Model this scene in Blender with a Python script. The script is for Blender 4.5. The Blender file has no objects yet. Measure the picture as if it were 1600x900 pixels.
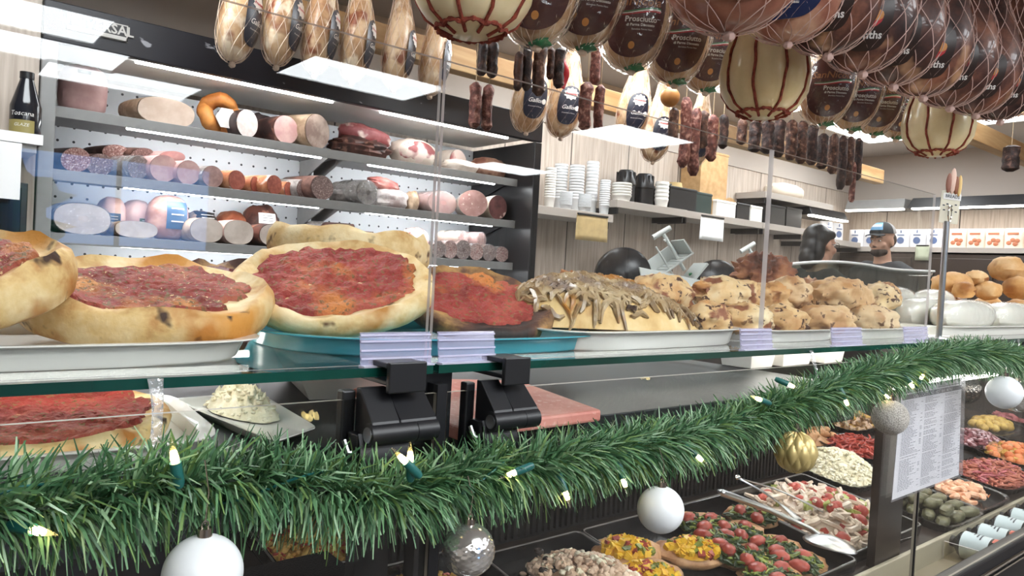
import bpy, bmesh, math, random
from mathutils import Vector, Matrix, noise, Euler
random.seed(7)
PI = math.pi
scn = bpy.context.scene
COL = scn.collection

# ------------------------------------------------------------------ camera
F = 1150.0
_r = math.radians(3.2)
EYE = Vector((0, 0, 1.30))
CX = Vector((1386, 52, F)).normalized()
_s, _c = math.sin(_r), math.cos(_r)
CZ = Vector((_s, -_c, -(1386 * _s - 52 * _c) / F)).normalized()
CY = CZ.cross(CX)
RM = Matrix((CX, CY, CZ))            # image axes (right, down, forward) -> world


def at(px, py, x=None, y=None, z=None):
    """a point of the place seen at a pixel, on the plane x=, y= or z="""
    d = RM @ Vector((px - 800, py - 450, F))
    if y is not None: t = y / d.y
    elif z is not None: t = (z - EYE.z) / d.z
    else: t = x / d.x
    return EYE + d * t


DK = 0.15


def deck(px, py, up=0.0):
    """a point on the sloping display deck of the case"""
    d = RM @ Vector((px - 800, py - 450, F))
    a = 0.484 + up - DK * 0.936
    t = (a - EYE.z) / (d.z - DK * d.y)
    return EYE + d * t


def deckz(y): return 0.484 + DK * (y - 0.936)


cam_d = bpy.data.cameras.new('camera')
cam = bpy.data.objects.new('camera', cam_d)
COL.objects.link(cam)
right = RM @ Vector((1, 0, 0)); up = RM @ Vector((0, -1, 0)); back = RM @ Vector((0, 0, -1))
cam.matrix_world = Matrix.Translation(EYE) @ Matrix((right, up, back)).transposed().to_4x4()
cam_d.sensor_width = 36; cam_d.lens = F / 1600 * 36
cam_d.clip_start = 0.02; cam_d.clip_end = 200
scn.camera = cam
scn.view_settings.view_transform = 'Standard'
scn.view_settings.look = 'None'
scn.view_settings.gamma = 1
scn.view_settings.use_curve_mapping = False
scn.view_settings.exposure = 1.22
scn.cycles.transparent_max_bounces = 32
scn.cycles.max_bounces = 7
scn.cycles.sample_clamp_indirect = 6


# ------------------------------------------------------------------ mesh collecting
class B:
    def __init__(s): s.v = []; s.f = []; s.m = []

    def add(s, vs, fs, mi=0, M=None):
        b = len(s.v)
        s.v += [tuple(M @ Vector(v)) if M is not None else tuple(v) for v in vs]
        s.f += [tuple(i + b for i in f) for f in fs]
        s.m += [mi] * len(fs)
        return s

    def box(s, c, sz, mi=0, M=None):
        x, y, z = [q / 2 for q in sz]
        vs = [(c[0] + a * x, c[1] + b * y, c[2] + d * z) for a in (-1, 1) for b in (-1, 1) for d in (-1, 1)]
        fs = [(0, 1, 3, 2), (4, 6, 7, 5), (0, 4, 5, 1), (2, 3, 7, 6), (0, 2, 6, 4), (1, 5, 7, 3)]
        return s.add(vs, fs, mi, M)

    def span(s, lo, hi, mi=0, M=None):
        return s.box([(a + b) / 2 for a, b in zip(lo, hi)], [abs(b - a) for a, b in zip(lo, hi)], mi, M)

    def tube(s, pts, r, n=8, mi=0, cap=True, M=None, closed=False):
        pts = [Vector(p) for p in pts]
        k = len(pts)
        rs = r if isinstance(r, (list, tuple)) else [r] * k
        vs = []; fs = []
        prev = None
        for i, p in enumerate(pts):
            if closed: t = pts[(i + 1) % k] - pts[i - 1]
            else: t = pts[min(i + 1, k - 1)] - pts[max(i - 1, 0)]
            if t.length < 1e-9: t = Vector((0, 0, 1))
            t.normalize()
            if prev is None:
                a = Vector((0, 0, 1)) if abs(t.z) < .9 else Vector((1, 0, 0))
                u = t.cross(a).normalized()
            else:
                u = (prev - t * prev.dot(t))
                u = u.normalized() if u.length > 1e-6 else t.orthogonal().normalized()
            prev = u
            w = t.cross(u)
            for j in range(n):
                a = 2 * PI * j / n
                vs.append(p + (u * math.cos(a) + w * math.sin(a)) * rs[i])
        for i in range(k if closed else k - 1):
            for j in range(n):
                a = i * n + j; b = i * n + (j + 1) % n
                c = ((i + 1) % k) * n
                fs.append((a, b, c + (j + 1) % n, c + j))
        if cap and not closed:
            fs.append(tuple(reversed(range(n)))); fs.append(tuple((k - 1) * n + j for j in range(n)))
        return s.add(vs, fs, mi, M)

    def grid(s, fn, nu, nv, cu=False, mi=0, M=None, capv=False):
        vs = [fn(i / (nu if cu else nu - 1), j / (nv - 1)) for j in range(nv) for i in range(nu)]
        fs = []
        for j in range(nv - 1):
            for i in range(nu if cu else nu - 1):
                a = j * nu + i; b = j * nu + (i + 1) % nu
                fs.append((a, b, b + nu, a + nu))
        if capv:
            fs.append(tuple(reversed(range(nu)))); fs.append(tuple((nv - 1) * nu + i for i in range(nu)))
        return s.add(vs, fs, mi, M)

    def lathe(s, prof, n=24, mi=0, M=None, cap=True):
        k = len(prof)
        vs = [(r * math.cos(2 * PI * i / n), r * math.sin(2 * PI * i / n), z) for r, z in prof for i in range(n)]
        fs = []
        for j in range(k - 1):
            for i in range(n):
                a = j * n + i; b = j * n + (i + 1) % n
                fs.append((a, b, b + n, a + n))
        if cap:
            fs.append(tuple(reversed(range(n)))); fs.append(tuple((k - 1) * n + i for i in range(n)))
        return s.add(vs, fs, mi, M)

    def blob(s, c, rad, nu=18, nv=11, amp=0.0, fr=3.0, seed=0, p=2.0, mi=0, M=None, flat=None):
        sd = Vector((seed * 7.31, seed * 3.17, seed * 1.93))
        vs = []
        for j in range(nv):
            ph = -PI / 2 + PI * j / (nv - 1)
            for i in range(nu):
                th = 2 * PI * i / nu
                d = Vector((math.cos(ph) * math.cos(th), math.cos(ph) * math.sin(th), math.sin(ph)))
                q = d
                if p != 2.0:
                    l = (abs(d.x) ** p + abs(d.y) ** p + abs(d.z) ** p) ** (1 / p)
                    q = d / l
                k = 1 + amp * noise.fractal(d * fr + sd, 0.6, 2.0, 3) if amp else 1
                P = Vector((q.x * rad[0] * k, q.y * rad[1] * k, q.z * rad[2] * k))
                if flat is not None: P.z = max(P.z, flat)
                vs.append(P + Vector(c))
        fs = []
        for j in range(nv - 1):
            for i in range(nu):
                a = j * nu + i; b = j * nu + (i + 1) % nu
                if j == 0: fs.append((a, b + nu, a + nu))
                elif j == nv - 2: fs.append((a, b, a + nu))
                else: fs.append((a, b, b + nu, a + nu))
        return s.add(vs, fs, mi, M)

    def prism(s, poly, z0, z1, mi=0, M=None):
        n = len(poly)
        vs = [(x, y, z0) for x, y in poly] + [(x, y, z1) for x, y in poly]
        fs = [tuple(reversed(range(n))), tuple(n + i for i in range(n))]
        for i in range(n):
            j = (i + 1) % n
            fs.append((i, j, n + j, n + i))
        return s.add(vs, fs, mi, M)

    def obj(s, name, mats, parent=None, smooth=True, bev=0, sub=0, angle=40, loc=None, rot=None):
        me = bpy.data.meshes.new(name)
        me.from_pydata(s.v, [], s.f)
        me.update()
        if not isinstance(mats, (list, tuple)): mats = [mats]
        for m in mats: me.materials.append(m)
        if len(mats) > 1: me.polygons.foreach_set('material_index', s.m)
        bm = bmesh.new(); bm.from_mesh(me)
        bmesh.ops.remove_doubles(bm, verts=bm.verts, dist=1e-6)
        bmesh.ops.recalc_face_normals(bm, faces=bm.faces)
        bm.to_mesh(me); bm.free()
        if smooth:
            me.polygons.foreach_set('use_smooth', [True] * len(me.polygons))
            me.set_sharp_from_angle(angle=math.radians(angle))
        o = bpy.data.objects.new(name, me); COL.objects.link(o)
        if parent is not None: o.parent = parent
        if loc is not None: o.location = loc
        if rot is not None: o.rotation_euler = rot
        if bev:
            m = o.modifiers.new('bevel', 'BEVEL'); m.width = bev; m.segments = 2; m.limit_method = 'ANGLE'
            m.angle_limit = math.radians(40)
        if sub:
            m = o.modifiers.new('subdivision', 'SUBSURF'); m.levels = sub; m.render_levels = sub
        return o


def tag(o, label, cat, group=None, kind=None):
    o['label'] = label; o['category'] = cat
    if group: o['group'] = group
    if kind: o['kind'] = kind
    return o


def thing(name, label, cat, loc=(0, 0, 0), rz=0, group=None, rot=None, scale=None):
    o = bpy.data.objects.new(name, None); COL.objects.link(o)
    o.empty_display_size = .05
    o.location = loc
    o.rotation_euler = rot if rot is not None else (0, 0, rz)
    if scale: o.scale = scale if isinstance(scale, (tuple, list)) else (scale,) * 3
    return tag(o, label, cat, group)


def copy_tree(o, parent=None):
    c = o.copy(); COL.objects.link(c)
    if parent is not None: c.parent = parent
    for ch in list(o.children): copy_tree(ch, c)
    return c


def dup(o, label, loc, rot=(0, 0, 0), scale=1.0):
    c = copy_tree(o)
    c['label'] = label; c.location = loc; c.rotation_euler = rot
    c.scale = scale if isinstance(scale, (tuple, list)) else (scale,) * 3
    return c


def struct(o):
    o['kind'] = 'structure'
    return o


ORD = ['first', 'second', 'third', 'fourth', 'fifth', 'sixth', 'seventh', 'eighth', 'ninth', 'tenth', 'eleventh', 'twelfth']


def Rx(a): return Matrix.Rotation(a, 4, 'X')
def Ry(a): return Matrix.Rotation(a, 4, 'Y')
def Rz(a): return Matrix.Rotation(a, 4, 'Z')
def Tr(*a): return Matrix.Translation(Vector(a))


# ------------------------------------------------------------------ text
_txt = {}


def text2d(body, size, align='CENTER', bold=0.0, shear=0.0, spacing=1.0):
    key = (body, size, align, bold, shear, spacing)
    if key in _txt: return _txt[key]
    cu = bpy.data.curves.new('t', 'FONT')
    cu.body = body; cu.size = size; cu.align_x = align; cu.align_y = 'CENTER'; cu.resolution_u = 2
    cu.offset = bold; cu.shear = shear; cu.space_character = spacing
    o = bpy.data.objects.new('t', cu); COL.objects.link(o)
    dg = bpy.context.evaluated_depsgraph_get()
    me = o.evaluated_get(dg).to_mesh()
    vs = [(v.co.x, v.co.y) for v in me.vertices]
    fs = [tuple(p.vertices) for p in me.polygons]
    o.evaluated_get(dg).to_mesh_clear()
    bpy.data.objects.remove(o); bpy.data.curves.remove(cu)
    _txt[key] = (vs, fs)
    return vs, fs


def put_text(b, body, size, fn, mi=0, **k):
    vs, fs = text2d(body, size, **k)
    b.add([fn(x, y) for x, y in vs], fs, mi)


# ------------------------------------------------------------------ materials
def lin(h):
    h = h.lstrip('#')
    o = []
    for i in (0, 2, 4):
        v = int(h[i:i + 2], 16) / 255
        o.append(v / 12.92 if v <= .04045 else ((v + .055) / 1.055) ** 2.4)
    return (*o, 1)


_mats = {}


def new_mat(name):
    m = bpy.data.materials.new(name); m.use_nodes = True
    nt = m.node_tree
    for n in list(nt.nodes): nt.nodes.remove(n)
    out = nt.nodes.new('ShaderNodeOutputMaterial')
    return m, nt, out


def plain(name, col, rough=.5, metal=0, spec=.5, bump=0, bscale=60, coat=0, sss=0, trans=0, alpha=1, var=0):
    if name in _mats: return _mats[name]
    m, nt, out = new_mat(name)
    p = nt.nodes.new('ShaderNodeBsdfPrincipled')
    p.inputs['Base Color'].default_value = lin(col) if isinstance(col, str) else col
    p.inputs['Roughness'].default_value = rough; p.inputs['Metallic'].default_value = metal
    p.inputs['Specular IOR Level'].default_value = spec
    p.inputs['Coat Weight'].default_value = coat
    p.inputs['Transmission Weight'].default_value = trans
    p.inputs['Alpha'].default_value = alpha
    if sss:
        p.inputs['Subsurface Weight'].default_value = sss
        p.inputs['Subsurface Radius'].default_value = (.02, .012, .006)
    tc = None
    if bump or var:
        tc = nt.nodes.new('ShaderNodeTexCoord')
        nz = nt.nodes.new('ShaderNodeTexNoise'); nz.inputs['Scale'].default_value = bscale; nz.inputs['Detail'].default_value = 4
        nt.links.new(tc.outputs['Object'], nz.inputs['Vector'])
    if bump:
        bp = nt.nodes.new('ShaderNodeBump'); bp.inputs['Strength'].default_value = bump; bp.inputs['Distance'].default_value = .01
        nt.links.new(nz.outputs['Fac'], bp.inputs['Height']); nt.links.new(bp.outputs['Normal'], p.inputs['Normal'])
    if var:
        hs = nt.nodes.new('ShaderNodeHueSaturation'); hs.inputs['Color'].default_value = p.inputs['Base Color'].default_value
        mr = nt.nodes.new('ShaderNodeMapRange'); mr.inputs['To Min'].default_value = 1 - var; mr.inputs['To Max'].default_value = 1 + var
        mr.inputs['From Min'].default_value = .3; mr.inputs['From Max'].default_value = .7
        nt.links.new(nz.outputs['Fac'], mr.inputs['Value']); nt.links.new(mr.outputs['Result'], hs.inputs['Value'])
        nt.links.new(hs.outputs['Color'], p.inputs['Base Color'])
    nt.links.new(p.outputs['BSDF'], out.inputs['Surface'])
    _mats[name] = m
    return m


def rampmat(name, stops, scale=12, detail=6, dist=0.0, rough=.5, bump=.3, bscale=None, spots=(), spec=.4, coat=0, stretch=(1, 1, 1), nrough=.6, vor=False, sss=0):
    """noise -> colour ramp, with spots of other colours laid over it; each copy gets its own piece of the noise"""
    if name in _mats: return _mats[name]
    m, nt, out = new_mat(name)
    N = nt.nodes.new; L = nt.links.new
    p = N('ShaderNodeBsdfPrincipled')
    p.inputs['Roughness'].default_value = rough; p.inputs['Specular IOR Level'].default_value = spec
    p.inputs['Coat Weight'].default_value = coat
    if sss:
        p.inputs['Subsurface Weight'].default_value = sss
        p.inputs['Subsurface Radius'].default_value = (.015, .008, .004)
    tc = N('ShaderNodeTexCoord'); oi = N('ShaderNodeObjectInfo')
    mu = N('ShaderNodeMath'); mu.operation = 'MULTIPLY'; mu.inputs[1].default_value = 37.0
    L(oi.outputs['Random'], mu.inputs[0])
    mp = N('ShaderNodeMapping'); mp.inputs['Scale'].default_value = stretch
    L(tc.outputs['Object'], mp.inputs['Vector'])
    ad = N('ShaderNodeVectorMath'); ad.operation = 'ADD'
    L(mp.outputs['Vector'], ad.inputs[0]); L(mu.outputs[0], ad.inputs[1])
    vec = ad.outputs[0]
    if vor:
        nz = N('ShaderNodeTexVoronoi'); nz.inputs['Scale'].default_value = scale; fac = nz.outputs['Distance']
    else:
        nz = N('ShaderNodeTexNoise'); nz.inputs['Scale'].default_value = scale; nz.inputs['Detail'].default_value = detail
        nz.inputs['Roughness'].default_value = nrough; nz.inputs['Distortion'].default_value = dist
        fac = nz.outputs['Fac']
    L(vec, nz.inputs['Vector'])
    cr = N('ShaderNodeValToRGB')
    el = cr.color_ramp.elements
    while len(el) < len(stops): el.new(.5)
    for e, (q, c) in zip(el, stops): e.position = .5 + (q - .5) * .6; e.color = lin(c)
    L(fac, cr.inputs['Fac'])
    col = cr.outputs['Color']
    for k, (sc, sscale, lo, hi) in enumerate(spots):
        n2 = N('ShaderNodeTexNoise'); n2.inputs['Scale'].default_value = sscale; n2.inputs['Detail'].default_value = 3
        a2 = N('ShaderNodeVectorMath'); a2.operation = 'ADD'; a2.inputs[1].default_value = (k * 3.3 + 1.7, 5.1, 2.2 * k)
        L(vec, a2.inputs[0]); L(a2.outputs[0], n2.inputs['Vector'])
        mr = N('ShaderNodeMapRange'); mr.inputs['From Min'].default_value = lo; mr.inputs['From Max'].default_value = hi
        L(n2.outputs['Fac'], mr.inputs['Value'])
        mx = N('ShaderNodeMix'); mx.data_type = 'RGBA'
        L(mr.outputs['Result'], mx.inputs[0]); L(col, mx.inputs[6]); mx.inputs[7].default_value = lin(sc)
        col = mx.outputs[2]
    L(col, p.inputs['Base Color'])
    if bump:
        nb = N('ShaderNodeTexNoise'); nb.inputs['Scale'].default_value = bscale or scale * 2.5; nb.inputs['Detail'].default_value = 5
        L(vec, nb.inputs['Vector'])
        bp = N('ShaderNodeBump'); bp.inputs['Strength'].default_value = bump; bp.inputs['Distance'].default_value = .006
        L(nb.outputs['Fac'], bp.inputs['Height']); L(bp.outputs['Normal'], p.inputs['Normal'])
    L(p.outputs['BSDF'], out.inputs['Surface'])
    _mats[name] = m
    return m


def glow(name, col, st):
    if name in _mats: return _mats[name]
    m, nt, out = new_mat(name)
    e = nt.nodes.new('ShaderNodeEmission')
    e.inputs['Color'].default_value = lin(col) if isinstance(col, str) else col; e.inputs['Strength'].default_value = st
    nt.links.new(e.outputs[0], out.inputs['Surface'])
    _mats[name] = m
    return m


def pane_mat(name, tint=(.97, .985, .98), gain=1.0, rough=0.0, bump=0, bscale=30, haze=0, hazecol='#ffffff', ior=1.5):
    """thin clear sheet: lets light straight through, mirrors by Fresnel"""
    if name in _mats: return _mats[name]
    m, nt, out = new_mat(name)
    N = nt.nodes.new; L = nt.links.new
    tr = N('ShaderNodeBsdfTransparent'); tr.inputs['Color'].default_value = (*tint, 1)
    gl = N('ShaderNodeBsdfGlossy'); gl.inputs['Roughness'].default_value = rough
    fr = N('ShaderNodeFresnel')
    ge = N('ShaderNodeNewGeometry'); mi = N('ShaderNodeMapRange')     # a thin sheet mirrors alike from both of its faces
    mi.inputs['To Min'].default_value = ior; mi.inputs['To Max'].default_value = 1 / ior
    L(ge.outputs['Backfacing'], mi.inputs['Value']); L(mi.outputs['Result'], fr.inputs['IOR'])
    mu = N('ShaderNodeMath'); mu.operation = 'MULTIPLY'; mu.use_clamp = True; mu.inputs[1].default_value = gain
    L(fr.outputs[0], mu.inputs[0])
    mx = N('ShaderNodeMixShader'); L(mu.outputs[0], mx.inputs[0]); L(tr.outputs[0], mx.inputs[1]); L(gl.outputs[0], mx.inputs[2])
    last = mx
    if bump:
        tc = N('ShaderNodeTexCoord'); nz = N('ShaderNodeTexNoise'); nz.inputs['Scale'].default_value = bscale; nz.inputs['Detail'].default_value = 2
        bp = N('ShaderNodeBump'); bp.inputs['Strength'].default_value = bump; bp.inputs['Distance'].default_value = .02
        L(tc.outputs['Object'], nz.inputs['Vector']); L(nz.outputs['Fac'], bp.inputs['Height'])
        L(bp.outputs['Normal'], gl.inputs['Normal']); L(bp.outputs['Normal'], fr.inputs['Normal'])
    if haze:
        df = N('ShaderNodeBsdfDiffuse'); df.inputs['Color'].default_value = lin(hazecol)
        m2 = N('ShaderNodeMixShader'); m2.inputs[0].default_value = haze
        L(last.outputs[0], m2.inputs[1]); L(df.outputs[0], m2.inputs[2]); last = m2
    L(last.outputs[0], out.inputs['Surface'])
    _mats[name] = m
    return m


GLASS = pane_mat('clear_glass', tint=(.985, .993, .99), gain=.78)
GLASS_SHELF = pane_mat('shelf_glass', tint=(.94, .97, .96), gain=1.3)
EDGE = plain('glass_edge', '#0d3b33', rough=.12, spec=.8, var=.35, bscale=7)
EDGE_L = plain('acrylic_edge', '#d8d2d2', rough=.2, spec=.6, alpha=.75)
BLACKP = plain('black_plastic', '#17171a', rough=.38)
BLACKM = plain('black_enamel', '#1d1d20', rough=.3, var=.1, bscale=9)
STEEL = plain('stainless_steel', '#b9bbbd', rough=.28, metal=1)
CHROME = plain('chrome', '#dadada', rough=.08, metal=1)
GREYM = plain('grey_painted_metal', '#8d8c8b', rough=.45, var=.06, bscale=30)
WHITE_C = plain('white_ceramic', '#dfdcd5', rough=.22, coat=.3)
WHITE_P = plain('white_plastic', '#e6e4df', rough=.35)
PAPER = plain('white_paper', '#ecebea', rough=.8)
# ------------------------------------------------------------------ room shell
XL, XR, YB, YF, ZC = -3.2, 8.0, 3.9, -8.6, 2.75


def panel_wall_mat(name='beige_wood_panels', pitch=.62, horiz='x'):
    m, nt, out = new_mat(name)
    N = nt.nodes.new; L = nt.links.new
    p = N('ShaderNodeBsdfPrincipled'); p.inputs['Roughness'].default_value = .55
    tc = N('ShaderNodeTexCoord')
    mp = N('ShaderNodeMapping'); mp.inputs['Scale'].default_value = (1, 1, .06)
    L(tc.outputs['Object'], mp.inputs['Vector'])
    nz = N('ShaderNodeTexNoise'); nz.inputs['Scale'].default_value = 55; nz.inputs['Detail'].default_value = 5
    L(mp.outputs['Vector'], nz.inputs['Vector'])
    cr = N('ShaderNodeValToRGB'); e = cr.color_ramp.elements
    e[0].position = .3; e[0].color = lin('#a39487'); e[1].position = .75; e[1].color = lin('#c8bbae')
    L(nz.outputs['Fac'], cr.inputs['Fac'])
    sp = N('ShaderNodeSeparateXYZ'); L(tc.outputs['Object'], sp.inputs[0])
    dv = N('ShaderNodeMath'); dv.operation = 'DIVIDE'; dv.inputs[1].default_value = pitch
    L(sp.outputs['X' if horiz == 'x' else 'Y'], dv.inputs[0])
    fr = N('ShaderNodeMath'); fr.operation = 'FRACT'; L(dv.outputs[0], fr.inputs[0])
    lt = N('ShaderNodeMath'); lt.operation = 'LESS_THAN'; lt.inputs[1].default_value = .014; L(fr.outputs[0], lt.inputs[0])
    mx = N('ShaderNodeMix'); mx.data_type = 'RGBA'; L(lt.outputs[0], mx.inputs[0]); L(cr.outputs['Color'], mx.inputs[6])
    mx.inputs[7].default_value = lin('#2a211c')
    L(mx.outputs[2], p.inputs['Base Color']); L(p.outputs[0], out.inputs['Surface'])
    return m


PANELW = panel_wall_mat()
PANELW_Y = panel_wall_mat('beige_wood_panels_side', .7, 'y')
CEIL = plain('ceiling_paint', '#b3aaa2', rough=.9)
WALLP = plain('wall_paint', '#b5aba2', rough=.85)
TILE = rampmat('floor_tile', [(.3, '#403a35'), (.7, '#514a44')], scale=3, rough=.4, bump=0)

b = B(); b.span((XL, YF, -.1), (XR, YB, 0)); struct(b.obj('floor', TILE, smooth=False))
b = B(); b.span((XL, YF, ZC), (XR + .3, YB + .1, ZC + .1)); struct(b.obj('ceiling', CEIL, smooth=False))
b = B(); b.span((XL, YB, 0), (XR, YB + .1, 2.36)); struct(b.obj('wall_back', PANELW, smooth=False))
b = B(); b.span((XL, YB - .01, 2.36), (XR, YB + .1, ZC)); struct(b.obj('trim_1', WALLP, smooth=False))
b = B(); b.span((XR, YF, 0), (XR + .1, YB, 2.15)); struct(b.obj('wall_right', PANELW_Y, smooth=False))
b = B(); b.span((XR, YF, 2.15), (XR + .12, YB, ZC)); struct(b.obj('trim_2', WALLP, smooth=False))
b = B(); b.span((XL - .1, YF, 0), (XL, YB, ZC)); struct(b.obj('wall_left', WALLP, smooth=False))
# shop front behind the customer: a wall with a wide window to the street
WX0, WX1, WZ0, WZ1 = .9, 3.15, 1.30, 2.45
DARKWALL = plain('shopfront_wall', '#6f675f', rough=.8)
b = B()
b.span((XL, YF - .1, 0), (WX0, YF, ZC)); b.span((WX1, YF - .1, 0), (XR, YF, ZC))
b.span((WX0, YF - .1, 0), (WX1, YF, WZ0)); b.span((WX0, YF - .1, WZ1), (WX1, YF, ZC))
struct(b.obj('wall_front', DARKWALL, smooth=False))
b = B()
for x in (WX0 + .025, (WX0 + WX1) / 2, WX1 - .025): b.box((x, YF - .05, (WZ0 + WZ1) / 2), (.05, .06, WZ1 - WZ0))
for z in (WZ0 + .025, WZ1 - .025): b.box(((WX0 + WX1) / 2, YF - .05, z), (WX1 - WX0, .06, .05))
w = struct(b.obj('window_1', BLACKM, smooth=False))
b = B(); b.box(((WX0 + WX1) / 2, YF - .05, (WZ0 + WZ1) / 2), (WX1 - WX0 - .04, .006, WZ1 - WZ0 - .04))
b.obj('glass_pane', GLASS, w, smooth=False)
# left stub of panelled wall beside the refrigerator
b = B(); b.span((XL, 3.22, 0), (.366, 3.32, ZC)); struct(b.obj('wall_side', PANELW, smooth=False))

# ------------------------------------------------------------------ ceiling panels
PANEL_L = glow('light_panel', (.93, .97, 1.0, 1), 8.5)
FRAMEW = plain('white_light_frame', '#d9d9d6', rough=.5)


def ceiling_light(cx, cy, lx, ly, label):
    t = thing('ceiling_light', label, 'light', (cx, cy, ZC), group='ceiling panels of the shop')
    b = B()
    for s in (-1, 1):
        b.box((s * (lx / 2 + .012), 0, -.008), (.024, ly + .048, .016)); b.box((0, s * (ly / 2 + .012), -.008), (lx, .024, .016))
    b.obj('frame', FRAMEW, t, smooth=False)
    b = B(); b.box((0, 0, -.004), (lx, ly, .007)); b.obj('diffuser', PANEL_L, t, smooth=False)


PL, PW = 1.14, .70


def virt(px, py):
    P = at(px, py, z=ZC - .01)
    return P.x, 2 * .735 - P.y


for i, (px, py) in enumerate([(570, 125), (990, 214), (1140, 287)]):
    x, y = virt(px, py)
    ceiling_light(x, y, PL, PW, 'square-edged white ceiling panel over the shop floor, %s from the street window' % ORD[i])
for i, (px, py) in enumerate([(797, 264), (1022, 307), (1150, 313)]):
    x, y = virt(px, py)
    ceiling_light(x, y, PL, PW, 'white ceiling panel in the row by the street window, %s along it' % ORD[i])
x, y = virt(52, 73); ceiling_light(x, y, PL, PW, 'white ceiling panel straight over the aisle in front of the window wall')
x, y = virt(60, 28); ceiling_light(x - .2, y, PL, PW, 'white ceiling panel at the start of the counter aisle')
x, y = virt(190, 128); ceiling_light(x, y, PL, PW, 'white ceiling panel set between aisle and street window')
P = at(1592, 66, z=ZC - .01); ceiling_light(P.x + .2, P.y, .6, .6, 'small square ceiling light past the end of the hams')
ceiling_light(.3, 2.1, PL, PW, 'white ceiling panel over the service aisle by the refrigerator')
ceiling_light(2.7, 2.15, PL, PW, 'white ceiling panel over the middle of the service aisle')
ceiling_light(6.3, 2.1, PL, PW, 'white ceiling panel over the two workers')
ceiling_light(.9, -.9, PL, PW, 'white ceiling panel just behind the customers at the counter')
ceiling_light(3.6, -.8, PL, PW, 'white ceiling panel in front of the salad end of the counter')

for i, x in enumerate((-1.2, .5, 2.2, 3.9)):  # extra row added as fill, to light the front of the case
    ceiling_light(x, -1.9, PL, PW, 'added ceiling fill panel of the row behind the customers, %s from the wall with no window' % ORD[i])
for i, x in enumerate((3.3, 5.0, 6.6)):  # panels added to brighten the back wall and service side
    ceiling_light(x, 3.1, PL, .5, 'added ceiling fill panel of the row close to the panelled back wall, %s from the refrigerator' % ORD[i])
# outside: sky, street trees
wld = bpy.data.worlds.new('sky'); scn.world = wld; wld.use_nodes = True
bg = wld.node_tree.nodes['Background']; bg.inputs['Color'].default_value = (.22, .47, 1, 1); bg.inputs['Strength'].default_value = 2.2
LEAF = plain('tree_leaves', '#3c6b2f', rough=.8, var=.4, bscale=6)
BARK = plain('tree_bark', '#5b4a3a', rough=.9)
b = B(); b.span((-8, -30, -.2), (14, YF - .12, -.1)); struct(b.obj('ground', plain('asphalt', '#77736e', rough=.9), smooth=False))
for k, (tx, ty, h, lab) in enumerate([(.35, -12, 3.0, 'tall street tree outside the shop window'), (1.6, -17, 2.7, 'bushy street tree farther down the road')]):
    t = thing('street_tree', lab, 'tree', (tx, ty, -.1))
    b = B(); b.tube([(0, 0, 0), (.05, 0, h * .35), (0, .05, h * .7)], [.12, .09, .05]); b.obj('trunk', BARK, t)
    b = B(); b.blob((0, 0, h * .72), (.85, .8, .75), amp=.9, fr=3, seed=k, nu=28, nv=18); b.obj('crown', LEAF, t)
# ------------------------------------------------------------------ open refrigerator
CX0, CX1, CYF, CYB = .37, 2.82, 3.20, 3.84
SHY = 3.35
SH = [1.840, 1.596, 1.350, 1.06]


def peg_mat():
    m, nt, out = new_mat('white_pegboard')
    N = nt.nodes.new; L = nt.links.new
    p = N('ShaderNodeBsdfPrincipled'); p.inputs['Roughness'].default_value = .45
    tc = N('ShaderNodeTexCoord'); sp = N('ShaderNodeSeparateXYZ'); L(tc.outputs['Object'], sp.inputs[0])
    d = []
    for ax, pitch in (('X', .062), ('Z', .062)):
        a = N('ShaderNodeMath'); a.operation = 'DIVIDE'; a.inputs[1].default_value = pitch; L(sp.outputs[ax], a.inputs[0])
        f = N('ShaderNodeMath'); f.operation = 'FRACT'; L(a.outputs[0], f.inputs[0])
        s = N('ShaderNodeMath'); s.operation = 'SUBTRACT'; s.inputs[1].default_value = .5; L(f.outputs[0], s.inputs[0])
        q = N('ShaderNodeMath'); q.operation = 'POWER'; q.inputs[1].default_value = 2; L(s.outputs[0], q.inputs[0]); d.append(q)
    sm = N('ShaderNodeMath'); sm.operation = 'ADD'; L(d[0].outputs[0], sm.inputs[0]); L(d[1].outputs[0], sm.inputs[1])
    lt = N('ShaderNodeMath'); lt.operation = 'LESS_THAN'; lt.inputs[1].default_value = .0085; L(sm.outputs[0], lt.inputs[0])
    mx = N('ShaderNodeMix'); mx.data_type = 'RGBA'; L(lt.outputs[0], mx.inputs[0])
    mx.inputs[6].default_value = lin('#e2e6ea'); mx.inputs[7].default_value = lin('#30343a')
    L(mx.outputs[2], p.inputs['Base Color']); L(p.outputs[0], out.inputs['Surface'])
    return m


PEG = peg_mat()
LED = glow('led_tube', (.97, .98, 1, 1), 17)
fridge = thing('open_refrigerator', 'tall open refrigerated meat case with black canopy and lit shelves', 'refrigerator', ((CX0 + CX1) / 2, CYB, 0))
fx = (CX0 + CX1) / 2


def fl(x, y, z): return (x - fx, y - CYB, z)


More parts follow.
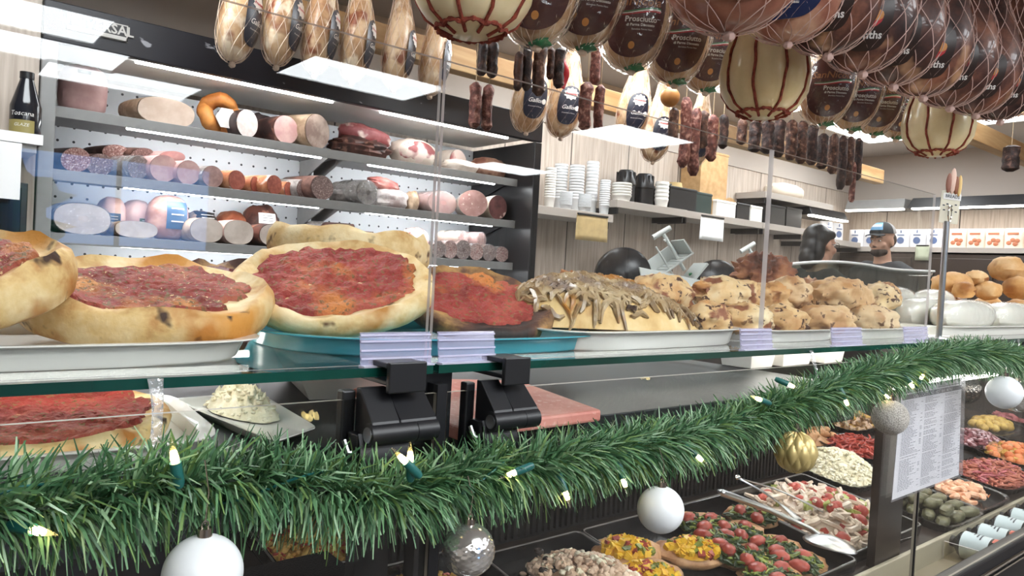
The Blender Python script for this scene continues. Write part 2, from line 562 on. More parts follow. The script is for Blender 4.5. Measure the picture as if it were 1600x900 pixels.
b = B(); b.span(fl(CX0, CYF, 0), fl(CX0 + .05, CYB, 2.05)); b.obj('side_panel', GREYM, fridge, smooth=False, bev=.004)
b = B(); b.span(fl(CX1 - .05, CYF, 0), fl(CX1, CYB, 2.05)); b.obj('side_panel', BLACKM, fridge, smooth=False, bev=.004)
b = B(); b.span(fl(CX0 + .05, CYB - .04, .3), fl(CX1 - .05, CYB, 2.05)); b.obj('back_panel', PEG, fridge, smooth=False)
b = B(); b.span(fl(CX0, CYF, 2.053), fl(CX1, CYF + .04, 2.2)); b.span(fl(CX0, CYF + .04, 2.09), fl(CX1, CYB, 2.13))
can = b.obj('canopy', rampmat('worn_black_canopy', [(.3, '#1a1a20'), (.7, '#26262e')], scale=4, rough=.35, bump=0, spots=[('#9a9aa0', 24, .70, .74)], stretch=(.5, 1, 1)), fridge, smooth=False, bev=.004)
b = B(); b.span(fl(CX0 + .05, CYF + .04, 2.07), fl(CX1 - .05, CYB - .04, 2.09)); b.obj('canopy_liner', WHITE_P, fridge, smooth=False)
b = B(); b.span(fl(CX0 + .05, CYF + .02, 0), fl(CX1 - .05, CYB - .04, .9)); b.obj('base', BLACKM, fridge, smooth=False)
# maker's plate
P0, P1 = at(104, 22, y=CYF - .004), at(200, 42, y=CYF - .004)
pw = P1.x - P0.x
plx = (P0.x + P1.x) / 2
b = B(); b.box(fl(plx, CYF - .003, 2.135), (pw, .005, .062)); pl = b.obj('maker_plate', plain('plate_black', '#232126', rough=.35), can, smooth=False)
b = B()
for s in (-1, 1):
    b.box(fl(plx, CYF - .006, 2.135 + s * .030), (pw, .002, .004)); b.box(fl(plx + s * (pw / 2 - .002), CYF - .006, 2.135), (.004, .002, .062))
b.box(fl(plx, CYF - .006, 2.1125), (pw, .002, .018))
put_text(b, 'UNIVERSAL', .050, lambda x, y: fl(plx + x * .96, CYF - .0075, 2.142 + y), bold=.0012, spacing=1.02)
k = plain('plate_silver', '#bdb9b4', rough=.4)
kk = b.obj('lettering', k, can, smooth=False)
for j in range(3):
    b = B()
for z in SH:
    b = B()
    b.span(fl(CX0 + .05, SHY, z - .012), fl(CX1 - .05, CYB - .04, z)); b.span(fl(CX0 + .05, SHY - .006, z - .04), fl(CX1 - .05, SHY + .004, z + .003))
    b.obj('shelf', GREYM, fridge, smooth=False, bev=.0015)
for x in (1.66,):
    b = B(); b.span(fl(x - .02, CYB - .06, .95), fl(x + .02, CYB - .041, 2.05)); b.obj('upright', GREYM, fridge, smooth=False)
for z in SH[:3]:
    for x in (1.62, 1.70, CX1 - .06):
        b = B(); b.prism([(SHY + .06 - CYB, z - .015), (-.06, z - .015), (-.06, z - .12), (-.10, z - .12)], x - fx - .003, x - fx + .003)
        for i, v in enumerate(b.v): b.v[i] = (v[2], v[0], v[1])
        b.obj('bracket', BLACKM if x > 2 else GREYM, fridge, smooth=False)
for z, ya in ((2.066, CYF + .10), (SH[0] - .03, SHY + .05), (SH[1] - .03, SHY + .05), (SH[2] - .03, SHY + .05)):
    for xa, xb in ((.70, 1.56), (1.82, 2.64)):
        b = B(); b.tube([fl(xa, ya, z), fl(xb, ya, z)], .011, 10); b.obj('light_tube', LED, fridge)

# ---- what lies in it
CLING = pane_mat('cling_film', tint=(.97, .97, .97), gain=1.6, rough=.12, bump=.5, bscale=45, haze=.10, hazecol='#ffffff')


def grey(h, k=.18):
    v = [int(h[i:i + 2], 16) for i in (1, 3, 5)]; m = sum(v) / 3
    return '#' + ''.join('%02x' % int(q + (m - q) * k) for q in v)


def meat(name, c1, c2, sc=40, spots=(), rough=.5):
    c1, c2 = grey(c1), grey(c2)
    return rampmat(name, [(.35, c1), (.65, c2)], scale=sc, bump=.12, rough=rough, spots=spots)


F_SAL = meat('salami_face', '#8a5650', '#b98880', 120, [('#d8bfb6', 160, .56, .62)])
F_DSAL = meat('dark_salami_face', '#6f5450', '#8d706a', 120, [('#bfa9a0', 150, .58, .64)])
F_BOL = meat('bologna_face', '#cf9f9b', '#dbb1aa', 25)
F_HAM = meat('ham_face', '#c9948f', '#d9aca4', 14)
F_TURK = meat('turkey_face', '#c9b6a8', '#dacabd', 14)
F_PEACH = meat('roast_turkey_face', '#dcbda6', '#ead2c0', 9)
F_PEP = meat('pepperoni_face', '#93402f', '#a9523c', 60)
F_WHITE = meat('head_cheese_face', '#d3c2bb', '#ded2cc', 50)
F_COPPA = meat('coppa_face', '#4f2a2a', '#73403c', 18, [('#cbb0a6', 22, .6, .64)])
F_MORT = meat('mortadella_face', '#b98680', '#c6968e', 30, [('#e2cfc6', 70, .64, .67)])
F_PROS = meat('prosciutto_face', '#8d3a3c', '#b06062', 10, [('#e6d0c6', 7, .56, .62)])
F_ROLL = meat('stuffed_roll_face', '#8a6b5f', '#b79c8b', 12)
C_BROWN = meat('brown_casing', '#5b3b33', '#7d564b', 30)
C_DARK = meat('dark_casing', '#2a2123', '#4a3a38', 20)
C_GREY = meat('grey_casing', '#7f7672', '#a59c97', 26, [('#d7d2ce', 30, .6, .7)])
C_PINK = meat('pink_casing', '#b98a86', '#cfa29c', 20)
C_ORNG = meat('orange_casing', '#b4623a', '#cf8a60', 20, [('#e9d9cd', 18, .58, .68)])
C_TAN = meat('tan_skin', '#9a7a5c', '#c9ab8c', 16)
C_FAT = meat('pale_fat', '#d9c4b2', '#e8dacb', 14)
C_SMOKE = meat('smoked_skin', '#3b2523', '#6b3c30', 14, [('#a67a68', 16, .62, .7)])
C_WRAP = meat('pink_wrapped_turkey', '#c79a8e', '#dcb6a8', 8)
C_ORIND = rampmat('orange_rind', [(.3, '#a8642c'), (.7, '#cf8c48')], scale=14, bump=.5)
LBL = {k: plain('label_' + k, c, rough=.4) for k, c in dict(blue='#46617e', navy='#1d2533', red='#8f2b2b', white='#d9d6d2', black='#1f1c1b', green='#4c5e3a', gold='#8f8350').items()}


def spot(px, py, sh, y): return at(px, py, y=y).x


def on_shelf(name, label, cat, px, sh, y, rz=0, dz=0.0, group=None):
    return thing(name, label, cat, (at(px, 300, y=y).x, y, SH[sh] + dz + .004), rz, group)


def mpp(px, y):            # metres per pixel at that place
    q = RM.transposed() @ (Vector((at(px, 300, y=y).x, y, 1.5)) - EYE)
    return q.z / F


def log(label, px, sh, wpx, hpx, L=.26, casing=None, face=None, rz=0, y=3.40, dz=0, group=None, name='salami_log', cat='cold cut', tilt=0.0, p=2.0, wrap=False):
    s = mpp(px, y)
    rx, rr = wpx * s / 2 * 1.0, hpx * s / 2
    t = on_shelf(name, label, cat, px, sh, y, rz, dz, group)
    b = B()
    rows = [(0, 1), (.004, 1.0), (L * .5, 1.02), (L * .85, .97), (L * .95, .8), (L, .45), (L + .004, .05)]
    n = 26

    def ring(k, i):
        a = 2 * PI * i / n
        ca, sa = math.cos(a), math.sin(a)
        l = (abs(ca) ** p + abs(sa) ** p) ** (1 / p)
        return ca / l * k, sa / l * k

    vs = []
    for yy, k in rows:
        for i in range(n):
            u, v = ring(k, i)
            vs.append((rx * u, yy + (-tilt * v * rr if yy < .01 else 0), rr + rr * v * (1 if k >= .97 else k + .0)))
    fs = []
    for j in range(len(rows) - 1):
        for i in range(n):
            fs.append((j * n + i, j * n + (i + 1) % n, (j + 1) * n + (i + 1) % n, (j + 1) * n + i))
    b.add(vs, fs); b.obj('casing', casing or C_BROWN, t)
    b = B()
    vs = [(0, -.004, rr)] + [(rx * .985 * u, -.0025 - tilt * v * rr, rr + rr * .985 * v) for u, v in (ring(1, i) for i in range(n))]
    b.add(vs, [(0, 1 + i, 1 + (i + 1) % n) for i in range(n)]); b.obj('cut_face', face or F_SAL, t)
    if wrap:
        b = B()
        vs = []
        for yy, k in [(-.012, .2), (-.008, 1.03), (.03, 1.04), (L * .6, 1.06), (L + .01, .4)]:
            for i in range(n):
                u, v = ring(k, i); vs.append((rx * u, yy - (tilt * v * rr if yy < 0 else 0), rr + rr * v + .001))
        fs = []
        for j in range(4):
            for i in range(n): fs.append((j * n + i, j * n + (i + 1) % n, (j + 1) * n + (i + 1) % n, (j + 1) * n + i))
        b.add(vs, fs); b.obj('film_wrap', CLING, t)
    return t


def lump(label, px, sh, wpx, hpx, mat, depth=.16, rz=0, y=3.46, dz=0, amp=.12, p=2.5, name='ham', cat='cold cut', seed=None, lbl=None, lblpos=(0, .05), tilt=0, face=None, fr=2.0, group=None):
    s = mpp(px, y)
    rx, rh = wpx * s / 2, hpx * s / 2
    t = on_shelf(name, label, cat, px, sh, y, rz, dz, group)
    if tilt: t.rotation_euler = (0, tilt, rz)
    sd = seed if seed is not None else (px % 17)
    b = B(); b.blob((0, depth * .5, rh * .98), (rx, depth / 2, rh), amp=amp, fr=fr, seed=sd, p=p, nu=28, nv=17, flat=-rh * .93)
    b.obj('body', mat, t)
    if face:
        b = B(); n = 26

        def pt(u, v): return (u * rx * .86, 0, rh + v * rh * .86)
        b.grid(lambda u, v: (rx * .90 * v * math.cos(2 * PI * u), depth * .5 - depth / 2 * 1.03 * (max(0, 1 - (v * .9) ** p)) ** (1 / p) * (1 + amp * .25), rh + rh * .88 * v * math.sin(2 * PI * u)), n, 8, cu=True)
        b.obj('cut_face', face, t)
    if lbl:
        w, h, m2 = lbl
        b = B()

        def fn(u, v):
            X = lblpos[0] * rx + (u - .5) * w * rx * 2; Z = rh + lblpos[1] * rh + (v - .5) * h * rh * 2
            q = 1 - min(1, abs(X / rx)) ** p - min(1, abs((Z - rh) / rh)) ** p
            return (X, depth * .5 - depth / 2 * (max(q, .02) ** (1 / p)) * (1 + amp * .55) - .004, Z)
        b.grid(fn, 9, 9); lo = b.obj('label', m2, t)
        b = B()
        for q in (.25, .5, .72):
            b.grid(lambda u, v: tuple(Vector(fn(.2 + .6 * u, q + .05 * v)) + Vector((0, -.002, 0))), 7, 2)
        b.obj('print', LBL['white'] if m2 is not LBL['white'] else LBL['navy'], lo)
    return t


# top shelf
lump('tall pink wrapped ham standing at the open end of the top shelf', 128, 0, 66, 80, meat('pink_ham_wrap', '#bb8a87', '#d1a5a0', 7), p=3.6, amp=.05, lbl=(.28, .07, LBL['black']), lblpos=(-.1, .62), name='wrapped_ham')
log('wide roast turkey half with pale peach cut side on the top shelf', 255, 0, 92, 40, .2, C_TAN, F_PEACH, rz=.25, p=2.6, name='turkey_breast', tilt=.3)
b0 = on_shelf('smoked_cheese', 'round orange rinded smoked cheese with white paper tag on top shelf', 'cheese', 338, 0, 3.50)
s_ = mpp(338, 3.5); R_ = 34 * s_
b = B(); b.tube([(R_ * .66 * math.cos(a), .02 * math.sin(3 * a), R_ + R_ * .66 * math.sin(a)) for a in [2 * PI * i / 26 for i in range(26)]], [R_ * .34 * (1 + .08 * math.sin(i * 2.1)) for i in range(26)], 14, closed=True)
b.obj('rind', C_ORIND, b0)
b = B(); b.lathe([(0, 0), (R_ * .5, 0), (R_ * .5, .004), (0, .004)], 6, M=Tr(.012, -.055, R_ * .8) @ Rx(PI / 2)); b.obj('paper_tag', LBL['white'], b0, smooth=False)
log('log with whitish round cut face beside the orange cheese', 381, 0, 38, 44, .22, C_DARK, F_WHITE, rz=.25)
lump('dark cased ham with red and white label on the top shelf', 408, 0, 50, 52, C_DARK, y=3.55, lbl=(.5, .4, LBL['red']), lblpos=(.05, -.1), name='smoked_ham')
log('log with plain pink cut face between dark ham and tied roast', 442, 0, 44, 44, .24, C_SMOKE, F_HAM, rz=.2)
log('tied beige roast roll with brown swirled cut face on top shelf', 491, 0, 56, 54, .24, C_TAN, F_ROLL, rz=.42, name='porchetta_roll')
lump('red cured ham half with pale rind lying atop the dark flank', 573, 0, 88, 34, F_PROS, depth=.14, dz=.072, y=3.47, tilt=.12, name='cured_ham_half', seed=3)
lump('long flat dark peppered flank on the top shelf', 572, 0, 98, 34, C_SMOKE, depth=.2, name='cured_flank', y=3.42, seed=5, fr=4, amp=.2)
lump('red and white boned prosciutto piece at the top shelf joint', 655, 0, 76, 44, C_FAT, depth=.18, name='prosciutto_piece', y=3.42, face=F_PROS, seed=8)
log('small pale ham end with bright red cut face, standing behind', 713, 0, 44, 40, .14, C_FAT, F_PROS, rz=.3, y=3.55, dz=.0, name='prosciutto_end')
lump('white fat slab with thin red edge on the top shelf', 728, 0, 62, 22, C_FAT, depth=.16, name='fat_slab', y=3.40, seed=2)
lump('brown skinned ham lying at the dark end of the top shelf', 776, 0, 70, 34, meat('brown_ham_skin', '#74402f', '#b98a70', 9), depth=.18, name='smoked_ham', y=3.45, seed=4)

# middle shelf
log('broad salami half with speckled rosy face, first on the middle shelf', 116, 1, 46, 38, .26, C_DARK, F_SAL, rz=.35, tilt=.3)
log('darker brown salami half, second on the middle shelf', 154, 1, 44, 34, .26, C_BROWN, F_DSAL, rz=.4, y=3.44, tilt=.25)
log('grey casing salami under clear film with light specks', 214, 1, 38, 36, .26, C_GREY, F_DSAL, rz=.45, wrap=True, tilt=.2)
log('short speckled salami end lying on top of the dark halves', 178, 1, 42, 22, .2, C_BROWN, F_SAL, rz=.3, y=3.50, dz=.082, tilt=.6)
log('brown salami end with slanted cut lying above the grey one', 219, 1, 48, 22, .2, C_BROWN, F_DSAL, rz=.7, y=3.52, dz=.085, tilt=.9)
log('large pink bologna log, bigger of the two smooth pink ones', 254, 1, 46, 42, .3, C_PINK, F_BOL, rz=.3, tilt=.15)
log('smaller smooth pink bologna log on the middle shelf', 293, 1, 40, 38, .3, C_PINK, F_BOL, rz=.3, tilt=.15)
log('slanted pink bologna end lying on top of the two pink logs', 266, 1, 48, 18, .2, C_PINK, F_BOL, rz=.5, y=3.52, dz=.098, tilt=1.2)
log('mauve round sausage log standing alone after the pink ones', 331, 1, 36, 34, .28, C_GREY, meat('mauve_face', '#97736c', '#ab857d', 40), rz=.25)
log('first orange pepperoni log in torn white wrap', 369, 1, 32, 31, .26, C_ORNG, F_PEP, rz=.35)
log('thin orange sausage tucked between the pepperoni logs', 397, 1, 24, 26, .24, C_ORNG, F_PEP, rz=.7, y=3.44)
log('second orange pepperoni log with clean round face', 428, 1, 31, 30, .26, C_ORNG, F_PEP, rz=.4)
log('orange pepperoni end half hidden by white wrap', 450, 1, 22, 24, .22, C_ORNG, F_PEP, rz=.6, y=3.46)
log('brown salami with slanted white streaked side', 474, 1, 36, 30, .24, C_GREY, F_DSAL, rz=.55, y=3.46)
log('large round brown salami at the shelf upright', 503, 1, 46, 38, .28, C_BROWN, F_DSAL, rz=.3)
lump('limp grey film wrapped sausage end', 543, 1, 36, 24, C_GREY, depth=.14, name='wrapped_sausage', seed=1)
log('dark grey moulded salami in cloudy wrap', 573, 1, 46, 38, .24, C_GREY, meat('mould_face', '#56504e', '#77706c', 40), rz=.3, wrap=True)
lump('stack of white vacuum packed meat slabs', 618, 1, 58, 32, meat('vac_pack', '#8f7c78', '#c9c0bc', 12), depth=.18, name='vacuum_pack', p=4, amp=.1, seed=9)
lump('red meat slab lying on the white vacuum packs', 606, 1, 54, 20, meat('red_slab', '#a4534d', '#c67d72', 14), depth=.12, dz=.098, tilt=.16, name='meat_slab', seed=6, y=3.49)
lump('small tan twisted bag end beside the white packs', 651, 1, 20, 32, C_TAN, depth=.1, name='wrapped_sausage', seed=12)
log('long clear wrapped mortadella lying along the shelf', 692, 1, 64, 36, .3, C_PINK, F_HAM, rz=.2, y=3.47, wrap=True, name='mortadella')
log('big mortadella log with broad pinkish cut face', 740, 1, 46, 42, .26, C_FAT, F_MORT, rz=-.5, name='mortadella')
log('dark red marbled coppa half at the far end of the middle shelf', 779, 1, 32, 38, .20, C_FAT, F_COPPA, rz=-.2, name='coppa')

# bottom shelf
log('huge oval pale turkey breast in black casing', 131, 2, 80, 48, .26, C_DARK, F_TURK, rz=.1, p=2.5, name='turkey_breast', wrap=True)
lump('pink shrink wrapped turkey with dark blue label, standing first', 181, 2, 42, 64, C_WRAP, y=3.56, lbl=(.5, .3, LBL['blue']), lblpos=(-.1, -.15), name='wrapped_turkey', amp=.06)
lump('pink shrink wrapped turkey with green round label', 222, 2, 44, 62, C_WRAP, y=3.56, lbl=(.4, .22, LBL['green']), lblpos=(.3, -.2), name='wrapped_turkey', amp=.06)
log('low white turkey piece with split cut face', 216, 2, 62, 26, .16, C_TAN, F_TURK, rz=.05, p=2.6, y=3.38, name='turkey_breast')
lump('large netted orange turkey with grey blue label', 271, 2, 62, 72, meat('netted_turkey', '#a9715c', '#d0a08c', 12), y=3.45, lbl=(.52, .6, LBL['blue']), lblpos=(.25, .1), name='wrapped_turkey', amp=.05)
log('round pale turkey breast with gold label casing', 326, 2, 52, 38, .2, C_TAN, F_TURK, y=3.38, name='turkey_breast', p=2.4, rz=.1)
lump('black and gold label roast behind the pale turkey breast', 325, 2, 48, 52, C_TAN, y=3.60, depth=.2, lbl=(.7, .4, LBL['black']), lblpos=(.1, .5), name='roast')
log('round pale turkey breast with orange skin', 376, 2, 48, 38, .2, C_WRAP, F_TURK, y=3.38, name='turkey_breast', p=2.4, rz=.1)
lump('orange smoked turkey standing behind the pale breasts', 373, 2, 46, 54, meat('orange_skin', '#8f4328', '#b96a48', 10), y=3.60, depth=.2, name='smoked_turkey')
lump('dark smoked ham with white brand stamp, standing tall behind', 420, 2, 54, 66, C_SMOKE, y=3.58, depth=.2, name='smoked_ham', lbl=(.5, .25, LBL['white']), lblpos=(0, .35))
log('oval pale turkey breast with marbled dark skin', 436, 2, 60, 36, .2, C_SMOKE, F_TURK, y=3.39, name='turkey_breast', p=2.4, rz=.15)
log('small dried salami on top of the packets, paler one', 530, 2, 30, 15, .16, C_GREY, F_DSAL, rz=1.2, y=3.56, dz=.10)
log('small dried salami on top of the packets, browner one', 553, 2, 34, 15, .16, C_BROWN, F_DSAL, rz=1.3, y=3.50, dz=.098)
lump('flat blue and brown meat packet on the bottom shelf', 508, 2, 46, 36, C_BROWN, depth=.16, name='vacuum_pack', p=4, lbl=(.3, .4, LBL['blue']), lblpos=(.3, 0))
lump('white film packet under the small dried salami', 556, 2, 52, 36, meat('vac_pack2', '#9a8782', '#c4b9b4', 14), depth=.16, name='vacuum_pack', p=4)
log('short brown salami beside the white film packet', 586, 2, 32, 34, .2, C_BROWN, F_DSAL, rz=1.0)
lump('pink and white wrapped meat behind the flat pie crust', 625, 2, 44, 34, meat('wrapped_pink', '#b9837d', '#e2d3cf', 20), depth=.14, name='wrapped_meat', seed=14)
lump('red striped wrapped meat bundle behind the pane joint', 662, 2, 44, 46, meat('wrapped_red', '#b35f58', '#e6d8d4', 22), depth=.14, name='wrapped_meat', seed=15)
SMALL = [(690, 24, 26, C_DARK, 'dark'), (708, 26, 28, C_PINK, 'pinkish'), (728, 28, 30, C_PINK, 'rosy'), (749, 26, 26, C_GREY, 'grey'), (769, 26, 26, C_BROWN, 'brown'), (789, 26, 24, C_BROWN, 'brownish end')]
for i, (px, w, h, c, lab) in enumerate(SMALL):
    log('short %s salami chub in film, %s from the pane joint' % (lab, ORD[i]), px, 2, w, h, .16, c, F_SAL if i % 2 else F_DSAL, rz=-.1, y=3.40, wrap=True, group='small salami chubs on the bottom shelf', name='salami_chub')
log('white paper wrapped salami lying on the small chubs', 727, 2, 34, 22, .16, C_FAT, F_HAM, rz=.5, y=3.44, dz=.082, wrap=True, name='salami_chub')
log('red flecked wrapped salami on top of the small chubs', 756, 2, 28, 24, .16, C_PINK, F_SAL, rz=.4, y=3.45, dz=.076, wrap=True, name='salami_chub')

# shelf beside the refrigerator with the glaze bottle
bx = at(38, 228, y=3.10)
b = B(); b.span((-.28, 3.02, bx.z - .03), (.345, 3.218, bx.z)); tag(b.obj('wall_shelf', WHITE_P, smooth=False, bev=.002), 'short pale wall shelf beside the refrigerator', 'shelf')
t = thing('glaze_bottle', 'dark glaze bottle with tapered neck on the short wall shelf', 'bottle', (bx.x, 3.10, bx.z + .001))
s_ = 3.10 / .769 / 1150 * .665
r0 = .048
b = B(); b.lathe([(r0 * .9, 0), (r0, .01), (r0, .135), (r0 * .9, .15), (r0 * .45, .225), (r0 * .42, .232)], 24); b.obj('body', plain('dark_bottle', '#1b1c22', rough=.15), t)
b = B(); b.lathe([(r0 * .46, .232), (r0 * .46, .255), (0.001, .255)], 16); b.obj('cap', BLACKP, t)
b = B(); b.grid(lambda u, v: (math.cos(-PI * .95 + u * 1.9) * r0 * 1.015, math.sin(-PI * .95 + u * 1.9) * r0 * 1.015, .008 + v * .075), 14, 2)
lb = b.obj('label', LBL['gold'], t)
b = B()
for body, sz, z in (('Toscana', .022, .105), ('GLAZE', .015, .066)):
    put_text(b, body, sz, lambda x, y, z=z: (r0 * 1.03 * math.cos(-PI / 2 - .35 + x / r0), r0 * 1.03 * math.sin(-PI / 2 - .35 + x / r0), z + y), shear=.2)
b.obj('lettering', LBL['white'], t, smooth=False)
q = at(4, 268, y=3.0)
b = B(); b.span((q.x - .06, 2.99, q.z - .09), (q.x + .05, 2.996, q.z + .1)); b.box((q.x + .0, 3.005, q.z + .12), (.22, .03, .035))
tag(b.obj('hanging_order_sheet', PAPER, smooth=False), 'white order sheet clipped below the glaze bottle shelf', 'paper')

t = thing('tall_cupboard', 'black cupboard below the glaze bottle shelf', 'cupboard', (-.3, 3.219, 0))
b = B(); b.span((-.9, -.06, 0), (.64, 0, 1.52)); b.obj('body', BLACKM, t, smooth=False, bev=.003)
b = B(); b.span((-.1, -.072, .1), (.62, -.061, 1.50)); d_ = b.obj('door', plain('black_gloss', '#121214', rough=.12), t, smooth=False, bev=.002)
b = B(); b.tube([(-.06, -.095, .9), (-.06, -.095, 1.2)], .008, 8); b.obj('handle', STEEL, d_)
# ------------------------------------------------------------------ timber frame
WOOD = rampmat('pale_timber', [(.3, '#b08a5c'), (.7, '#cfae80')], scale=6, detail=7, dist=1.2, rough=.6, bump=.1, stretch=(.15, 1, 1))
RAILZ = 2.62


def beam(lo, hi, label):
    c = [(a + b_) / 2 for a, b_ in zip(lo, hi)]
    b = B(); b.box((0, 0, 0), [abs(q - p) for p, q in zip(lo, hi)])
    return tag(b.obj('hanging_rail', WOOD, smooth=False, bev=.004, loc=c), label, 'beam', group='timber rails over the counter')


def ybeam(y, z0, z1, x0, x1, w, label): return beam((x0, y - w / 2, z0), (x1, y + w / 2, z1), label)


ybeam(2.75, RAILZ, RAILZ + .08, .4, 6.6, .07, 'high pale timber rail carrying the hams over the refrigerator')
ybeam(1.58, RAILZ, RAILZ + .08, .4, 6.6, .07, 'high pale timber rail carrying the maroon label hams')
ybeam(1.30, RAILZ, RAILZ + .08, .2, 6.6, .06, 'high pale timber rail carrying the three corded cheeses')
ybeam(1.00, RAILZ, RAILZ + .08, .2, 6.6, .07, 'high pale timber rail carrying the dark speck hams at the counter')
ybeam(2.2, 2.47, 2.53, .6, 6.0, .05, 'low thin timber rail carrying the dried salami')
ybeam(2.98, 2.25, 2.37, 1.1, 6.6, .08, 'broad timber beam with knots behind the refrigerator hams')
ybeam(1.78, 2.28, 2.40, 2.9, 6.6, .08, 'broad timber beam behind the maroon label hams')
for x, lab in ((2.45, 'cross timber beam above the black canopy'), (5.2, 'cross timber beam above the hanging salami'), (6.5, 'last cross timber beam by the far wall')):
    beam((x - .05, .7, RAILZ + .085), (x + .05, 3.1, ZC - .005), lab)

# ------------------------------------------------------------------ hams
PROF = [(0, .05), (.012, .30), (.04, .52), (.09, .74), (.16, .90), (.25, .99), (.34, 1.0), (.45, .93), (.56, .80), (.67, .64), (.78, .48), (.88, .36), (.95, .30), (1, .26)]


def prof(t):
    t = min(max(t, 0), 1)
    for i in range(len(PROF) - 1):
        if t <= PROF[i + 1][0]:
            a, b_ = PROF[i], PROF[i + 1]
            k = (t - a[0]) / (b_[0] - a[0])
            p0 = PROF[max(i - 1, 0)]; p3 = PROF[min(i + 2, len(PROF) - 1)]
            m1 = (b_[1] - p0[1]) / max(b_[0] - p0[0], 1e-6) * (b_[0] - a[0]); m2 = (p3[1] - a[1]) / max(p3[0] - a[0], 1e-6) * (b_[0] - a[0])
            if i == 0: m1 = b_[1] - a[1]
            return a[1] * (2 * k ** 3 - 3 * k * k + 1) + m1 * (k ** 3 - 2 * k * k + k) + b_[1] * (-2 * k ** 3 + 3 * k * k) + m2 * (k ** 3 - k * k)
    return PROF[-1][1]


class Ham:
    def __init__(s, rx, ry, h, bend=.03, seed=0, lump=.05): s.rx, s.ry, s.h, s.bend, s.seed, s.lump = rx, ry, h, bend, seed, lump

    def S(s, th, z, off=0.0):
        t = z / s.h
        r = prof(t)
        k = 1 + s.lump * noise.noise(Vector((math.cos(th) * 1.6 + s.seed, math.sin(th) * 1.6, z * 7)))
        zz = z - off * max(0, 1 - t * 8)
        return ((s.rx * r * k + off) * math.cos(th) + s.bend * (t - .4) * 2, (s.ry * r * k + off) * math.sin(th) - .02 * math.sin(PI * t), zz)

    def XY(s, x, z, off=0.0, th0=-PI / 2):
        return s.S(th0 + x / (s.rx * max(prof(z / s.h), .25)), z, off)


def patch(b, H, poly, c, off, rings=5, th0=-PI / 2, mi=0):
    """a label lying on the ham: polygon (x, z) about c"""
    n = len(poly)
    vs = [H.XY(c[0], c[1], off, th0)]
    for k in range(1, rings + 1):
        for x, z in poly: vs.append(H.XY(c[0] + x * k / rings, c[1] + z * k / rings, off, th0))
    fs = [(0, 1 + i, 1 + (i + 1) % n) for i in range(n)]
    for k in range(rings - 1):
        for i in range(n):
            a = 1 + k * n + i; c2 = 1 + k * n + (i + 1) % n
            fs.append((a, a + n, c2 + n, c2))
    b.add(vs, fs, mi)


def smooth_poly(pts, k=5):
    """Catmull-Rom closed outline"""
    out = []; n = len(pts)
    for i in range(n):
        p0, p1, p2, p3 = [pts[(i + j - 1) % n] for j in range(4)]
        for q in range(k):
            t = q / k
            out.append(tuple(.5 * ((2 * p1[d]) + (-p0[d] + p2[d]) * t + (2 * p0[d] - 5 * p1[d] + 4 * p2[d] - p3[d]) * t * t + (-p0[d] + 3 * p1[d] - 3 * p2[d] + p3[d]) * t ** 3) for d in (0, 1)))
    return out


SKIN_P = rampmat('cured_ham_skin', [(.25, '#98704f'), (.5, '#c59f78'), (.75, '#dfc3a0')], scale=7, rough=.4, bump=.25, spots=[('#ead8be', 12, .54, .64), ('#8a5138', 9, .58, .68)], coat=.3)
SKIN_D = rampmat('dark_speck_skin', [(.25, '#2e1b18'), (.5, '#553229'), (.78, '#8d5a44')], scale=8, rough=.45, bump=.35, spots=[('#b98d6a', 8, .62, .74)], coat=.2)
NET = plain('net_string', '#d9c3b0', rough=.8)
NET_D = plain('net_string_pinkish', '#c3a39a', rough=.8)
ROPE = plain('hanging_rope', '#b6a284', rough=.9)
WRAP = pane_mat('clear_wrap', tint=(.96, .95, .93), gain=1.1, rough=.1, bump=.9, bscale=22, haze=.02, hazecol='#f2e6d8')
L_MAROON = plain('label_maroon', '#451312', rough=.35)
L_NAVY = plain('label_dark_navy', '#161a2c', rough=.35)
L_NAVY2 = plain('label_bright_navy', '#15224a', rough=.35)
L_RED = plain('label_scarlet', '#b3222a', rough=.4)
L_CREST = plain('label_cream', '#e3dcd4', rough=.5)
L_GOLD = plain('label_bronze', '#96603a', rough=.4)
L_GREEN = plain('label_flag_green', '#2c7a4c', rough=.4)
L_WHITE = plain('label_print_white', '#d9d4d0', rough=.5)
L_ORANGE = plain('label_seal_orange', '#c9863f', rough=.4)
L_BROWN = plain('label_brown', '#2c1b16', rough=.35)


def net(b, H, n=11, twist=2.4, r=.0013, off=.006, top=.97, m=28):
    for d in (-1, 1):
        for i in range(n):
            pts = []
            for j in range(m):
                z = H.h * (.004 + (top - .004) * (j / (m - 1)) ** 1.15)
                pts.append(H.S(2 * PI * i / n + d * twist * (j / (m - 1)), z, off))
            b.tube(pts, r, 3, cap=False)
    b.blob((H.S(0, 0)[0] * .6 - .0, -.0, -.008), (.014, .014, .012), nu=8, nv=6, amp=.3)


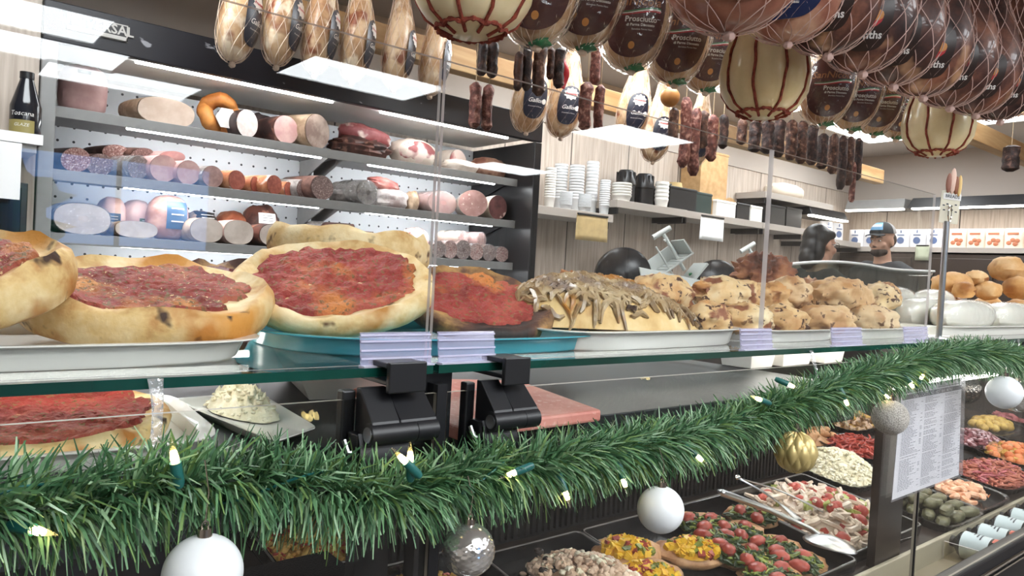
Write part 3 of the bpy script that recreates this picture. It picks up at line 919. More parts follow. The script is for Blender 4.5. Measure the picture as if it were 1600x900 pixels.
def ham(label, H, loc, rz, group, skin, netm, kind, wrap=False):
    t = thing('hanging_ham', label, 'ham', loc, rz, group)
    b = B(); b.grid(lambda u, v: H.S(2 * PI * u, H.h * v ** 1.35), 34, 30, cu=True, capv=True); b.obj('body', skin, t)
    if kind != 'speck' or True:
        b = B(); net(b, H); b.obj('net', netm, t)
    b = B(); c = H.S(0, H.h)[0] * .5 + H.S(PI, H.h)[0] * .5
    top = RAILZ - loc[2] + .005
    b.tube([(c, 0, H.h - .05), (c, 0, H.h + .02), (c * .5, 0, top)], [.02, .006, .003], 6); b.obj('hanging_string', ROPE, t)
    if kind == 'maroon':
        o = smooth_poly([(0, .118), (.055, .095), (.078, .062), (.082, 0), (.062, -.075), (0, -.105), (-.062, -.075), (-.082, 0), (-.078, .062), (-.055, .095)])
        o = [(x * 1.12, z * 1.05) for x, z in o]
        cz = .135
        b = B(); patch(b, H, o, (0, cz), .0075); lb = b.obj('label', L_MAROON, t)
        b = B(); put_text(b, 'SanNicola', .036, lambda x, z: H.XY(x, cz + .038 + z, .0095), shear=.15, bold=.0006); b.obj('lettering', L_GOLD, lb, smooth=False)
        b = B()
        put_text(b, 'Prosciutto', .022, lambda x, z: H.XY(x + .02, cz - .012 + z, .0095), bold=.0005)
        put_text(b, 'di Parma Disossato', .0105, lambda x, z: H.XY(x + .02, cz - .028 + z, .0095), bold=.0003)
        put_text(b, 'Boneless Parma Ham', .007, lambda x, z: H.XY(x + .025, cz - .040 + z, .0095))
        b.obj('lettering', L_WHITE, lb, smooth=False)
        for q, (mat_, dz) in enumerate(((L_GREEN, .0155), (L_CREST, .0110), (L_RED, .0065))):
            b = B(); b.grid(lambda u, v: H.XY(-.06 + u * (.135), cz + dz - .006 * math.sin(PI * u * 1.5 + .6) + (v - .5) * .0042 * (.3 + u), .0092 + q * .0002), 16, 2)
            b.obj('flag_stripe', mat_, lb)
        b = B(); patch(b, H, [(-.014, -.014), (.014, -.014), (.014, .014), (-.014, .014)], (.0, cz + .088), .0095, 2); bd = b.obj('badge', L_RED, lb)
        b = B(); put_text(b, 'AB', .013, lambda x, z: H.XY(x, cz + .09 + z, .0110), bold=.0006); b.obj('lettering', L_WHITE, bd, smooth=False)
        b = B(); patch(b, H, [(.009 * math.cos(a), .009 * math.sin(a)) for a in [2 * PI * i / 14 for i in range(14)]], (0, cz - .082), .0095, 2); b.obj('seal', L_ORANGE, lb)
        b = B(); b.blob((.0, -.01, .004), (.03, .022, .012), amp=.5, nu=10, nv=7); b.obj('tie_tape', L_GREEN, t)
    elif kind == 'navy':
        o = smooth_poly([(0, .10), (.05, .075), (.066, .0), (.05, -.085), (0, -.11), (-.05, -.085), (-.066, .0), (-.05, .075)])
        cz = .17
        b = B(); patch(b, H, o, (0, cz), .007); lb = b.obj('label', L_NAVY, t)
        star = []
        for i in range(20):
            a = 2 * PI * i / 20; k = .036 if i % 2 else .028
            star.append((k * math.cos(a) * 1.15, k * math.sin(a)))
        b = B(); patch(b, H, star, (.0, cz + .055), .009, 3); cr = b.obj('crest', L_CREST, lb)
        b = B(); put_text(b, 'Prosciutto', .015, lambda x, z: H.XY(x, cz + .055 + z, .0105), shear=.2, bold=.0006); b.obj('lettering', L_RED, cr, smooth=False)
        b = B()
        put_text(b, 'Galloni', .030, lambda x, z: H.XY(x, cz - .02 + z, .009), shear=.3, bold=.0004)
        put_text(b, 'Prosciutto di Parma', .009, lambda x, z: H.XY(x, cz - .05 + z, .009), shear=.1)
        b.obj('lettering', L_WHITE, lb, smooth=False)
        b = B(); patch(b, H, [(.014 * math.cos(a), .014 * math.sin(a)) for a in [2 * PI * i / 12 for i in range(12)]], (.045, cz - .02), .0095, 2); b.obj('seal', L_CREST, lb)
    elif kind == 'speck':
        o = smooth_poly([(0, .075), (.05, .06), (.06, 0), (.045, -.06), (0, -.075), (-.045, -.06), (-.06, 0), (-.05, .06)])
        cz = .115
        b = B(); patch(b, H, o, (0, cz), .007); lb = b.obj('label', L_BROWN, t)
        b = B(); patch(b, H, [(.028 * math.cos(a) * 1.3, .028 * math.sin(a)) for a in [2 * PI * i / 14 for i in range(14)]], (0, cz + .005), .0088, 2); b.obj('picture', L_RED, lb)
        b = B(); patch(b, H, [(.012 * math.cos(a) * 1.2, .014 * math.sin(a)) for a in [2 * PI * i / 10 for i in range(10)]], (.022, cz + .01), .0098, 2); b.obj('picture', L_ORANGE, lb)
        b = B(); put_text(b, 'months', .026, lambda x, z: H.XY(x, cz - .04 + z, .0095), bold=.0006); put_text(b, '18', .028, lambda x, z: H.XY(x, cz + .05 + z, .0095), bold=.0006)
        b.obj('lettering', L_WHITE, lb, smooth=False)
    elif kind == 'blue':
        o = smooth_poly([(-.11, .09), (.11, .09), (.115, 0), (.07, -.05), (0, -.062), (-.07, -.05), (-.115, 0)])
        cz = .105
        b = B(); patch(b, H, o, (0, cz), .007); lb = b.obj('label', L_NAVY2, t)
        b = B()
        for x0, x1, z0, z1 in ((-.05, .05, .022, .024), (-.05, .05, .004, .006), (-.05, -.048, .006, .022), (.048, .05, .006, .022)):
            b.grid(lambda u, v: H.XY(x0 + u * (x1 - x0), cz + z0 + v * (z1 - z0), .009), 7, 2)
        put_text(b, 'PRODUCT OF ITALY', .0105, lambda x, z: H.XY(x, cz + .014 + z, .009), bold=.0004)
        put_text(b, 'ADD TO THE DELI SELECTION', .007, lambda x, z: H.XY(x, cz - .008 + z, .009), bold=.0002)
        put_text(b, 'SAN DANIELE DEL FRIULI', .0075, lambda x, z: H.XY(x, cz - .024 + z, .009), bold=.0004)
        put_text(b, 'prosciutto crudo', .006, lambda x, z: H.XY(x, cz - .036 + z, .009))
        b.obj('lettering', L_WHITE, lb, smooth=False)
    if wrap:
        b = B()

        def wf(u, v):
            z = H.h * v ** 1.2
            P = Vector(H.S(2 * PI * u, z, .012))
            return P + Vector((noise.noise(P * 22) * .008, noise.noise(P * 22 + Vector((5, 5, 5))) * .008, 0))
        b.grid(wf, 30, 24, cu=True); b.obj('wrapper', WRAP, t)
    return t


# row above the refrigerator
HA = Ham(.098, .066, .52, .03, 1)
YA = 2.75
rowA = [(365, 96), (433, 101), (492, 113), (550, 125), (615, 136), (672, 147), (825, 204), (879, 212), (986, 218), (1024, 222), (1088, 214)]
GA = 'navy label hams over the refrigerator'
labA = ['netted ham with navy label, first of the row over the black canopy', 'second netted ham over the black canopy', 'third netted ham over the black canopy', 'fourth netted ham over the black canopy',
        'fifth netted ham over the black canopy', 'sixth netted ham over the black canopy, by the big cream cheese', 'netted navy label ham under the dark salami sticks',
        'netted navy label ham with a red ribbon hanging beside it', 'netted ham with red and cream crest below the maroon label hams', 'netted crest ham half behind its twin, below the maroon label hams', 'netted ham half hidden behind salami, last of the row']
pr = None
for i, (px, py) in enumerate(rowA):
    ya = YA + (-.07 + .025 * i if i < 6 else (0, .06, 0, .06, 0)[i - 6])
    P = at(px, py + 3, y=ya)
    rz = math.radians([46, 48, 50, 48, 46, 44, -14, -20, -24, -18, -20][i])
    z = 2.02 if i < 6 else 1.985
    z = P.z if abs(P.z - z) < .08 else z
    if pr is None: pr = ham(labA[0], HA, (P.x, P.y, 2.03), rz, GA, SKIN_P, NET, 'navy'); pr.location.z = z; pr.scale = (.93,) * 3
    else: dup(pr, labA[i], (P.x, P.y, z), (0, 0, rz), .93)

# maroon label row
HB = Ham(.104, .080, .5, .02, 5)
rowB = [(843, 70), (914, 77), (990, 108), (1057, 130), (1105, 142), (1290, 195), (1333, 203), (1368, 210), (1402, 216)]
labB = ['maroon label ham right beside the big cream cheese', 'maroon label ham second from the big cream cheese', 'ham in clear wrap whose maroon label faces out in full',
        'maroon label ham just past the fully facing one', 'maroon label ham tucked beside the middle corded cheese', 'maroon label ham between middle and last corded cheese, first of four',
        'second of four maroon label hams before the last corded cheese', 'third of four maroon label hams before the last corded cheese', 'maroon label ham touching the last corded cheese']
pr = None
for i, (px, py) in enumerate(rowB):
    P = at(px, py, y=(1.50, 1.54, 1.58, 1.62, 1.72, 1.52, 1.54, 1.56, 1.58)[i])
    rz = math.radians([-44, -38, -48, -44, -40, -52, -50, -50, -50][i])
    if pr is None: pr = ham(labB[0], HB, (P.x, P.y, 1.985), rz, 'maroon label hams in clear wrap', SKIN_P, NET, 'maroon', wrap=True); pr.location.z = P.z
    else: dup(pr, labB[i], (P.x, P.y, P.z), (0, 0, rz), 1)

# dark row at the counter
HC = Ham(.125, .074, .46, .02, 9, .10)
rowC = [(1298, 84), (1352, 112), (1400, 132), (1446, 150), (1488, 166), (1528, 178), (1566, 188)]
HD = Ham(.150, .105, .46, .01, 11)
P = at(1140, 51, y=1.02)
pr = ham('broad netted ham with bright navy label in white print', HD, (P.x, P.y, 1.93), math.radians(-52), 'bright navy label hams', rampmat('rosy_ham_meat', [(.2, '#6e4032'), (.5, '#9a6350'), (.8, '#c49a80')], scale=6, rough=.4, bump=.25, spots=[('#dfc4a6', 5, .56, .66)], coat=.3), NET_D, 'blue')
pr.location.z = P.z
P = at(1232, 66, y=1.04); dup(pr, 'second broad navy label ham, tucked behind the first', (P.x, P.y, P.z), (0, 0, math.radians(-68)), .83)
pr = None
for i, (px, py) in enumerate(rowC):
    P = at(px, py, y=1.0)
    rz = math.radians([-66, -62, -68, -58, -66, -60, -64][i]); lab = '%s dark speck ham in pinkish net, counted from the navy label hams' % ORD[i]
    if pr is None: pr = ham(lab, HC, (P.x, P.y, 1.95), rz, 'dark speck hams in a row', SKIN_D, NET_D, 'speck'); pr.location.z = P.z
    else: dup(pr, lab, (P.x, P.y, P.z), (0, 0, rz), 1)

# ------------------------------------------------------------------ corded cheeses
CHEESE = rampmat('cream_cheese_rind', [(.3, '#d8c192'), (.7, '#e8d8b0')], scale=5, rough=.35, bump=.05, coat=.25, spots=[('#b5533f', 30, .74, .77)], sss=.1)
CORD = rampmat('red_brown_cord', [(.3, '#6e2a20'), (.7, '#9a4a38')], scale=60, rough=.8, bump=.5)
R0 = .14


def cprof(v):
    pts = [(0, .30), (.03, .52), (.10, .80), (.20, .95), (.32, 1.0), (.45, .95), (.6, .82), (.75, .64), (.88, .46), (1, .34)]
    for i in range(len(pts) - 1):
        if v <= pts[i + 1][0]:
            k = (v - pts[i][0]) / (pts[i + 1][0] - pts[i][0]); k = k * k * (3 - 2 * k) * .5 + k * .5
            return pts[i][1] * (1 - k) + pts[i + 1][1] * k
    return pts[-1][1]


NL = 9


def csurf(th, v, off=0):
    g = abs(math.sin(NL * th / 2)) ** .45
    r = R0 * cprof(v) * (.93 + .07 * g) + off
    return (r * math.cos(th), r * math.sin(th), .40 * v ** 1.02 - off * max(0, 1 - v * 12))


def cheese(label, loc, rz):
    t = thing('hanging_cheese', label, 'cheese', loc, rz, 'corded cheeses over the counter')
    b = B(); b.grid(lambda u, v: csurf(2 * PI * u, v), NL * 10, 26, cu=True, capv=True); b.obj('body', CHEESE, t, angle=80)
    b = B()
    for i in range(NL):
        th = 2 * PI * i / NL
        pts = [csurf(th + .02 * math.sin(j), j / 22, .002) for j in range(23)]
        b.tube(pts, .0045, 6)
        pts = [csurf(th + (2 * PI / NL) * j / 8, .028 + .012 * math.sin(PI * j / 8), .003) for j in range(9)]
        b.tube(pts, [.005 + .002 * math.sin(j * 2.3 + i) for j in range(9)], 6)
    b.obj('cord', CORD, t)
    b = B(); b.tube([(0, 0, .38), (0, 0, .42), (0, 0, RAILZ - loc[2] + .005)], [.04, .012, .004], 8); b.obj('hanging_string', ROPE, t)
    return t


cl = [((735, 65), 1.36, 'biggest cream coloured corded cheese, above the pane joint'), ((1190, 190), 1.31, 'middle cream coloured corded cheese, below the navy label hams'), ((1462, 248), 1.27, 'last cream coloured corded cheese, below the dark speck hams')]
pr = None
for (px, py), y, lab in cl:
    P = at(px, py, y=y)
    P.z += .012
    if pr is None: pr = cheese(lab, (P.x, P.y, P.z), .3)
    else: dup(pr, lab, (P.x, P.y, P.z), (0, 0, .3 + px))

# ------------------------------------------------------------------ dried salami
SAL = {'red': rampmat('red_salami_casing', [(.3, '#4f2a25'), (.55, '#7d4a40'), (.75, '#b98f80')], scale=45, rough=.6, bump=.6),
       'dark': rampmat('black_salami_casing', [(.3, '#1d1413'), (.6, '#3f2a25'), (.8, '#6d5046')], scale=40, rough=.6, bump=.6),
       'brown': rampmat('brown_salami_casing', [(.3, '#2f1d18'), (.6, '#5a3a2d'), (.82, '#9a7c6a')], scale=35, rough=.6, bump=.6)}
_sp = {}


def salami(label, px, y0, y1, w, kind, y=2.2, bend=0.0, group='dried salami sticks on the low rail', strings=True):
    A = at(px, y0, y=y); Bt = at(px, y1, y=y)
    s = mpp(px, y); L = A.z - Bt.z; r = w * s / 2
    t = thing('hanging_salami', label, 'salami', (Bt.x, y, Bt.z), 0, group)
    n = 12
    pts = [(bend * L * math.sin(PI * j / n), 0, L * j / n) for j in range(n + 1)]
    rs = [r * (1 - .55 * max(0, 1 - j * 1.2) - .55 * max(0, 1 - (n - j) * 1.2)) * (1 + .10 * noise.noise(Vector((j * .8, px, w)))) for j in range(n + 1)]
    b = B(); b.tube(pts, rs, 10)
    for i, v in enumerate(b.v):
        q = Vector(v) * 45 + Vector((px, 0, 0)); b.v[i] = tuple(Vector(v) * 1.0 + Vector((noise.noise(q), noise.noise(q + Vector((9, 9, 9))), 0)) * r * .22)
    b.obj('casing', SAL[kind], t)
    b = B(); top = 2.475 - Bt.z if y == 2.2 else RAILZ - Bt.z + .005
    b.tube([(0, 0, L - .008), (0, 0, top)], .0018, 5); b.obj('hanging_string', ROPE, t)
    return t


for px, y0, y1, w, k, lab in [
    (752, 66, 118, 17, 'dark', 'dark salami stick under the big cream cheese, first of the pair'), (769, 64, 122, 18, 'dark', 'dark salami stick under the big cream cheese, second of the pair'),
    (740, 128, 200, 19, 'red', 'reddish salami stick seen through the pane joint, straighter one'), (761, 132, 204, 18, 'red', 'reddish salami stick just past the pane joint, bent one'),
    (808, 80, 142, 14, 'brown', 'thin salami stick, first of the bunch under the maroon label hams'), (822, 62, 142, 15, 'dark', 'dark salami stick, second of the bunch under the maroon label hams'),
    (842, 66, 150, 20, 'brown', 'thick salami stick in the middle of the bunch by the red ribbon'), (859, 74, 124, 12, 'brown', 'short salami stick in the bunch by the red ribbon'), (873, 74, 138, 17, 'dark', 'salami stick touching the red ribbon'),
    (929, 62, 132, 16, 'red', 'long reddish salami stick below the fully facing maroon label'), (914, 128, 204, 20, 'red', 'rough reddish salami under the long stick'), (935, 132, 206, 16, 'red', 'second rough reddish salami under the long stick'),
    (1051, 168, 222, 15, 'brown', 'brown salami beside the little round cheese'), (1066, 150, 262, 18, 'red', 'long wrinkled salami hanging lowest before the steel stacks'), (1083, 168, 275, 18, 'red', 'long wrinkled salami, neighbour of the lowest one'),
    (1097, 172, 232, 15, 'brown', 'salami in the bunch before the middle cheese, third stick'), (1110, 178, 252, 17, 'red', 'curled red salami under the middle cheese'), (1128, 178, 232, 14, 'dark', 'dark salami under the middle cheese rim'),
    (1158, 186, 226, 15, 'brown', 'tan salami stick hanging below the middle cheese'), (1178, 188, 238, 18, 'dark', 'black salami stick below the middle cheese, first of three'), (1197, 188, 240, 19, 'dark', 'black salami stick below the middle cheese, second of three'),
    (1216, 186, 246, 18, 'dark', 'black salami stick below the middle cheese, third of three'), (1234, 186, 250, 17, 'brown', 'brown salami stick past the black ones'), (1251, 188, 256, 17, 'brown', 'brown salami stick under the four maroon label hams, first'),
    (1268, 192, 258, 16, 'dark', 'dark salami stick under the four maroon label hams, second'), (1284, 208, 264, 16, 'dark', 'dark salami stick under the four maroon label hams, third'), (1300, 208, 272, 15, 'brown', 'salami stick under the four maroon label hams, fourth'),
    (1312, 210, 296, 14, 'dark', 'long dark salami stick next to the lowest thin one'), (1325, 212, 290, 14, 'brown', 'brown salami stick at the end of the bunch'), (1338, 214, 282, 13, 'dark', 'last dark salami stick of the bunch'),
    (1330, 252, 316, 9, 'red', 'thin red salami hanging lowest at the end of the bunch')]:
    salami(lab, px, y0, y1, w, k, bend=random.uniform(-.05, .05), y=2.2 if not (px == 1330) else 2.14 + .06)
salami('single short salami hanging alone in front of the end wall', 1578, 226, 268, 24, 'dark', y=1.58)
P = at(1047, 152, y=2.2)
t = thing('hanging_cheese', 'little round tan cheese hanging among the salami', 'cheese', (P.x, 2.2, P.z - .045))
b = B(); b.blob((0, 0, .045), (.045, .045, .045), amp=.03); b.blob((.01, 0, .105), (.025, .025, .028)); b.obj('body', rampmat('tan_cheese', [(.3, '#a9743e'), (.7, '#c79758')], scale=6, rough=.4), t)
b = B(); b.tube([(.01, 0, .12), (0, 0, 2.475 - P.z + .045)], .002, 5); b.obj('hanging_string', ROPE, t)
P = at(884, 105, y=2.3); Q = at(880, 138, y=2.3)
t = thing('hanging_ribbon', 'red ribbon hanging beside a navy label ham', 'ribbon', (Q.x, 2.3, Q.z))
b = B(); L_ = 2.475 - Q.z
b.grid(lambda u, v: ((u - .5) * .03 + .012 * math.sin(5 * v), .008 * math.sin(7 * v + u), v * (P.z - Q.z + .06)), 3, 14)
for i in range(len(b.f)): pass
o = b.obj('strip', plain('red_ribbon', '#b01f2a', rough=.6), t); m_ = o.modifiers.new('thick', 'SOLIDIFY'); m_.thickness = .002
b = B(); b.tube([(0, 0, P.z - Q.z + .05), (0, -.1, L_)], .0015, 5); b.obj('hanging_string', ROPE, t)
# ------------------------------------------------------------------ counter case
GZ, GY0, GY1, GT = 1.185, .72, 1.42, .010
JX = at(688, 572, z=GZ).x            # joint of the glass
CASEX0, CASEX1 = -.55, 5.2
JX2 = at(1467, 522, z=GZ).x + .015
SY = .738                              # sneeze glass plane
case = thing('deli_case', 'long deli display case with dark deck and glass front', 'display case', ((CASEX0 + CASEX1) / 2, 1.85, 0))
cxm = (CASEX0 + CASEX1) / 2


def cl_(x, y, z): return (x - cxm, y - 1.85, z)


DARKWOOD = rampmat('dark_wood_deck', [(.3, '#1f1917'), (.7, '#3a2f2a')], scale=5, detail=6, rough=.35, bump=.05, stretch=(.2, 1, 1))
GRILLE = plain('black_grille', '#131316', rough=.5)
# sloping deck
b = B()
x0, x1 = CASEX0 + .02, CASEX1 - .02
b.add([cl_(x, y, deckz(y) - d) for d in (0, .02) for x, y in ((x0, .93), (x1, .93), (x1, 1.84), (x0, 1.84))], [(0, 1, 2, 3), (7, 6, 5, 4), (0, 4, 5, 1), (1, 5, 6, 2), (2, 6, 7, 3), (3, 7, 4, 0)])
b.obj('deck', DARKWOOD, case, smooth=False)
b = B(); b.span(cl_(CASEX0, 1.83, .1), cl_(CASEX1, 1.86, 1.165)); b.obj('back_panel', plain('case_back', '#2c2927', rough=.3), case, smooth=False)
b = B(); b.span(cl_(CASEX0, .735, .1), cl_(CASEX0 + .02, 1.84, 1.17)); b.obj('end_panel', BLACKM, case, smooth=False)
b = B(); b.span(cl_(CASEX1 - .02, .735, .1), cl_(CASEX1, 1.84, 1.17)); b.obj('end_panel', BLACKM, case, smooth=False)
b = B(); b.span(cl_(CASEX0, .735, .08), cl_(CASEX1, .76, .49)); b.span(cl_(CASEX0, .76, .08), cl_(CASEX1, 1.84, .12)); b.obj('plinth', BLACKM, case, smooth=False)
b = B(); b.span(cl_(CASEX0, .718, .49), cl_(CASEX1, .76, .55)); b.obj('bumper', BLACKP, case, smooth=False, bev=.006)
b = B(); b.tube([cl_(CASEX0, .713, .512), cl_(CASEX1, .713, .512)], .006, 8); b.tube([cl_(CASEX0, .715, .492), cl_(CASEX1, .715, .492)], .004, 8); b.obj('bumper_trim', CHROME, case)
# front ledge (holds the bottles) and beige rail
b = B(); b.span(cl_(CASEX0 + .02, .765, .42), cl_(CASEX1 - .02, .93, .43)); b.obj('front_ledge', plain('beige_ledge', '#8f8470', rough=.4), case, smooth=False)
b = B(); b.span(cl_(CASEX0 + .02, .925, .395), cl_(CASEX1 - .02, .94, .50)); b.obj('front_rail', plain('beige_rail', '#a39a86', rough=.35), case, smooth=False, bev=.003)
# upper worktop on the left
UX1 = at(1325, 600, z=1.08).x
b = B(); b.span(cl_(CASEX0 + .02, .80, 1.062), cl_(UX1, 1.83, 1.08)); b.obj('worktop', plain('black_worktop', '#1f2023', rough=.45), case, smooth=False, bev=.002)
b = B(); b.span(cl_(CASEX0 + .02, .80, 1.0), cl_(UX1, .815, 1.062)); b.obj('worktop_edge', plain('black_worktop_edge', '#191a1c', rough=.35), case, smooth=False)
# posts
for pxa, pxb, y, z0, z1 in ((548, 600, .83, .40, 1.0), (640, 668, .80, .40, 1.0), (1362, 1400, .955, .47, 1.165)):
    xa, xb = at(pxa, 850, y=y).x, at(pxb, 850, y=y).x
    b = B(); b.span(cl_(xa, y - .012, z0), cl_(xb, y + .012, z1)); b.obj('post', DARKWOOD if y > .9 else BLACKM, case, smooth=False)
# ribbed vent at the back of the pans and black hood on the left
b = B()
va, vb = at(560, 850, y=1.50).x, at(1250, 760, y=1.50).x
for i in range(90):
    x = va + (vb - va) * i / 89
    b.box(cl_(x, 1.495, .665), ((vb - va) / 180, .012, .17))
b.span(cl_(va, 1.5, .57), cl_(vb, 1.51, .76))
b.obj('vent_grille', GRILLE, case, smooth=False)
hp = at(545, 886, z=.74)
b = B(); b.span(cl_(CASEX0 + .02, .86, .70), cl_(hp.x, 1.3, .74)); b.obj('air_duct', plain('black_perforated', '#141418', rough=.45, bump=.4, bscale=300), case, smooth=False)
b = B(); b.tube([cl_(CASEX0 + .1, .87, 1.045), cl_(CASEX1 - .1, .87, 1.045)], .010, 8); b.obj('light_tube', glow('case_light', (1, .95, .88, 1), 9), case)
b = B(); b.tube([cl_(UX1 + .05, 1.1, 1.155), cl_(CASEX1 - .1, 1.1, 1.155)], .010, 8); b.obj('light_tube', glow('case_light', (1, .95, .88, 1), 9), case)


def sheet(name, lo, hi, mats, parent=None, edge_axis=None):
    """a pane: clear on its two broad faces, solid colour on its four edges"""
    d = [abs(q - p) for p, q in zip(lo, hi)]
    ax = d.index(min(d))
    b = B(); b.span(lo, hi)
    b.m = [0 if (k // 2) == {0: 0, 1: 1, 2: 2}[ax] else 1 for k in range(6)]
    return b.obj(name, mats, parent, smooth=False)


def shelf_glass(lab, xa, xb):
    o = sheet('glass_shelf', (xa, GY0, GZ - GT), (xb, GY1, GZ), [GLASS_SHELF, EDGE])
    return tag(o, lab, 'glass shelf')


GZB = GZ - .0005
shelf_glass('green edged glass shelf under the tomato pies', CASEX0, JX - .004)
shelf_glass('green edged glass shelf under the onion loaf and stuffed breads', JX + .004, JX2 - .003)
shelf_glass('green edged glass shelf under the mozzarella and bread rolls', JX2 + .003, CASEX1)
# supports behind, under the glass shelf
for i, x in enumerate((-.3, JX + .01, UX1 - .03, JX2, CASEX1 - .1)):
    b = B(); b.span(cl_(x - .012, 1.36, 1.08), cl_(x + .012, 1.39, GZ - GT - .0005)); b.span(cl_(x - .012, .76, GZ - GT - .012), cl_(x + .012, 1.39, GZ - GT - .0005)); b.obj('bracket', BLACKP, case, smooth=False)

# sneeze glass
ZT = 1.547
SNX = [-.75, at(684, 300, y=SY).x, at(1198, 400, y=SY).x, at(1456, 400, y=SY).x]
for i, lab in enumerate(['upright clear guard pane before the tomato pies', 'upright clear guard pane before the onion loaf', 'short upright clear guard pane before the calzones']):
    o = sheet('guard_pane', (SNX[i] + (.003 if i else 0), SY, GZ), (SNX[i + 1] - (.003 if i < 2 else 0), SY + .006, ZT), [GLASS, EDGE_L])
    tag(o, lab, 'glass guard')

b = B(); b.tube([cl_(CASEX0 + .05, 1.0, 1.168), cl_(JX - .12, 1.0, 1.168)], .005, 8); b.obj('light_tube', glow('added_shelf_fill', (1, .96, .9, 1), 6), case)  # fill tubes added under the shelf glass to brighten the plate and worktop
b = B(); b.tube([cl_(JX + .12, 1.0, 1.168), cl_(JX2 - .05, 1.0, 1.168)], .005, 8); b.obj('light_tube', glow('added_shelf_fill', (1, .96, .9, 1), 6), case)
# front glass doors under the shelf
FY = .728
DX = [CASEX0 + .01, at(681, 800, y=FY).x, at(1431, 830, y=FY).x, CASEX1 - .01]
for i, lab in enumerate(['clear front glass door under the tomato pies', 'clear front glass door before the hot food pans', 'clear front glass door before the salad trays and bottles']):
    o = sheet('front_glass', (DX[i] + .008, FY, .551), (DX[i + 1] - .008, FY + .006, 1.150), [GLASS, plain('grey_glass_edge', '#8a8377', rough=.3)])
    tag(o, lab, 'glass door')
b = B(); b.span(cl_(DX[1] - .0075, FY - .001, .551), cl_(DX[1] + .0065, FY + .012, 1.16)); b.span(cl_(DX[1] - .008, FY + .008, .551), cl_(DX[1] + .008, FY + .02, 1.16)); b.obj('door_gasket', BLACKP, case, smooth=False)
b = B(); b.span(cl_(DX[2] - .002, FY - .001, .551), cl_(DX[2] + .002, FY + .008, 1.16)); b.obj('door_gasket', BLACKP, case, smooth=False)


b = B(); b.span(cl_(DX[1] - .035, FY + .021, 1.085), cl_(DX[1] + .028, FY + .06, 1.172)); b.obj('junction_block', BLACKP, case, smooth=False)
# hinges
def hinge(lab, pxa, pxb, mirror, co=0.0):
    ya = .712
    xa, xb = at(pxa, 640, y=ya).x, at(pxb, 620, y=ya).x
    W = xb - xa
    HB_ = BLACKP
    b = B()       # sloping leaves and knuckle barrel

    def leaf(x0, x1, z1):
        poly = [(-.030, .012), (-.026, .022), (.004, z1), (.012, z1), (.012, -.0), (-.012, -.004)]
        vs = [(x, y, z) for x in (x0, x1) for y, z in poly]; n = len(poly)
        fs = [tuple(range(n)), tuple(reversed(range(n, 2 * n)))] + [(i, (i + 1) % n, n + (i + 1) % n, n + i) for i in range(n)]
        b.add(vs, fs)
    leaf(-.32 * W, .02 * W, .054); leaf(.03 * W, .5 * W, .048)
    t = b.obj('hinge', HB_, case, smooth=False, bev=.0012)
    t.location = cl_(xa + W / 2, ya, 1.11)
    if mirror: t.scale = (-1, 1, 1)
    b = B()       # clamp on the shelf glass
    b.span(((-.10 + co) * W, -.014, .058), ((.38 + co) * W, .05, .064 - .0005)); b.span(((-.10 + co) * W, -.020, .050), ((.38 + co) * W, -.0125, .084)); b.span(((-.10 + co) * W, -.014, .0765), ((.38 + co) * W, .03, .083))
    b.obj('clamp', HB_, t, smooth=False, bev=.0015)
    b = B(); b.tube([(-.34 * W, -.022, .008), (.22 * W, -.022, .008)], .0125, 16); b.obj('barrel', HB_, t)
    b = B(); b.tube([(.228 * W, -.022, .008), (.5 * W, -.022, .008)], .0125, 16); b.obj('barrel', HB_, t)
    b = B(); b.tube([(-.352 * W, -.022, .008), (-.338 * W, -.022, .008)], .0085, 16); b.obj('pin', STEEL, t)
    b = B()       # lower clamp on the door glass
    b.grid(lambda u, v: (-.40 * W + u * .60 * W, -.012 - .010 * math.sin(PI * v), -.062 + v * .07), 2, 8); b.span((-.40 * W, -.012, -.062), (.20 * W, .012, .006))
    b.obj('door_clamp', HB_, t, smooth=True, angle=30, bev=.001)
    b = B(); b.span((-.46 * W, .016, -.05), (-.30 * W, .03, .05)); b.obj('back_plate', HB_, t, smooth=False, bev=.002)
    b = B(); b.tube([(-.5 * W, .0, .0), (-.48 * W, -.006, -.012), (-.40 * W, -.008, -.014)], .0028, 8); b.obj('spring_wire', STEEL, t)
    return t


hinge('black hinge clamp on the tomato pie side of the glass joint', 540, 664, False)
hinge('black hinge clamp on the cutting board side of the glass joint', 736, 820, False)

# price tag holders of clear plastic on the shelf edge
TAGP = pane_mat('clear_lilac_plastic', tint=(.86, .85, .95), gain=1.5, rough=.08, haze=.22, hazecol='#d9d6ea')
TAGR = pane_mat('clear_lilac_rib', tint=(.9, .9, 1), gain=2, rough=.1, haze=.45, hazecol='#e6e3f2')


def tagholder(lab, pxa, pxb, py):
    ya = GY0 + .003
    A = at(pxa, py, y=ya); Z = at(pxb, py, y=ya)
    W = Z.x - A.x
    t = thing('tag_holder', lab, 'price tag holder', (A.x, ya, GZ), group='empty clear price tag holders')
    b = B(); b.span((0, -.002, 0), (W, .0115, .0018)); b.obj('foot', TAGR, t, smooth=False)
    b = B(); b.add([(0, .006, .002), (W, .006, .002), (W, .0115, .038), (0, .0115, .038), (0, .0075, .002), (W, .0075, .002), (W, .013, .038), (0, .013, .038)], [(0, 1, 2, 3), (5, 4, 7, 6), (0, 4, 5, 1), (1, 5, 6, 2), (2, 6, 7, 3), (3, 7, 4, 0)])
    b.obj('sheet', TAGP, t, smooth=False)
    for z in (.008, .017, .027, .034):
        b = B(); y = .006 + .0055 * z / .038; b.span((0, y - .002, z), (W, y, z + .002)); b.obj('rib', TAGR, t, smooth=False)


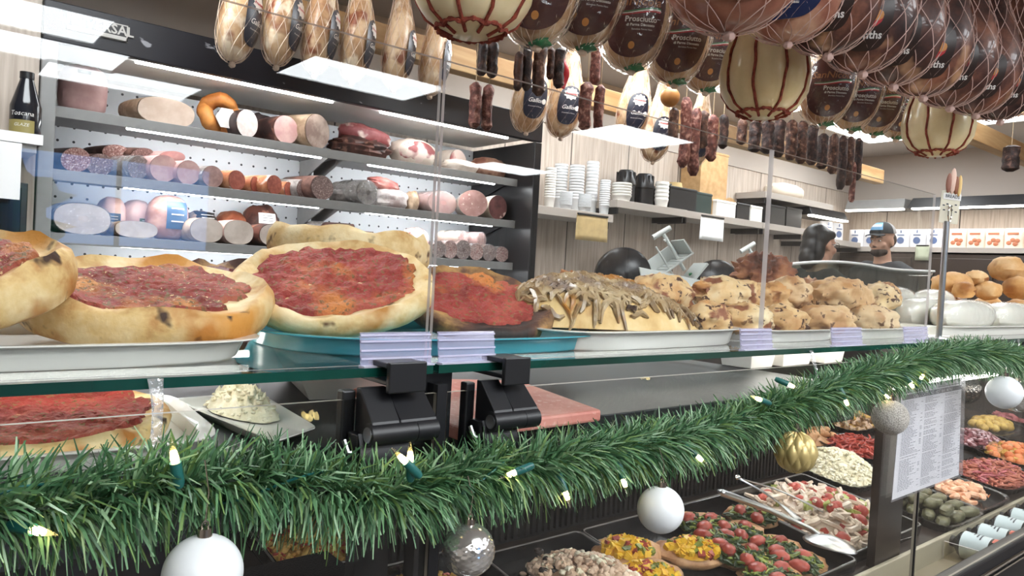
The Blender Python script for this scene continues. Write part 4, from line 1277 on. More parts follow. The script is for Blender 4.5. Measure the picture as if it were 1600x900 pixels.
tagholder('clear price tag holder on the pie side of the joint', 568, 678, 570)
tagholder('clear price tag holder on the burnt pie side of the joint', 690, 778, 566)
tagholder('small clear price tag holder before the stuffed breads', 1163, 1212, 545)
tagholder('small clear price tag holder before the calzones', 1305, 1352, 540)
tagholder('small clear price tag holder beside the steel sign post', 1418, 1455, 533)

# sign post
P = at(1467, 523, z=GZ)
t = thing('sign_post', 'slim steel post with a bread picture sign on top', 'sign', (P.x, SY + .03, GZ))
px_ = P.x * (SY + .03) / P.y
P = at(1467, 522, y=SY + .02); t.location = (P.x, SY + .02, GZ)
top = at(1476, 345, y=SY + .02).z - GZ
b = B(); b.lathe([(.026, 0), (.026, .004), (.008, .008), (.0075, .012)], 24); b.obj('foot', STEEL, t)
b = B(); b.tube([(0, 0, .008), (0, 0, top)], .0075, 12); b.obj('pole', STEEL, t)
b = B(); b.tube([(.010 * math.sin(2 * PI * i / 14), -.006, top + .02 - .022 * math.cos(2 * PI * i / 14)) for i in range(14)], .0016, 6, closed=True); b.obj('clip', CHROME, t)
sg_a = -math.radians(32)
sgn = bpy.data.objects.new('sign_card', None)
b = B(); b.span((-.027, -.001, -.015), (.027, .001, .068)); sc_ = b.obj('sign_card', plain('sign_cream', '#cfc8b4', rough=.6), t, smooth=False); sc_.location = (.004, -.002, top + .01); sc_.rotation_euler = (0, math.radians(3), sg_a)
bpy.data.objects.remove(sgn)
b = B(); b.span((-.022, -.0022, .046), (.028, -.001, .062)); b.obj('name_strip', LBL['white'], sc_, smooth=False)
b = B(); put_text(b, 'BREADS', .0115, lambda x, z: (.003 + x, -.0028, .054 + z), bold=.0002); b.obj('lettering', LBL['navy'], sc_, smooth=False)
for x, z, w_, h_, c in ((-.012, .088, .012, .026, '#8b5a4a'), (-.001, .094, .013, .034, '#d8b6a4'), (.010, .084, .010, .024, '#8a5236'), (.019, .084, .009, .028, '#dcb878')):
    b = B(); b.blob((x, -.003, z), (w_ * .7, .004, h_), nu=12, nv=8); b.obj('bread_picture', plain('pic_' + c, c, rough=.6), sc_)
b = B()
for x, z in ((-.018, .03), (-.008, .034), (.004, .03), (.016, .034), (-.016, .018), (.018, .016), (.006, .02)): b.box((x, -.0014, z), (.006, .0008, .003))
b.obj('small_print', LBL['navy'], sc_, smooth=False)

# menu sheet in a clear sleeve taped to the front glass
c1, c2 = at(1408, 606, y=FY - .006), at(1502, 590, y=FY - .006)
c3, c4 = at(1393, 781, y=FY - .006), at(1497, 742, y=FY - .006)
t = thing('menu_sheet', 'white three column menu sheet in a clear sleeve on the glass', 'menu', ((c1.x + c2.x) / 2, FY - .006, (c1.z + c3.z) / 2))
o0 = t.location


def mq(u, v, d=0.0):
    p = Vector(c1) * (1 - u) * v + Vector(c2) * u * v + Vector(c3) * (1 - u) * (1 - v) + Vector(c4) * u * (1 - v) - o0
    return (p.x, -d - .0015 + .0 * u, p.z)


b = B(); b.grid(lambda u, v: mq(u, v), 2, 2); pp = b.obj('paper', PAPER, t, smooth=False); m_ = pp.modifiers.new('thick', 'SOLIDIFY'); m_.thickness = .0006
b = B(); b.grid(lambda u, v: mq(.02 + .97 * u, .885 + .045 * v, .001), 2, 2); hb = b.obj('header_band', plain('menu_band', '#4a4a4c', rough=.7), pp, smooth=False)
b = B(); b.grid(lambda u, v: mq(.58 + .4 * u, .945 + .008 * v, .001), 2, 2); b.grid(lambda u, v: mq(.05 + .36 * u, .945 + .008 * v, .001), 2, 2)
b.grid(lambda u, v: mq(.60 + .1 * u, .975 + .006 * v, .001), 2, 2); b.grid(lambda u, v: mq(.60 + .1 * u, .962 + .006 * v, .001), 2, 2); b.obj('header_rule', plain('menu_grey', '#8a898a', rough=.7), pp, smooth=False)
b = B(); put_text(b, "CHEF'S CATERING  HOT BAR MENU", .0125, lambda x, z: mq(.5 + x / .31, .906 + z / .26, .0016), bold=.0001); b.obj('lettering', LBL['white'], hb, smooth=False)
b = B(); rnd = random.Random(3)
for col_ in range(3):
    v = .865
    while v > .04:
        u0 = .05 + col_ * .325
        w_ = rnd.uniform(.10, .24)
        if rnd.random() < .12: v -= .012; continue
        uu = u0
        while uu < u0 + w_:
            k_ = rnd.uniform(.012, .04)
            b.grid(lambda u, q: mq(uu + u * k_, v + q * .0055, .001), 2, 2); uu += k_ + .008
        if rnd.random() < .35: b.grid(lambda u, q: mq(u0 + .26 + u * .03, v + q * .0055, .001), 2, 2)
        v -= .0135
b.obj('text_lines', plain('menu_text', '#8d8c90', rough=.8), pp, smooth=False)
b = B(); b.grid(lambda u, v: mq(-.03 + 1.08 * u, -.012 + 1.03 * v, .003), 2, 2); sl = b.obj('sleeve', pane_mat('menu_sleeve', tint=(.97, .97, .98), gain=1.0, rough=.15, haze=.06, hazecol='#e8e8ee'), t, smooth=False)
m_ = sl.modifiers.new('thick', 'SOLIDIFY'); m_.thickness = .0004
# ------------------------------------------------------------------ food on the glass shelf
CRUST = rampmat('pie_crust', [(.25, '#b98a52'), (.45, '#d8b67c'), (.7, '#e6cfa0')], scale=20, detail=6, rough=.65, bump=.5, bscale=40, spots=[('#b07030', 14, .53, .66), ('#c98a3c', 7, .56, .66), ('#3b2417', 24, .61, .67)])
CRUST_P = rampmat('pale_pie_crust', [(.25, '#c39a60'), (.45, '#dcbc86'), (.7, '#e8d3a8')], scale=20, detail=6, rough=.65, bump=.5, bscale=40, spots=[('#b87c38', 13, .54, .68), ('#5a3a20', 26, .62, .70)])
CRUST_B = rampmat('burnt_pie_crust', [(.3, '#2c211f'), (.5, '#54352a'), (.72, '#b0854f')], scale=9, rough=.65, bump=.5, bscale=40)
SAUCE = rampmat('tomato_sauce', [(.2, '#6e2a22'), (.5, '#95423a'), (.8, '#b06a54')], scale=14, detail=8, rough=.6, spec=.25, bump=.9, bscale=150, spots=[('#c98848', 9, .54, .66), ('#7a6040', 150, .57, .62), ('#d9b487', 190, .64, .69)], dist=.6)
SAUCE_R = rampmat('bright_tomato_sauce', [(.2, '#742821'), (.5, '#9c3f38'), (.8, '#b5604e')], scale=12, detail=8, rough=.6, spec=.25, bump=.9, bscale=150, spots=[('#c87c42', 8, .57, .68), ('#84603f', 160, .58, .63)], dist=.6)
SAUCE_D = rampmat('dark_tomato_sauce', [(.25, '#3b1c1b'), (.5, '#6b2523'), (.72, '#9a3a33')], scale=10, detail=8, rough=.5, bump=.9, bscale=55, spots=[('#8d6a4a', 130, .60, .66)], dist=.6)
TURQ = plain('turquoise_glaze', '#4aa6b6', rough=.25, coat=.3, var=.1, bscale=14)


def tray(name, label, c, hx, hy, h, mat, p=4.0, rz=0, foot=.94, lip=.009, rot=None, n=64, group=None, cat='tray', flutes=0):
    t = thing(name, label, cat, c, rz, group, rot=rot)

    def ring(k, th, z, add=0):
        ca, sa = math.cos(th), math.sin(th)
        l = (abs(ca) ** p + abs(sa) ** p) ** (1 / p)
        w = 1 + (flutes and .018 * math.sin(flutes * th)) * max(0, (k - .8) / .2)
        return (ca / l * (hx * k * w + add), sa / l * (hy * k * w + add), z)
    rows = [(foot * .5, 0, 0), (foot, 0, 0), (foot + .012, .10 * h, 0), (.98, .80 * h, 0), (.985, .88 * h, lip * .6), (1.0, .94 * h, lip), (1.0, h, lip), (.985, h * 1.0, lip * .3), (.95, .9 * h, 0), (foot, .16 * h, 0), (foot * .5, .14 * h, 0)]
    b = B()
    b.grid(lambda u, v: ring(rows[int(round(v * (len(rows) - 1)))][0], 2 * PI * u, rows[int(round(v * (len(rows) - 1)))][1], rows[int(round(v * (len(rows) - 1)))][2]), n, len(rows), cu=True, capv=True)
    b.obj('dish', mat, t, angle=50)
    return t


def pie(label, c, rx, ry, t_, rot, crust=CRUST, sauce=SAUCE, seed=0, cover=.80, half=False, name='tomato_pie', group='stuffed tomato pies'):
    o = thing(name, label, 'pizza', c, 0, group, rot=rot)
    sd = Vector((seed * 3.7, seed * 1.3, seed * 5.1))
    arc = PI if half else 2 * PI

    def R(th): return 1 + .065 * noise.noise(Vector((math.cos(th) * 1.5, math.sin(th) * 1.5, 0)) + sd) + .015 * noise.noise(Vector((math.cos(th) * 5, math.sin(th) * 5, 2)) + sd)

    def ztop(k, th):
        P = Vector((k * math.cos(th) * 2.2, k * math.sin(th) * 2.2, 1)) + sd
        rim = math.exp(-((k - .93) / .07) ** 2)
        return t_ * (.84 + .20 * rim * (1 + .9 * noise.noise(P * 1.7)) + .14 * noise.noise(P * 1.2))
    prof_ = [(0.0, 0), (.55, 0), (.90, 0.0), (.965, .10), (1.0, .38), (1.01, .62)]

    def cf(u, v):
        th = 2 * PI * u
        j = v * 17
        if j <= 5.001:
            k, z = prof_[int(round(j))]; z *= t_
            w = .02 * noise.noise(Vector((math.cos(th) * 4, math.sin(th) * 4, z * 60)) + sd)
            k = k * (1 + w)
        else:
            q = (j - 6) / 11
            k = 1.0 - q ** 1.1 * 1.0 if q > .02 else .995
            z = ztop(k, th)
            if q < .05: z = t_ * .86
        r = R(th) * k
        y = math.sin(th) * r * ry
        if half: y = max(y, -.2 * ry) if False else y
        return (math.cos(th) * r * rx, y, z)
    b = B(); b.grid(cf, 54, 18, cu=True); b.obj('crust', crust, o, angle=75)

    def sf(u, v):
        th = 2 * PI * u
        kk = cover * (1 + .13 * noise.noise(Vector((math.cos(th) * 1.3, math.sin(th) * 1.3, 5)) + sd) + .09 * noise.noise(Vector((math.cos(th) * 5, math.sin(th) * 5, 9)) + sd) + .06 * noise.noise(Vector((math.cos(th) * 13, math.sin(th) * 13, 4)) + sd))
        k = v * kk
        P = Vector((k * math.cos(th) * 6, k * math.sin(th) * 6, 0)) + sd
        z = ztop(k, th) + .0038 + .0045 * noise.fractal(P * 1.3, .6, 2, 3)
        if v > .96: z -= .0075
        r = R(th) * k
        return (math.cos(th) * r * rx, math.sin(th) * r * ry, z)
    b = B(); b.grid(sf, 90, 30, cu=True); b.obj('sauce', sauce, o, angle=80)
    return o


T0 = GZ + .0005
D2R = math.radians
tray('serving_tray', 'white oblong tray holding the two tomato pies at the counter end', (.03, .935, T0), .285, .155, .025, WHITE_C, p=5)
tray('serving_tray', 'turquoise oval tray under the leaning tomato pie', (.635, .95, T0), .285, .178, .024, TURQ, p=2.6)
z_ = T0 + .012
pie('thick tomato pie lying on the white oblong tray, lower of two', (.228, .945, z_ + .022), .137, .128, .047, (D2R(13), 0, D2R(-10)), CRUST, SAUCE, 1)
pie('tomato pie propped upon its neighbour at the outer end', (.022, .885, z_ + .034), .125, .105, .050, (D2R(13), D2R(-12), D2R(-4)), CRUST, SAUCE, 4, group=None)
pie('tomato pie leaning toward the customer in the turquoise tray', (.466, .945, z_ + .054), .136, .110, .034, (D2R(29), D2R(-3), D2R(-22)), CRUST_P, SAUCE_R, 2, cover=.86)
P = at(555, 408, y=1.05)
pie('narrow pie with bare golden crust lying behind, on top of the stack', (P.x + .035, 1.135, P.z - .012), .135, .10, .058, (D2R(-4), D2R(2), D2R(-28)), CRUST_P, SAUCE, 6, cover=.8)
pie('burnt edged red pie at the joint end of the turquoise tray', (.715, .955, z_ + .034), .125, .12, .030, (D2R(22), D2R(6), D2R(-32)), CRUST_B, SAUCE_R, 3, cover=.82)
P = at(388, 410, y=1.2)
pie('dark scorched pie behind the leaning one', (P.x, 1.22, 1.215), .11, .11, .06, (D2R(8), 0, D2R(-10)), CRUST_B, SAUCE_D, 5, cover=.85)

# onion loaf
tray('serving_tray', 'white oblong tray under the onion loaf', (1.005, .915, T0), .255, .135, .031, WHITE_C, p=5, rz=D2R(3))
LOAF = rampmat('pale_loaf', [(.25, '#c09250'), (.5, '#dcbb80'), (.75, '#e6cf9f')], scale=8, rough=.55, bump=.3, spots=[('#a8682c', 10, .6, .75)])
ONION = rampmat('browned_onion', [(.2, '#6b5138'), (.5, '#a08560'), (.8, '#c4ae8a')], scale=20, rough=.35, bump=.3, spots=[('#7d6a62', 10, .55, .68), ('#a8702c', 14, .56, .64), ('#3a2820', 30, .66, .72)], coat=.2)
g = thing('onion_loaf', 'big mounded loaf heaped with browned onions on white tray', 'bread', (.985, .925, T0 + .014), D2R(-4))


def loafz(x, y):
    q = max(0, 1 - (x / .235) ** 2 - (y / .125) ** 2)
    return .092 * q ** .55 * (1 - .35 * (x / .235)) * (1 + .16 * noise.noise(Vector((x * 14, y * 14, 3))))


b = B(); b.grid(lambda u, v: (.232 * v * math.cos(2 * PI * u), .123 * v * math.sin(2 * PI * u), loafz(.232 * v * math.cos(2 * PI * u), .123 * v * math.sin(2 * PI * u)) - .001), 60, 26, cu=True)
b.grid(lambda u, v: (.232 * v * math.cos(2 * PI * u), .123 * v * math.sin(2 * PI * u), 0), 60, 2, cu=True)
b.obj('loaf', LOAF, g)
b = B(); rnd = random.Random(11)
for i in range(900):
    a = rnd.uniform(0, 2 * PI); k = math.sqrt(rnd.random()) * rnd.uniform(.72, .985)
    x, y = .232 * k * math.cos(a), .123 * k * math.sin(a)
    if loafz(x, y) < .03 and rnd.random() < .12: continue
    d = rnd.uniform(0, 6.3) if rnd.random() < .5 else rnd.gauss(-.1, .5); L_ = rnd.uniform(.02, .05); cv = rnd.uniform(-25, 25)
    w = rnd.uniform(.003, .0062)
    pts = []
    for j in range(6):
        q = j / 5 - .5; dd = d + cv * q * L_
        X = x + math.cos(dd) * q * L_; Y = y + math.sin(dd) * q * L_
        pts.append((X, Y, max(loafz(X, Y), .004) + .003 + .003 * math.sin(j * 1.7 + i) + .002))
    b.tube(pts, [w * .4, w, w * 1.1, w, w * .9, w * .4], 5)
o = b.obj('onions', ONION, g); o['kind'] = 'stuff'
P = at(905, 410, y=1.12)
t = thing('toasted_crust', 'toasted orange brown crust heel peeking over the onion loaf', 'bread', (P.x, 1.15, T0 + .0))
b = B(); b.blob((0, 0, .058), (.055, .035, .062), amp=.25, fr=2.5, seed=3, flat=-.058); b.obj('heel', rampmat('toasted_crust', [(.3, '#6d3c1c'), (.6, '#a8682e'), (.8, '#c98e48')], scale=10, bump=.5), t)

# stuffed breads and calzones
STUFF = rampmat('sausage_bread', [(.25, '#c2905a'), (.5, '#dcb986'), (.75, '#e9d4ac')], scale=9, rough=.6, bump=.4, spots=[('#8a5236', 20, .56, .62), ('#4a2c22', 50, .60, .64), ('#c98f52', 8, .54, .66)])
CALZ = rampmat('calzone_dough', [(.25, '#b98550'), (.5, '#d9b486'), (.75, '#e6cca4')], scale=7, rough=.6, bump=.35, spots=[('#b07c4c', 12, .54, .68), ('#6b4a34', 45, .62, .66)])
ROAST = rampmat('roasted_bread', [(.25, '#4a281a'), (.5, '#7a4630'), (.75, '#a8714c')], scale=11, rough=.65, bump=.9, bscale=40, spots=[('#2f1a12', 24, .62, .7)])


def roll(name, label, P, rad, mat, rz=0, amp=.2, seed=0, tilt=0, p=2.2, fr=2.2, group=None, seams=0, cat='bread', parts=True):
    t = thing(name, label, cat, P, 0, group, rot=(tilt, 0, rz))
    b = B(); b.blob((0, 0, rad[2] * .92), rad, amp=amp, fr=fr, seed=seed, p=p, nu=40, nv=24, flat=-rad[2] * .9)
    if seams:
        for i, v in enumerate(b.v):
            k = 1 - .10 * max(0, math.sin(v[0] / rad[0] * seams)) ** 6
            b.v[i] = (v[0], v[1] * k, rad[2] * .92 + (v[2] - rad[2] * .92) * k)
    b.obj('dough', mat, t, angle=80)
    return t


tray('serving_tray', 'white tray under the sausage breads', (1.50, .935, T0), .20, .13, .026, WHITE_C, p=4, rz=D2R(3))
tray('serving_tray', 'white tray under the calzones', (1.905, .945, T0), .20, .135, .026, WHITE_C, p=4, rz=D2R(2))
zt = T0 + .008
G_ = 'sausage studded breads'


def rp(px, py, y, z=None):
    P = at(px, py, y=y)
    return (P.x, y, z if z is not None else P.z)


roll('sausage_bread', 'sausage bread at the front of its tray, beside the onion loaf', rp(1105, 515, .87, zt), (.065, .045, .036), STUFF, .5, seed=1, group=G_, seams=5)
roll('sausage_bread', 'sausage bread in the front middle of its white tray', rp(1165, 515, .87, zt), (.075, .05, .036), STUFF, .2, seed=2, group=G_, seams=6)
roll('sausage_bread', 'sausage bread at the calzone end of its tray', rp(1222, 515, .89, zt), (.065, .05, .034), STUFF, .1, seed=3, group=G_, seams=5)
roll('sausage_bread', 'long sausage bread lying on top, beside the onions', rp(1030, 485, .99, T0 + .042), (.10, .05, .044), STUFF, .15, seed=4, group=G_, seams=5)
roll('sausage_bread', 'long pale sausage bread on top in the middle', rp(1135, 488, .98, T0 + .048), (.13, .055, .042), STUFF, .1, seed=5, group=G_, seams=7)
roll('sausage_bread', 'dusty end of a sausage bread behind the pane edge', rp(1212, 490, 1.0, T0 + .048), (.09, .05, .04), STUFF, .1, seed=6, group=G_)
roll('sausage_bread', 'hidden sausage bread in the back row of its tray', (1.50, 1.01, zt), (.14, .045, .036), STUFF, 0, seed=7, group=G_)
G_ = 'calzones'
roll('calzone', 'broad calzone lying on top of the pile', rp(1312, 478, .96, T0 + .062), (.135, .06, .044), CALZ, .1, seed=8, group=G_, p=2.4)
roll('calzone', 'calzone at the bottom of the pile, near the sausage breads', rp(1290, 520, .88, zt), (.095, .055, .036), CALZ, .1, seed=9, group=G_, p=2.4)
roll('calzone', 'calzone at the bottom of the pile, near the mozzarella', rp(1358, 520, .90, zt), (.085, .055, .036), CALZ, -.1, seed=10, group=G_, p=2.4)
roll('calzone', 'browned calzone end on the mozzarella side of the pile', rp(1376, 478, .98, T0 + .062), (.06, .05, .042), STUFF, .1, seed=11, group=G_)
roll('calzone', 'rounded calzone tip beside the pane edge', rp(1232, 478, .98, T0 + .062), (.055, .05, .040), CALZ, .1, seed=12, group=G_)
roll('calzone', 'calzone in the hidden back of the pile', (1.9, 1.02, zt), (.15, .05, .036), CALZ, 0, seed=13, group=G_)
roll('roast_loaf', 'rough dark brown roast loaf on top of the stack behind', rp(1192, 436, 1.22, T0 + .088), (.095, .08, .062), ROAST, .2, amp=.30, seed=14, fr=4)
roll('roast_loaf', 'browned loaf supporting the dark roast loaf', rp(1192, 470, 1.24, T0 + .001), (.11, .09, .047), ROAST, .1, amp=.3, seed=15, fr=3)
roll('roast_loaf', 'pale and brown torn loaf beside the dark roast loaf', rp(1262, 452, 1.20, T0 + .02), (.13, .08, .066), rampmat('torn_loaf', [(.3, '#8a5a3c'), (.5, '#c09468'), (.75, '#dcc3a0')], scale=7, bump=.6, spots=[('#5a3424', 14, .6, .7)]), .1, amp=.3, seed=16, fr=3)

# mozzarella
MOZ = plain('wet_mozzarella', '#dfdcd0', rough=.25, coat=.4, var=.04, bscale=12, sss=.1)
FILM = pane_mat('shiny_film', tint=(.98, .985, .985), gain=.5, rough=.1, bump=.35, bscale=25, haze=.02)
tray('serving_tray', 'white oblong tray under the wrapped mozzarella', (2.72, .93, T0), .50, .135, .030, WHITE_C, p=5)
k_ = 0
for (X, y, z, rx_, lab) in [(2.52, .855, 0, .20, 'wrapped mozzarella roll at the front, nearer the steel post'), (2.95, .86, 0, .19, 'wrapped mozzarella roll at the front, nearer the bread rolls'), (2.50, .955, .0, .20, 'wrapped mozzarella roll in the middle row behind the post'),
                            (2.92, .96, .0, .20, 'wrapped mozzarella roll in the middle row by the bread rolls'), (2.42, 1.03, .03, .18, 'wrapped mozzarella roll lying highest beside the calzones'), (2.80, 1.045, .03, .19, 'wrapped mozzarella roll lying on top of the others')]:
    t = thing('mozzarella_roll', lab, 'mozzarella', (X, y, zt + .004 + z), .03 * k_, 'wrapped mozzarella rolls'); k_ += 1
    b = B(); b.blob((0, 0, .045), (rx_, .046, .046), p=2.8, nu=28, nv=14, amp=.03); b.obj('cheese', MOZ, t)
    b = B(); b.blob((0, 0, .045), (rx_ * 1.02, .0485, .0485), p=2.8, nu=34, nv=18, amp=.05, fr=6, seed=k_); b.obj('film_wrap', FILM, t)

# bread rolls at the far end
BUN = rampmat('crusty_roll', [(.25, '#b07a42'), (.5, '#d0a066'), (.75, '#e0bd8c')], scale=6, rough=.55, bump=.25, spots=[('#96602f', 9, .58, .72)])
CRUMB = plain('roll_inside', '#8a5428', rough=.8, bump=.5, bscale=80)


def bun(label, px, py, wpx, hpx, y, rz, seed, slit=True):
    s = mpp(px, y); P = at(px, py, y=y)
    rx_, rh = wpx * s / 2, hpx * s / 2
    t = thing('bread_roll', label, 'bread roll', (P.x, y, P.z - rh), rz, 'split bread rolls in a pile')
    b = B(); b.blob((0, 0, rh), (rx_, rh * 1.25, rh), amp=.12, fr=1.8, seed=seed, p=2.2, nu=24, nv=16); b.obj('crust', BUN, t)
    if slit:
        b = B(); b.grid(lambda u, v: ((u - .5) * 1.3 * rx_, -rh * 1.27 * math.sqrt(max(0.02, 1 - ((u - .5) * 1.3) ** 2 - ((v - .5) * .5 * math.sin(PI * u)) ** 2)) * 1.03 - .002, rh + (v - .5) * .5 * rh * math.sin(PI * u) - .1 * rh), 12, 5); b.obj('slit', CRUMB, t)


tray('serving_tray', 'white tray of bread at the far end of the glass shelf', (3.72, .96, T0), .42, .16, .03, WHITE_C, p=5)
for i, (px, py, w, h, y, rz, lab, sl) in enumerate([
    (1488, 445, 64, 40, 1.22, -.5, 'slanting pale roll beside the steel post', False), (1506, 453, 34, 26, 1.15, .2, 'small split roll under the hollow brown one', True), (1526, 434, 46, 24, 1.20, .15, 'hollow brown roll with open mouth', True),
    (1544, 454, 44, 30, 1.15, 0, 'round whole roll in the middle of the pile', False), (1574, 420, 62, 40, 1.2, .3, 'big pale roll on top of the pile', True), (1592, 450, 50, 36, 1.12, .1, 'brown roll with a dark hole', True),
    (1606, 446, 44, 34, 1.18, .2, 'rounded roll end on top, farther along', False), (1592, 484, 54, 34, 1.05, 0, 'whole roll at the bottom of the pile', False), (1545, 478, 60, 30, 1.2, 0, 'roll hidden behind the mozzarella', False), (1490, 478, 50, 26, 1.22, 0, 'roll tucked behind the post and mozzarella', False)]):
    bun(lab, px, py, w, h, y, rz, i, sl)

for i, (X, y, r_) in enumerate([(3.30, 1.17, .075), (3.47, 1.13, .075), (3.64, 1.15, .075), (3.81, 1.13, .075), (3.98, 1.15, .075), (4.15, 1.14, .075), (3.38, 1.30, .075), (3.56, 1.29, .075), (3.74, 1.29, .075), (3.92, 1.29, .075), (4.10, 1.29, .075), (4.30, 1.18, .09)]):
    t = thing('bread_roll', 'whole roll in the base layer of the bread pile, %s' % ['under the slanting roll', 'second from the post', 'third from the post', 'fourth from the post', 'fifth from the post', 'sixth from the post', 'first in the rear row', 'second in the rear row', 'third in the rear row', 'fourth in the rear row', 'fifth in the rear row', 'at the far end'][i], 'bread roll', (X, y, T0), .3 * i, 'base layer of bread rolls')
    b = B(); b.blob((0, 0, .047), (r_, .058, .047), amp=.08, fr=1.8, seed=i + 30, nu=20, nv=14); b.obj('crust', BUN, t)
# ------------------------------------------------------------------ worktop under the glass
WZ = 1.0805
tray('serving_tray', 'white oblong tray under the low flat tomato pie', (.115, .965, WZ), .165, .15, .022, WHITE_C, p=6, rz=D2R(-4))
o = pie('low flat tomato pie in the case, under the glass shelf', (.108, .965, WZ + .006), .150, .132, .030, (D2R(5), 0, D2R(-4)), CRUST, SAUCE_R, 9, cover=.9)
pq = [at(265, 624, z=WZ + .012), at(430, 692, z=WZ + .012), at(497, 669, z=WZ + .012), at(402, 613, z=WZ + .012)]
pc_ = sum(pq, Vector()) / 4
pl = thing('square_plate', 'white angular plate with grated cheese in the case', 'plate', (pc_.x, pc_.y, WZ))


def pring(th, k, z):
    ca, sa = math.cos(th), math.sin(th); l = (abs(ca) ** 14 + abs(sa) ** 14) ** (1 / 14)
    u, v = (ca / l * k + 1) / 2, (sa / l * k + 1) / 2
    p = pq[0] * (1 - u) * (1 - v) + pq[1] * u * (1 - v) + pq[2] * u * v + pq[3] * (1 - u) * v - pc_
    return (p.x, p.y, z)


rows_ = [(.6, 0), (.8, 0), (.97, .0105), (1, .0125), (.99, .0135), (.96, .0125), (.78, .0035), (.4, .003)]
b = B(); b.grid(lambda u, v: pring(2 * PI * u, *rows_[int(round(v * 7))]), 72, 8, cu=True, capv=True); b.obj('dish', WHITE_C, pl, angle=50)
GRATE = rampmat('grated_cheese', [(.3, '#e2d8ba'), (.7, '#f0e8d2')], scale=60, rough=.8, bump=.35, bscale=200)


def mound(b, c, rx, ry, h, amp=.15, seed=0, nu=30, nv=14, fr=3, M=None, mi=0, edge=.25):
    def f(u, v):
        th = 2 * PI * u
        k = v * (1 + .12 * noise.noise(Vector((math.cos(th) * 1.5, math.sin(th) * 1.5, seed))))
        n_ = noise.fractal(Vector((v * math.cos(th) * fr, v * math.sin(th) * fr, seed)), .7, 2, 4)
        return (c[0] + rx * k * math.cos(th), c[1] + ry * k * math.sin(th), c[2] + h * (max(0, 1 - v * v) ** .8) * (1 + amp * 2 * n_))
    b.grid(f, nu, nv, cu=True, mi=mi, M=M)


t = thing('grated_cheese', 'heap of grated white cheese on the square plate', 'cheese', (pc_.x + .002, pc_.y + .045, WZ + .005), D2R(8)); t['kind'] = 'stuff'
b = B(); mound(b, (0, 0, 0), .032, .080, .036, amp=.25, fr=5, nu=44, nv=22)
rnd = random.Random(2)
for i in range(160):
    a = rnd.uniform(0, 2 * PI); k = rnd.random() ** .5 * 1.02
    b.blob((.032 * k * math.cos(a), .080 * k * math.sin(a), .036 * max(0, 1 - k * k) ** .8 + .002), (.004, .0025, .002), nu=6, nv=5, amp=.3, seed=i)
b.obj('shreds', GRATE, t)
P = at(560, 645, y=1.15)
t = thing('deli_paper_box', 'white folded paper tray behind the hinge', 'box', (P.x, 1.16, WZ), D2R(-14))
b = B()
b.add([(-.10, -.10, 0), (.10, -.10, 0), (.10, .10, 0), (-.10, .10, 0), (-.13, -.12, .06), (.13, -.12, .06), (.13, .12, .06), (-.13, .12, .06)], [(3, 2, 1, 0), (0, 1, 5, 4), (1, 2, 6, 5), (2, 3, 7, 6), (3, 0, 4, 7)])
o = b.obj('walls', WHITE_P, t, smooth=False); m_ = o.modifiers.new('thick', 'SOLIDIFY'); m_.thickness = .003
a1, a2, a3 = at(845, 600, z=WZ + .02), at(940, 638, z=WZ + .02), at(690, 668, z=WZ + .02)
t = thing('cutting_board', 'worn pink red cutting board on the black worktop', 'cutting board', (.80, 1.0, WZ))
b = B()
pts_ = smooth_poly([(a2.x - .80, a2.y - 1.0), (a1.x + .0 - .80, a1.y + .06 - 1.0), (.57 - .80, 1.20 - 1.0), (.55 - .80, a3.y - 1.0)], 1)
b.prism(pts_, 0, .018); b.obj('slab', rampmat('red_board', [(.3, '#bd6b60'), (.7, '#d39184')], scale=8, rough=.55, bump=.1, bscale=90, spots=[('#d9a79a', 90, .6, .68)]), t, smooth=False, bev=.004)
for px, py, w, d, h, lab in ((1178, 562, .13, .10, .05, 'white carton in the case, half behind the garland tape'), (1232, 570, .18, .10, .055, 'white carton in the case, middle one under the glass'), (1290, 568, .14, .10, .06, 'white lidded carton in the case at the end of the worktop')):
    P = at(px, py, y=1.1)
    t = thing('carton', lab, 'carton', (P.x, 1.12, WZ), .05)
    b = B(); b.add([(sx * w / 2 * k, sy * d / 2 * k, z) for z, k in ((0, .86), (h, 1)) for sx, sy in ((-1, -1), (1, -1), (1, 1), (-1, 1))], [(3, 2, 1, 0), (4, 5, 6, 7), (0, 1, 5, 4), (1, 2, 6, 5), (2, 3, 7, 6), (3, 0, 4, 7)]); b.obj('box', WHITE_P, t, smooth=False, bev=.002)
    b = B(); b.box((0, 0, h + .003), (w * 1.04, d * 1.04, .006)); b.obj('lid', WHITE_C, t, smooth=False, bev=.002)

# ------------------------------------------------------------------ dishes on the sloping deck
SLP = math.atan(DK)
BLACKT = plain('black_tray', '#1b1a1c', rough=.2, coat=.3)
RIMW = plain('tray_rim', '#77726f', rough=.3)


def pan(label, x0, x1, y0, y1, h=.04):
    xc, yc = (x0 + x1) / 2, (y0 + y1) / 2
    t = thing('serving_pan', label, 'pan', (xc, yc, deckz(yc) + .0008), rot=(SLP, 0, 0))
    hx, hy = (x1 - x0) / 2, (y1 - y0) / 2
    b = B(); w = .006
    b.span((-hx, -hy, 0), (hx, hy, .004))
    for s in (-1, 1):
        b.span((s * hx - w * (s > 0), -hy, .004), (s * hx + w * (s < 0), hy, h)); b.span((-hx + w, s * hy - w * (s > 0), .004), (hx - w, s * hy + w * (s < 0), h))
    b.obj('pan_body', BLACKT, t, smooth=False, bev=.0015)
    b = B(); r = .02
    pts = []
    for cx_, cy_, a0 in ((hx - r, hy - r, 0), (-hx + r, hy - r, PI / 2), (-hx + r, -hy + r, PI), (hx - r, -hy + r, 1.5 * PI)):
        for j in range(5): pts.append((cx_ + r * math.cos(a0 + j * PI / 8), cy_ + r * math.sin(a0 + j * PI / 8), h))
    b.tube(pts, .0025, 6, closed=True); b.obj('rim', RIMW, t)
    return t


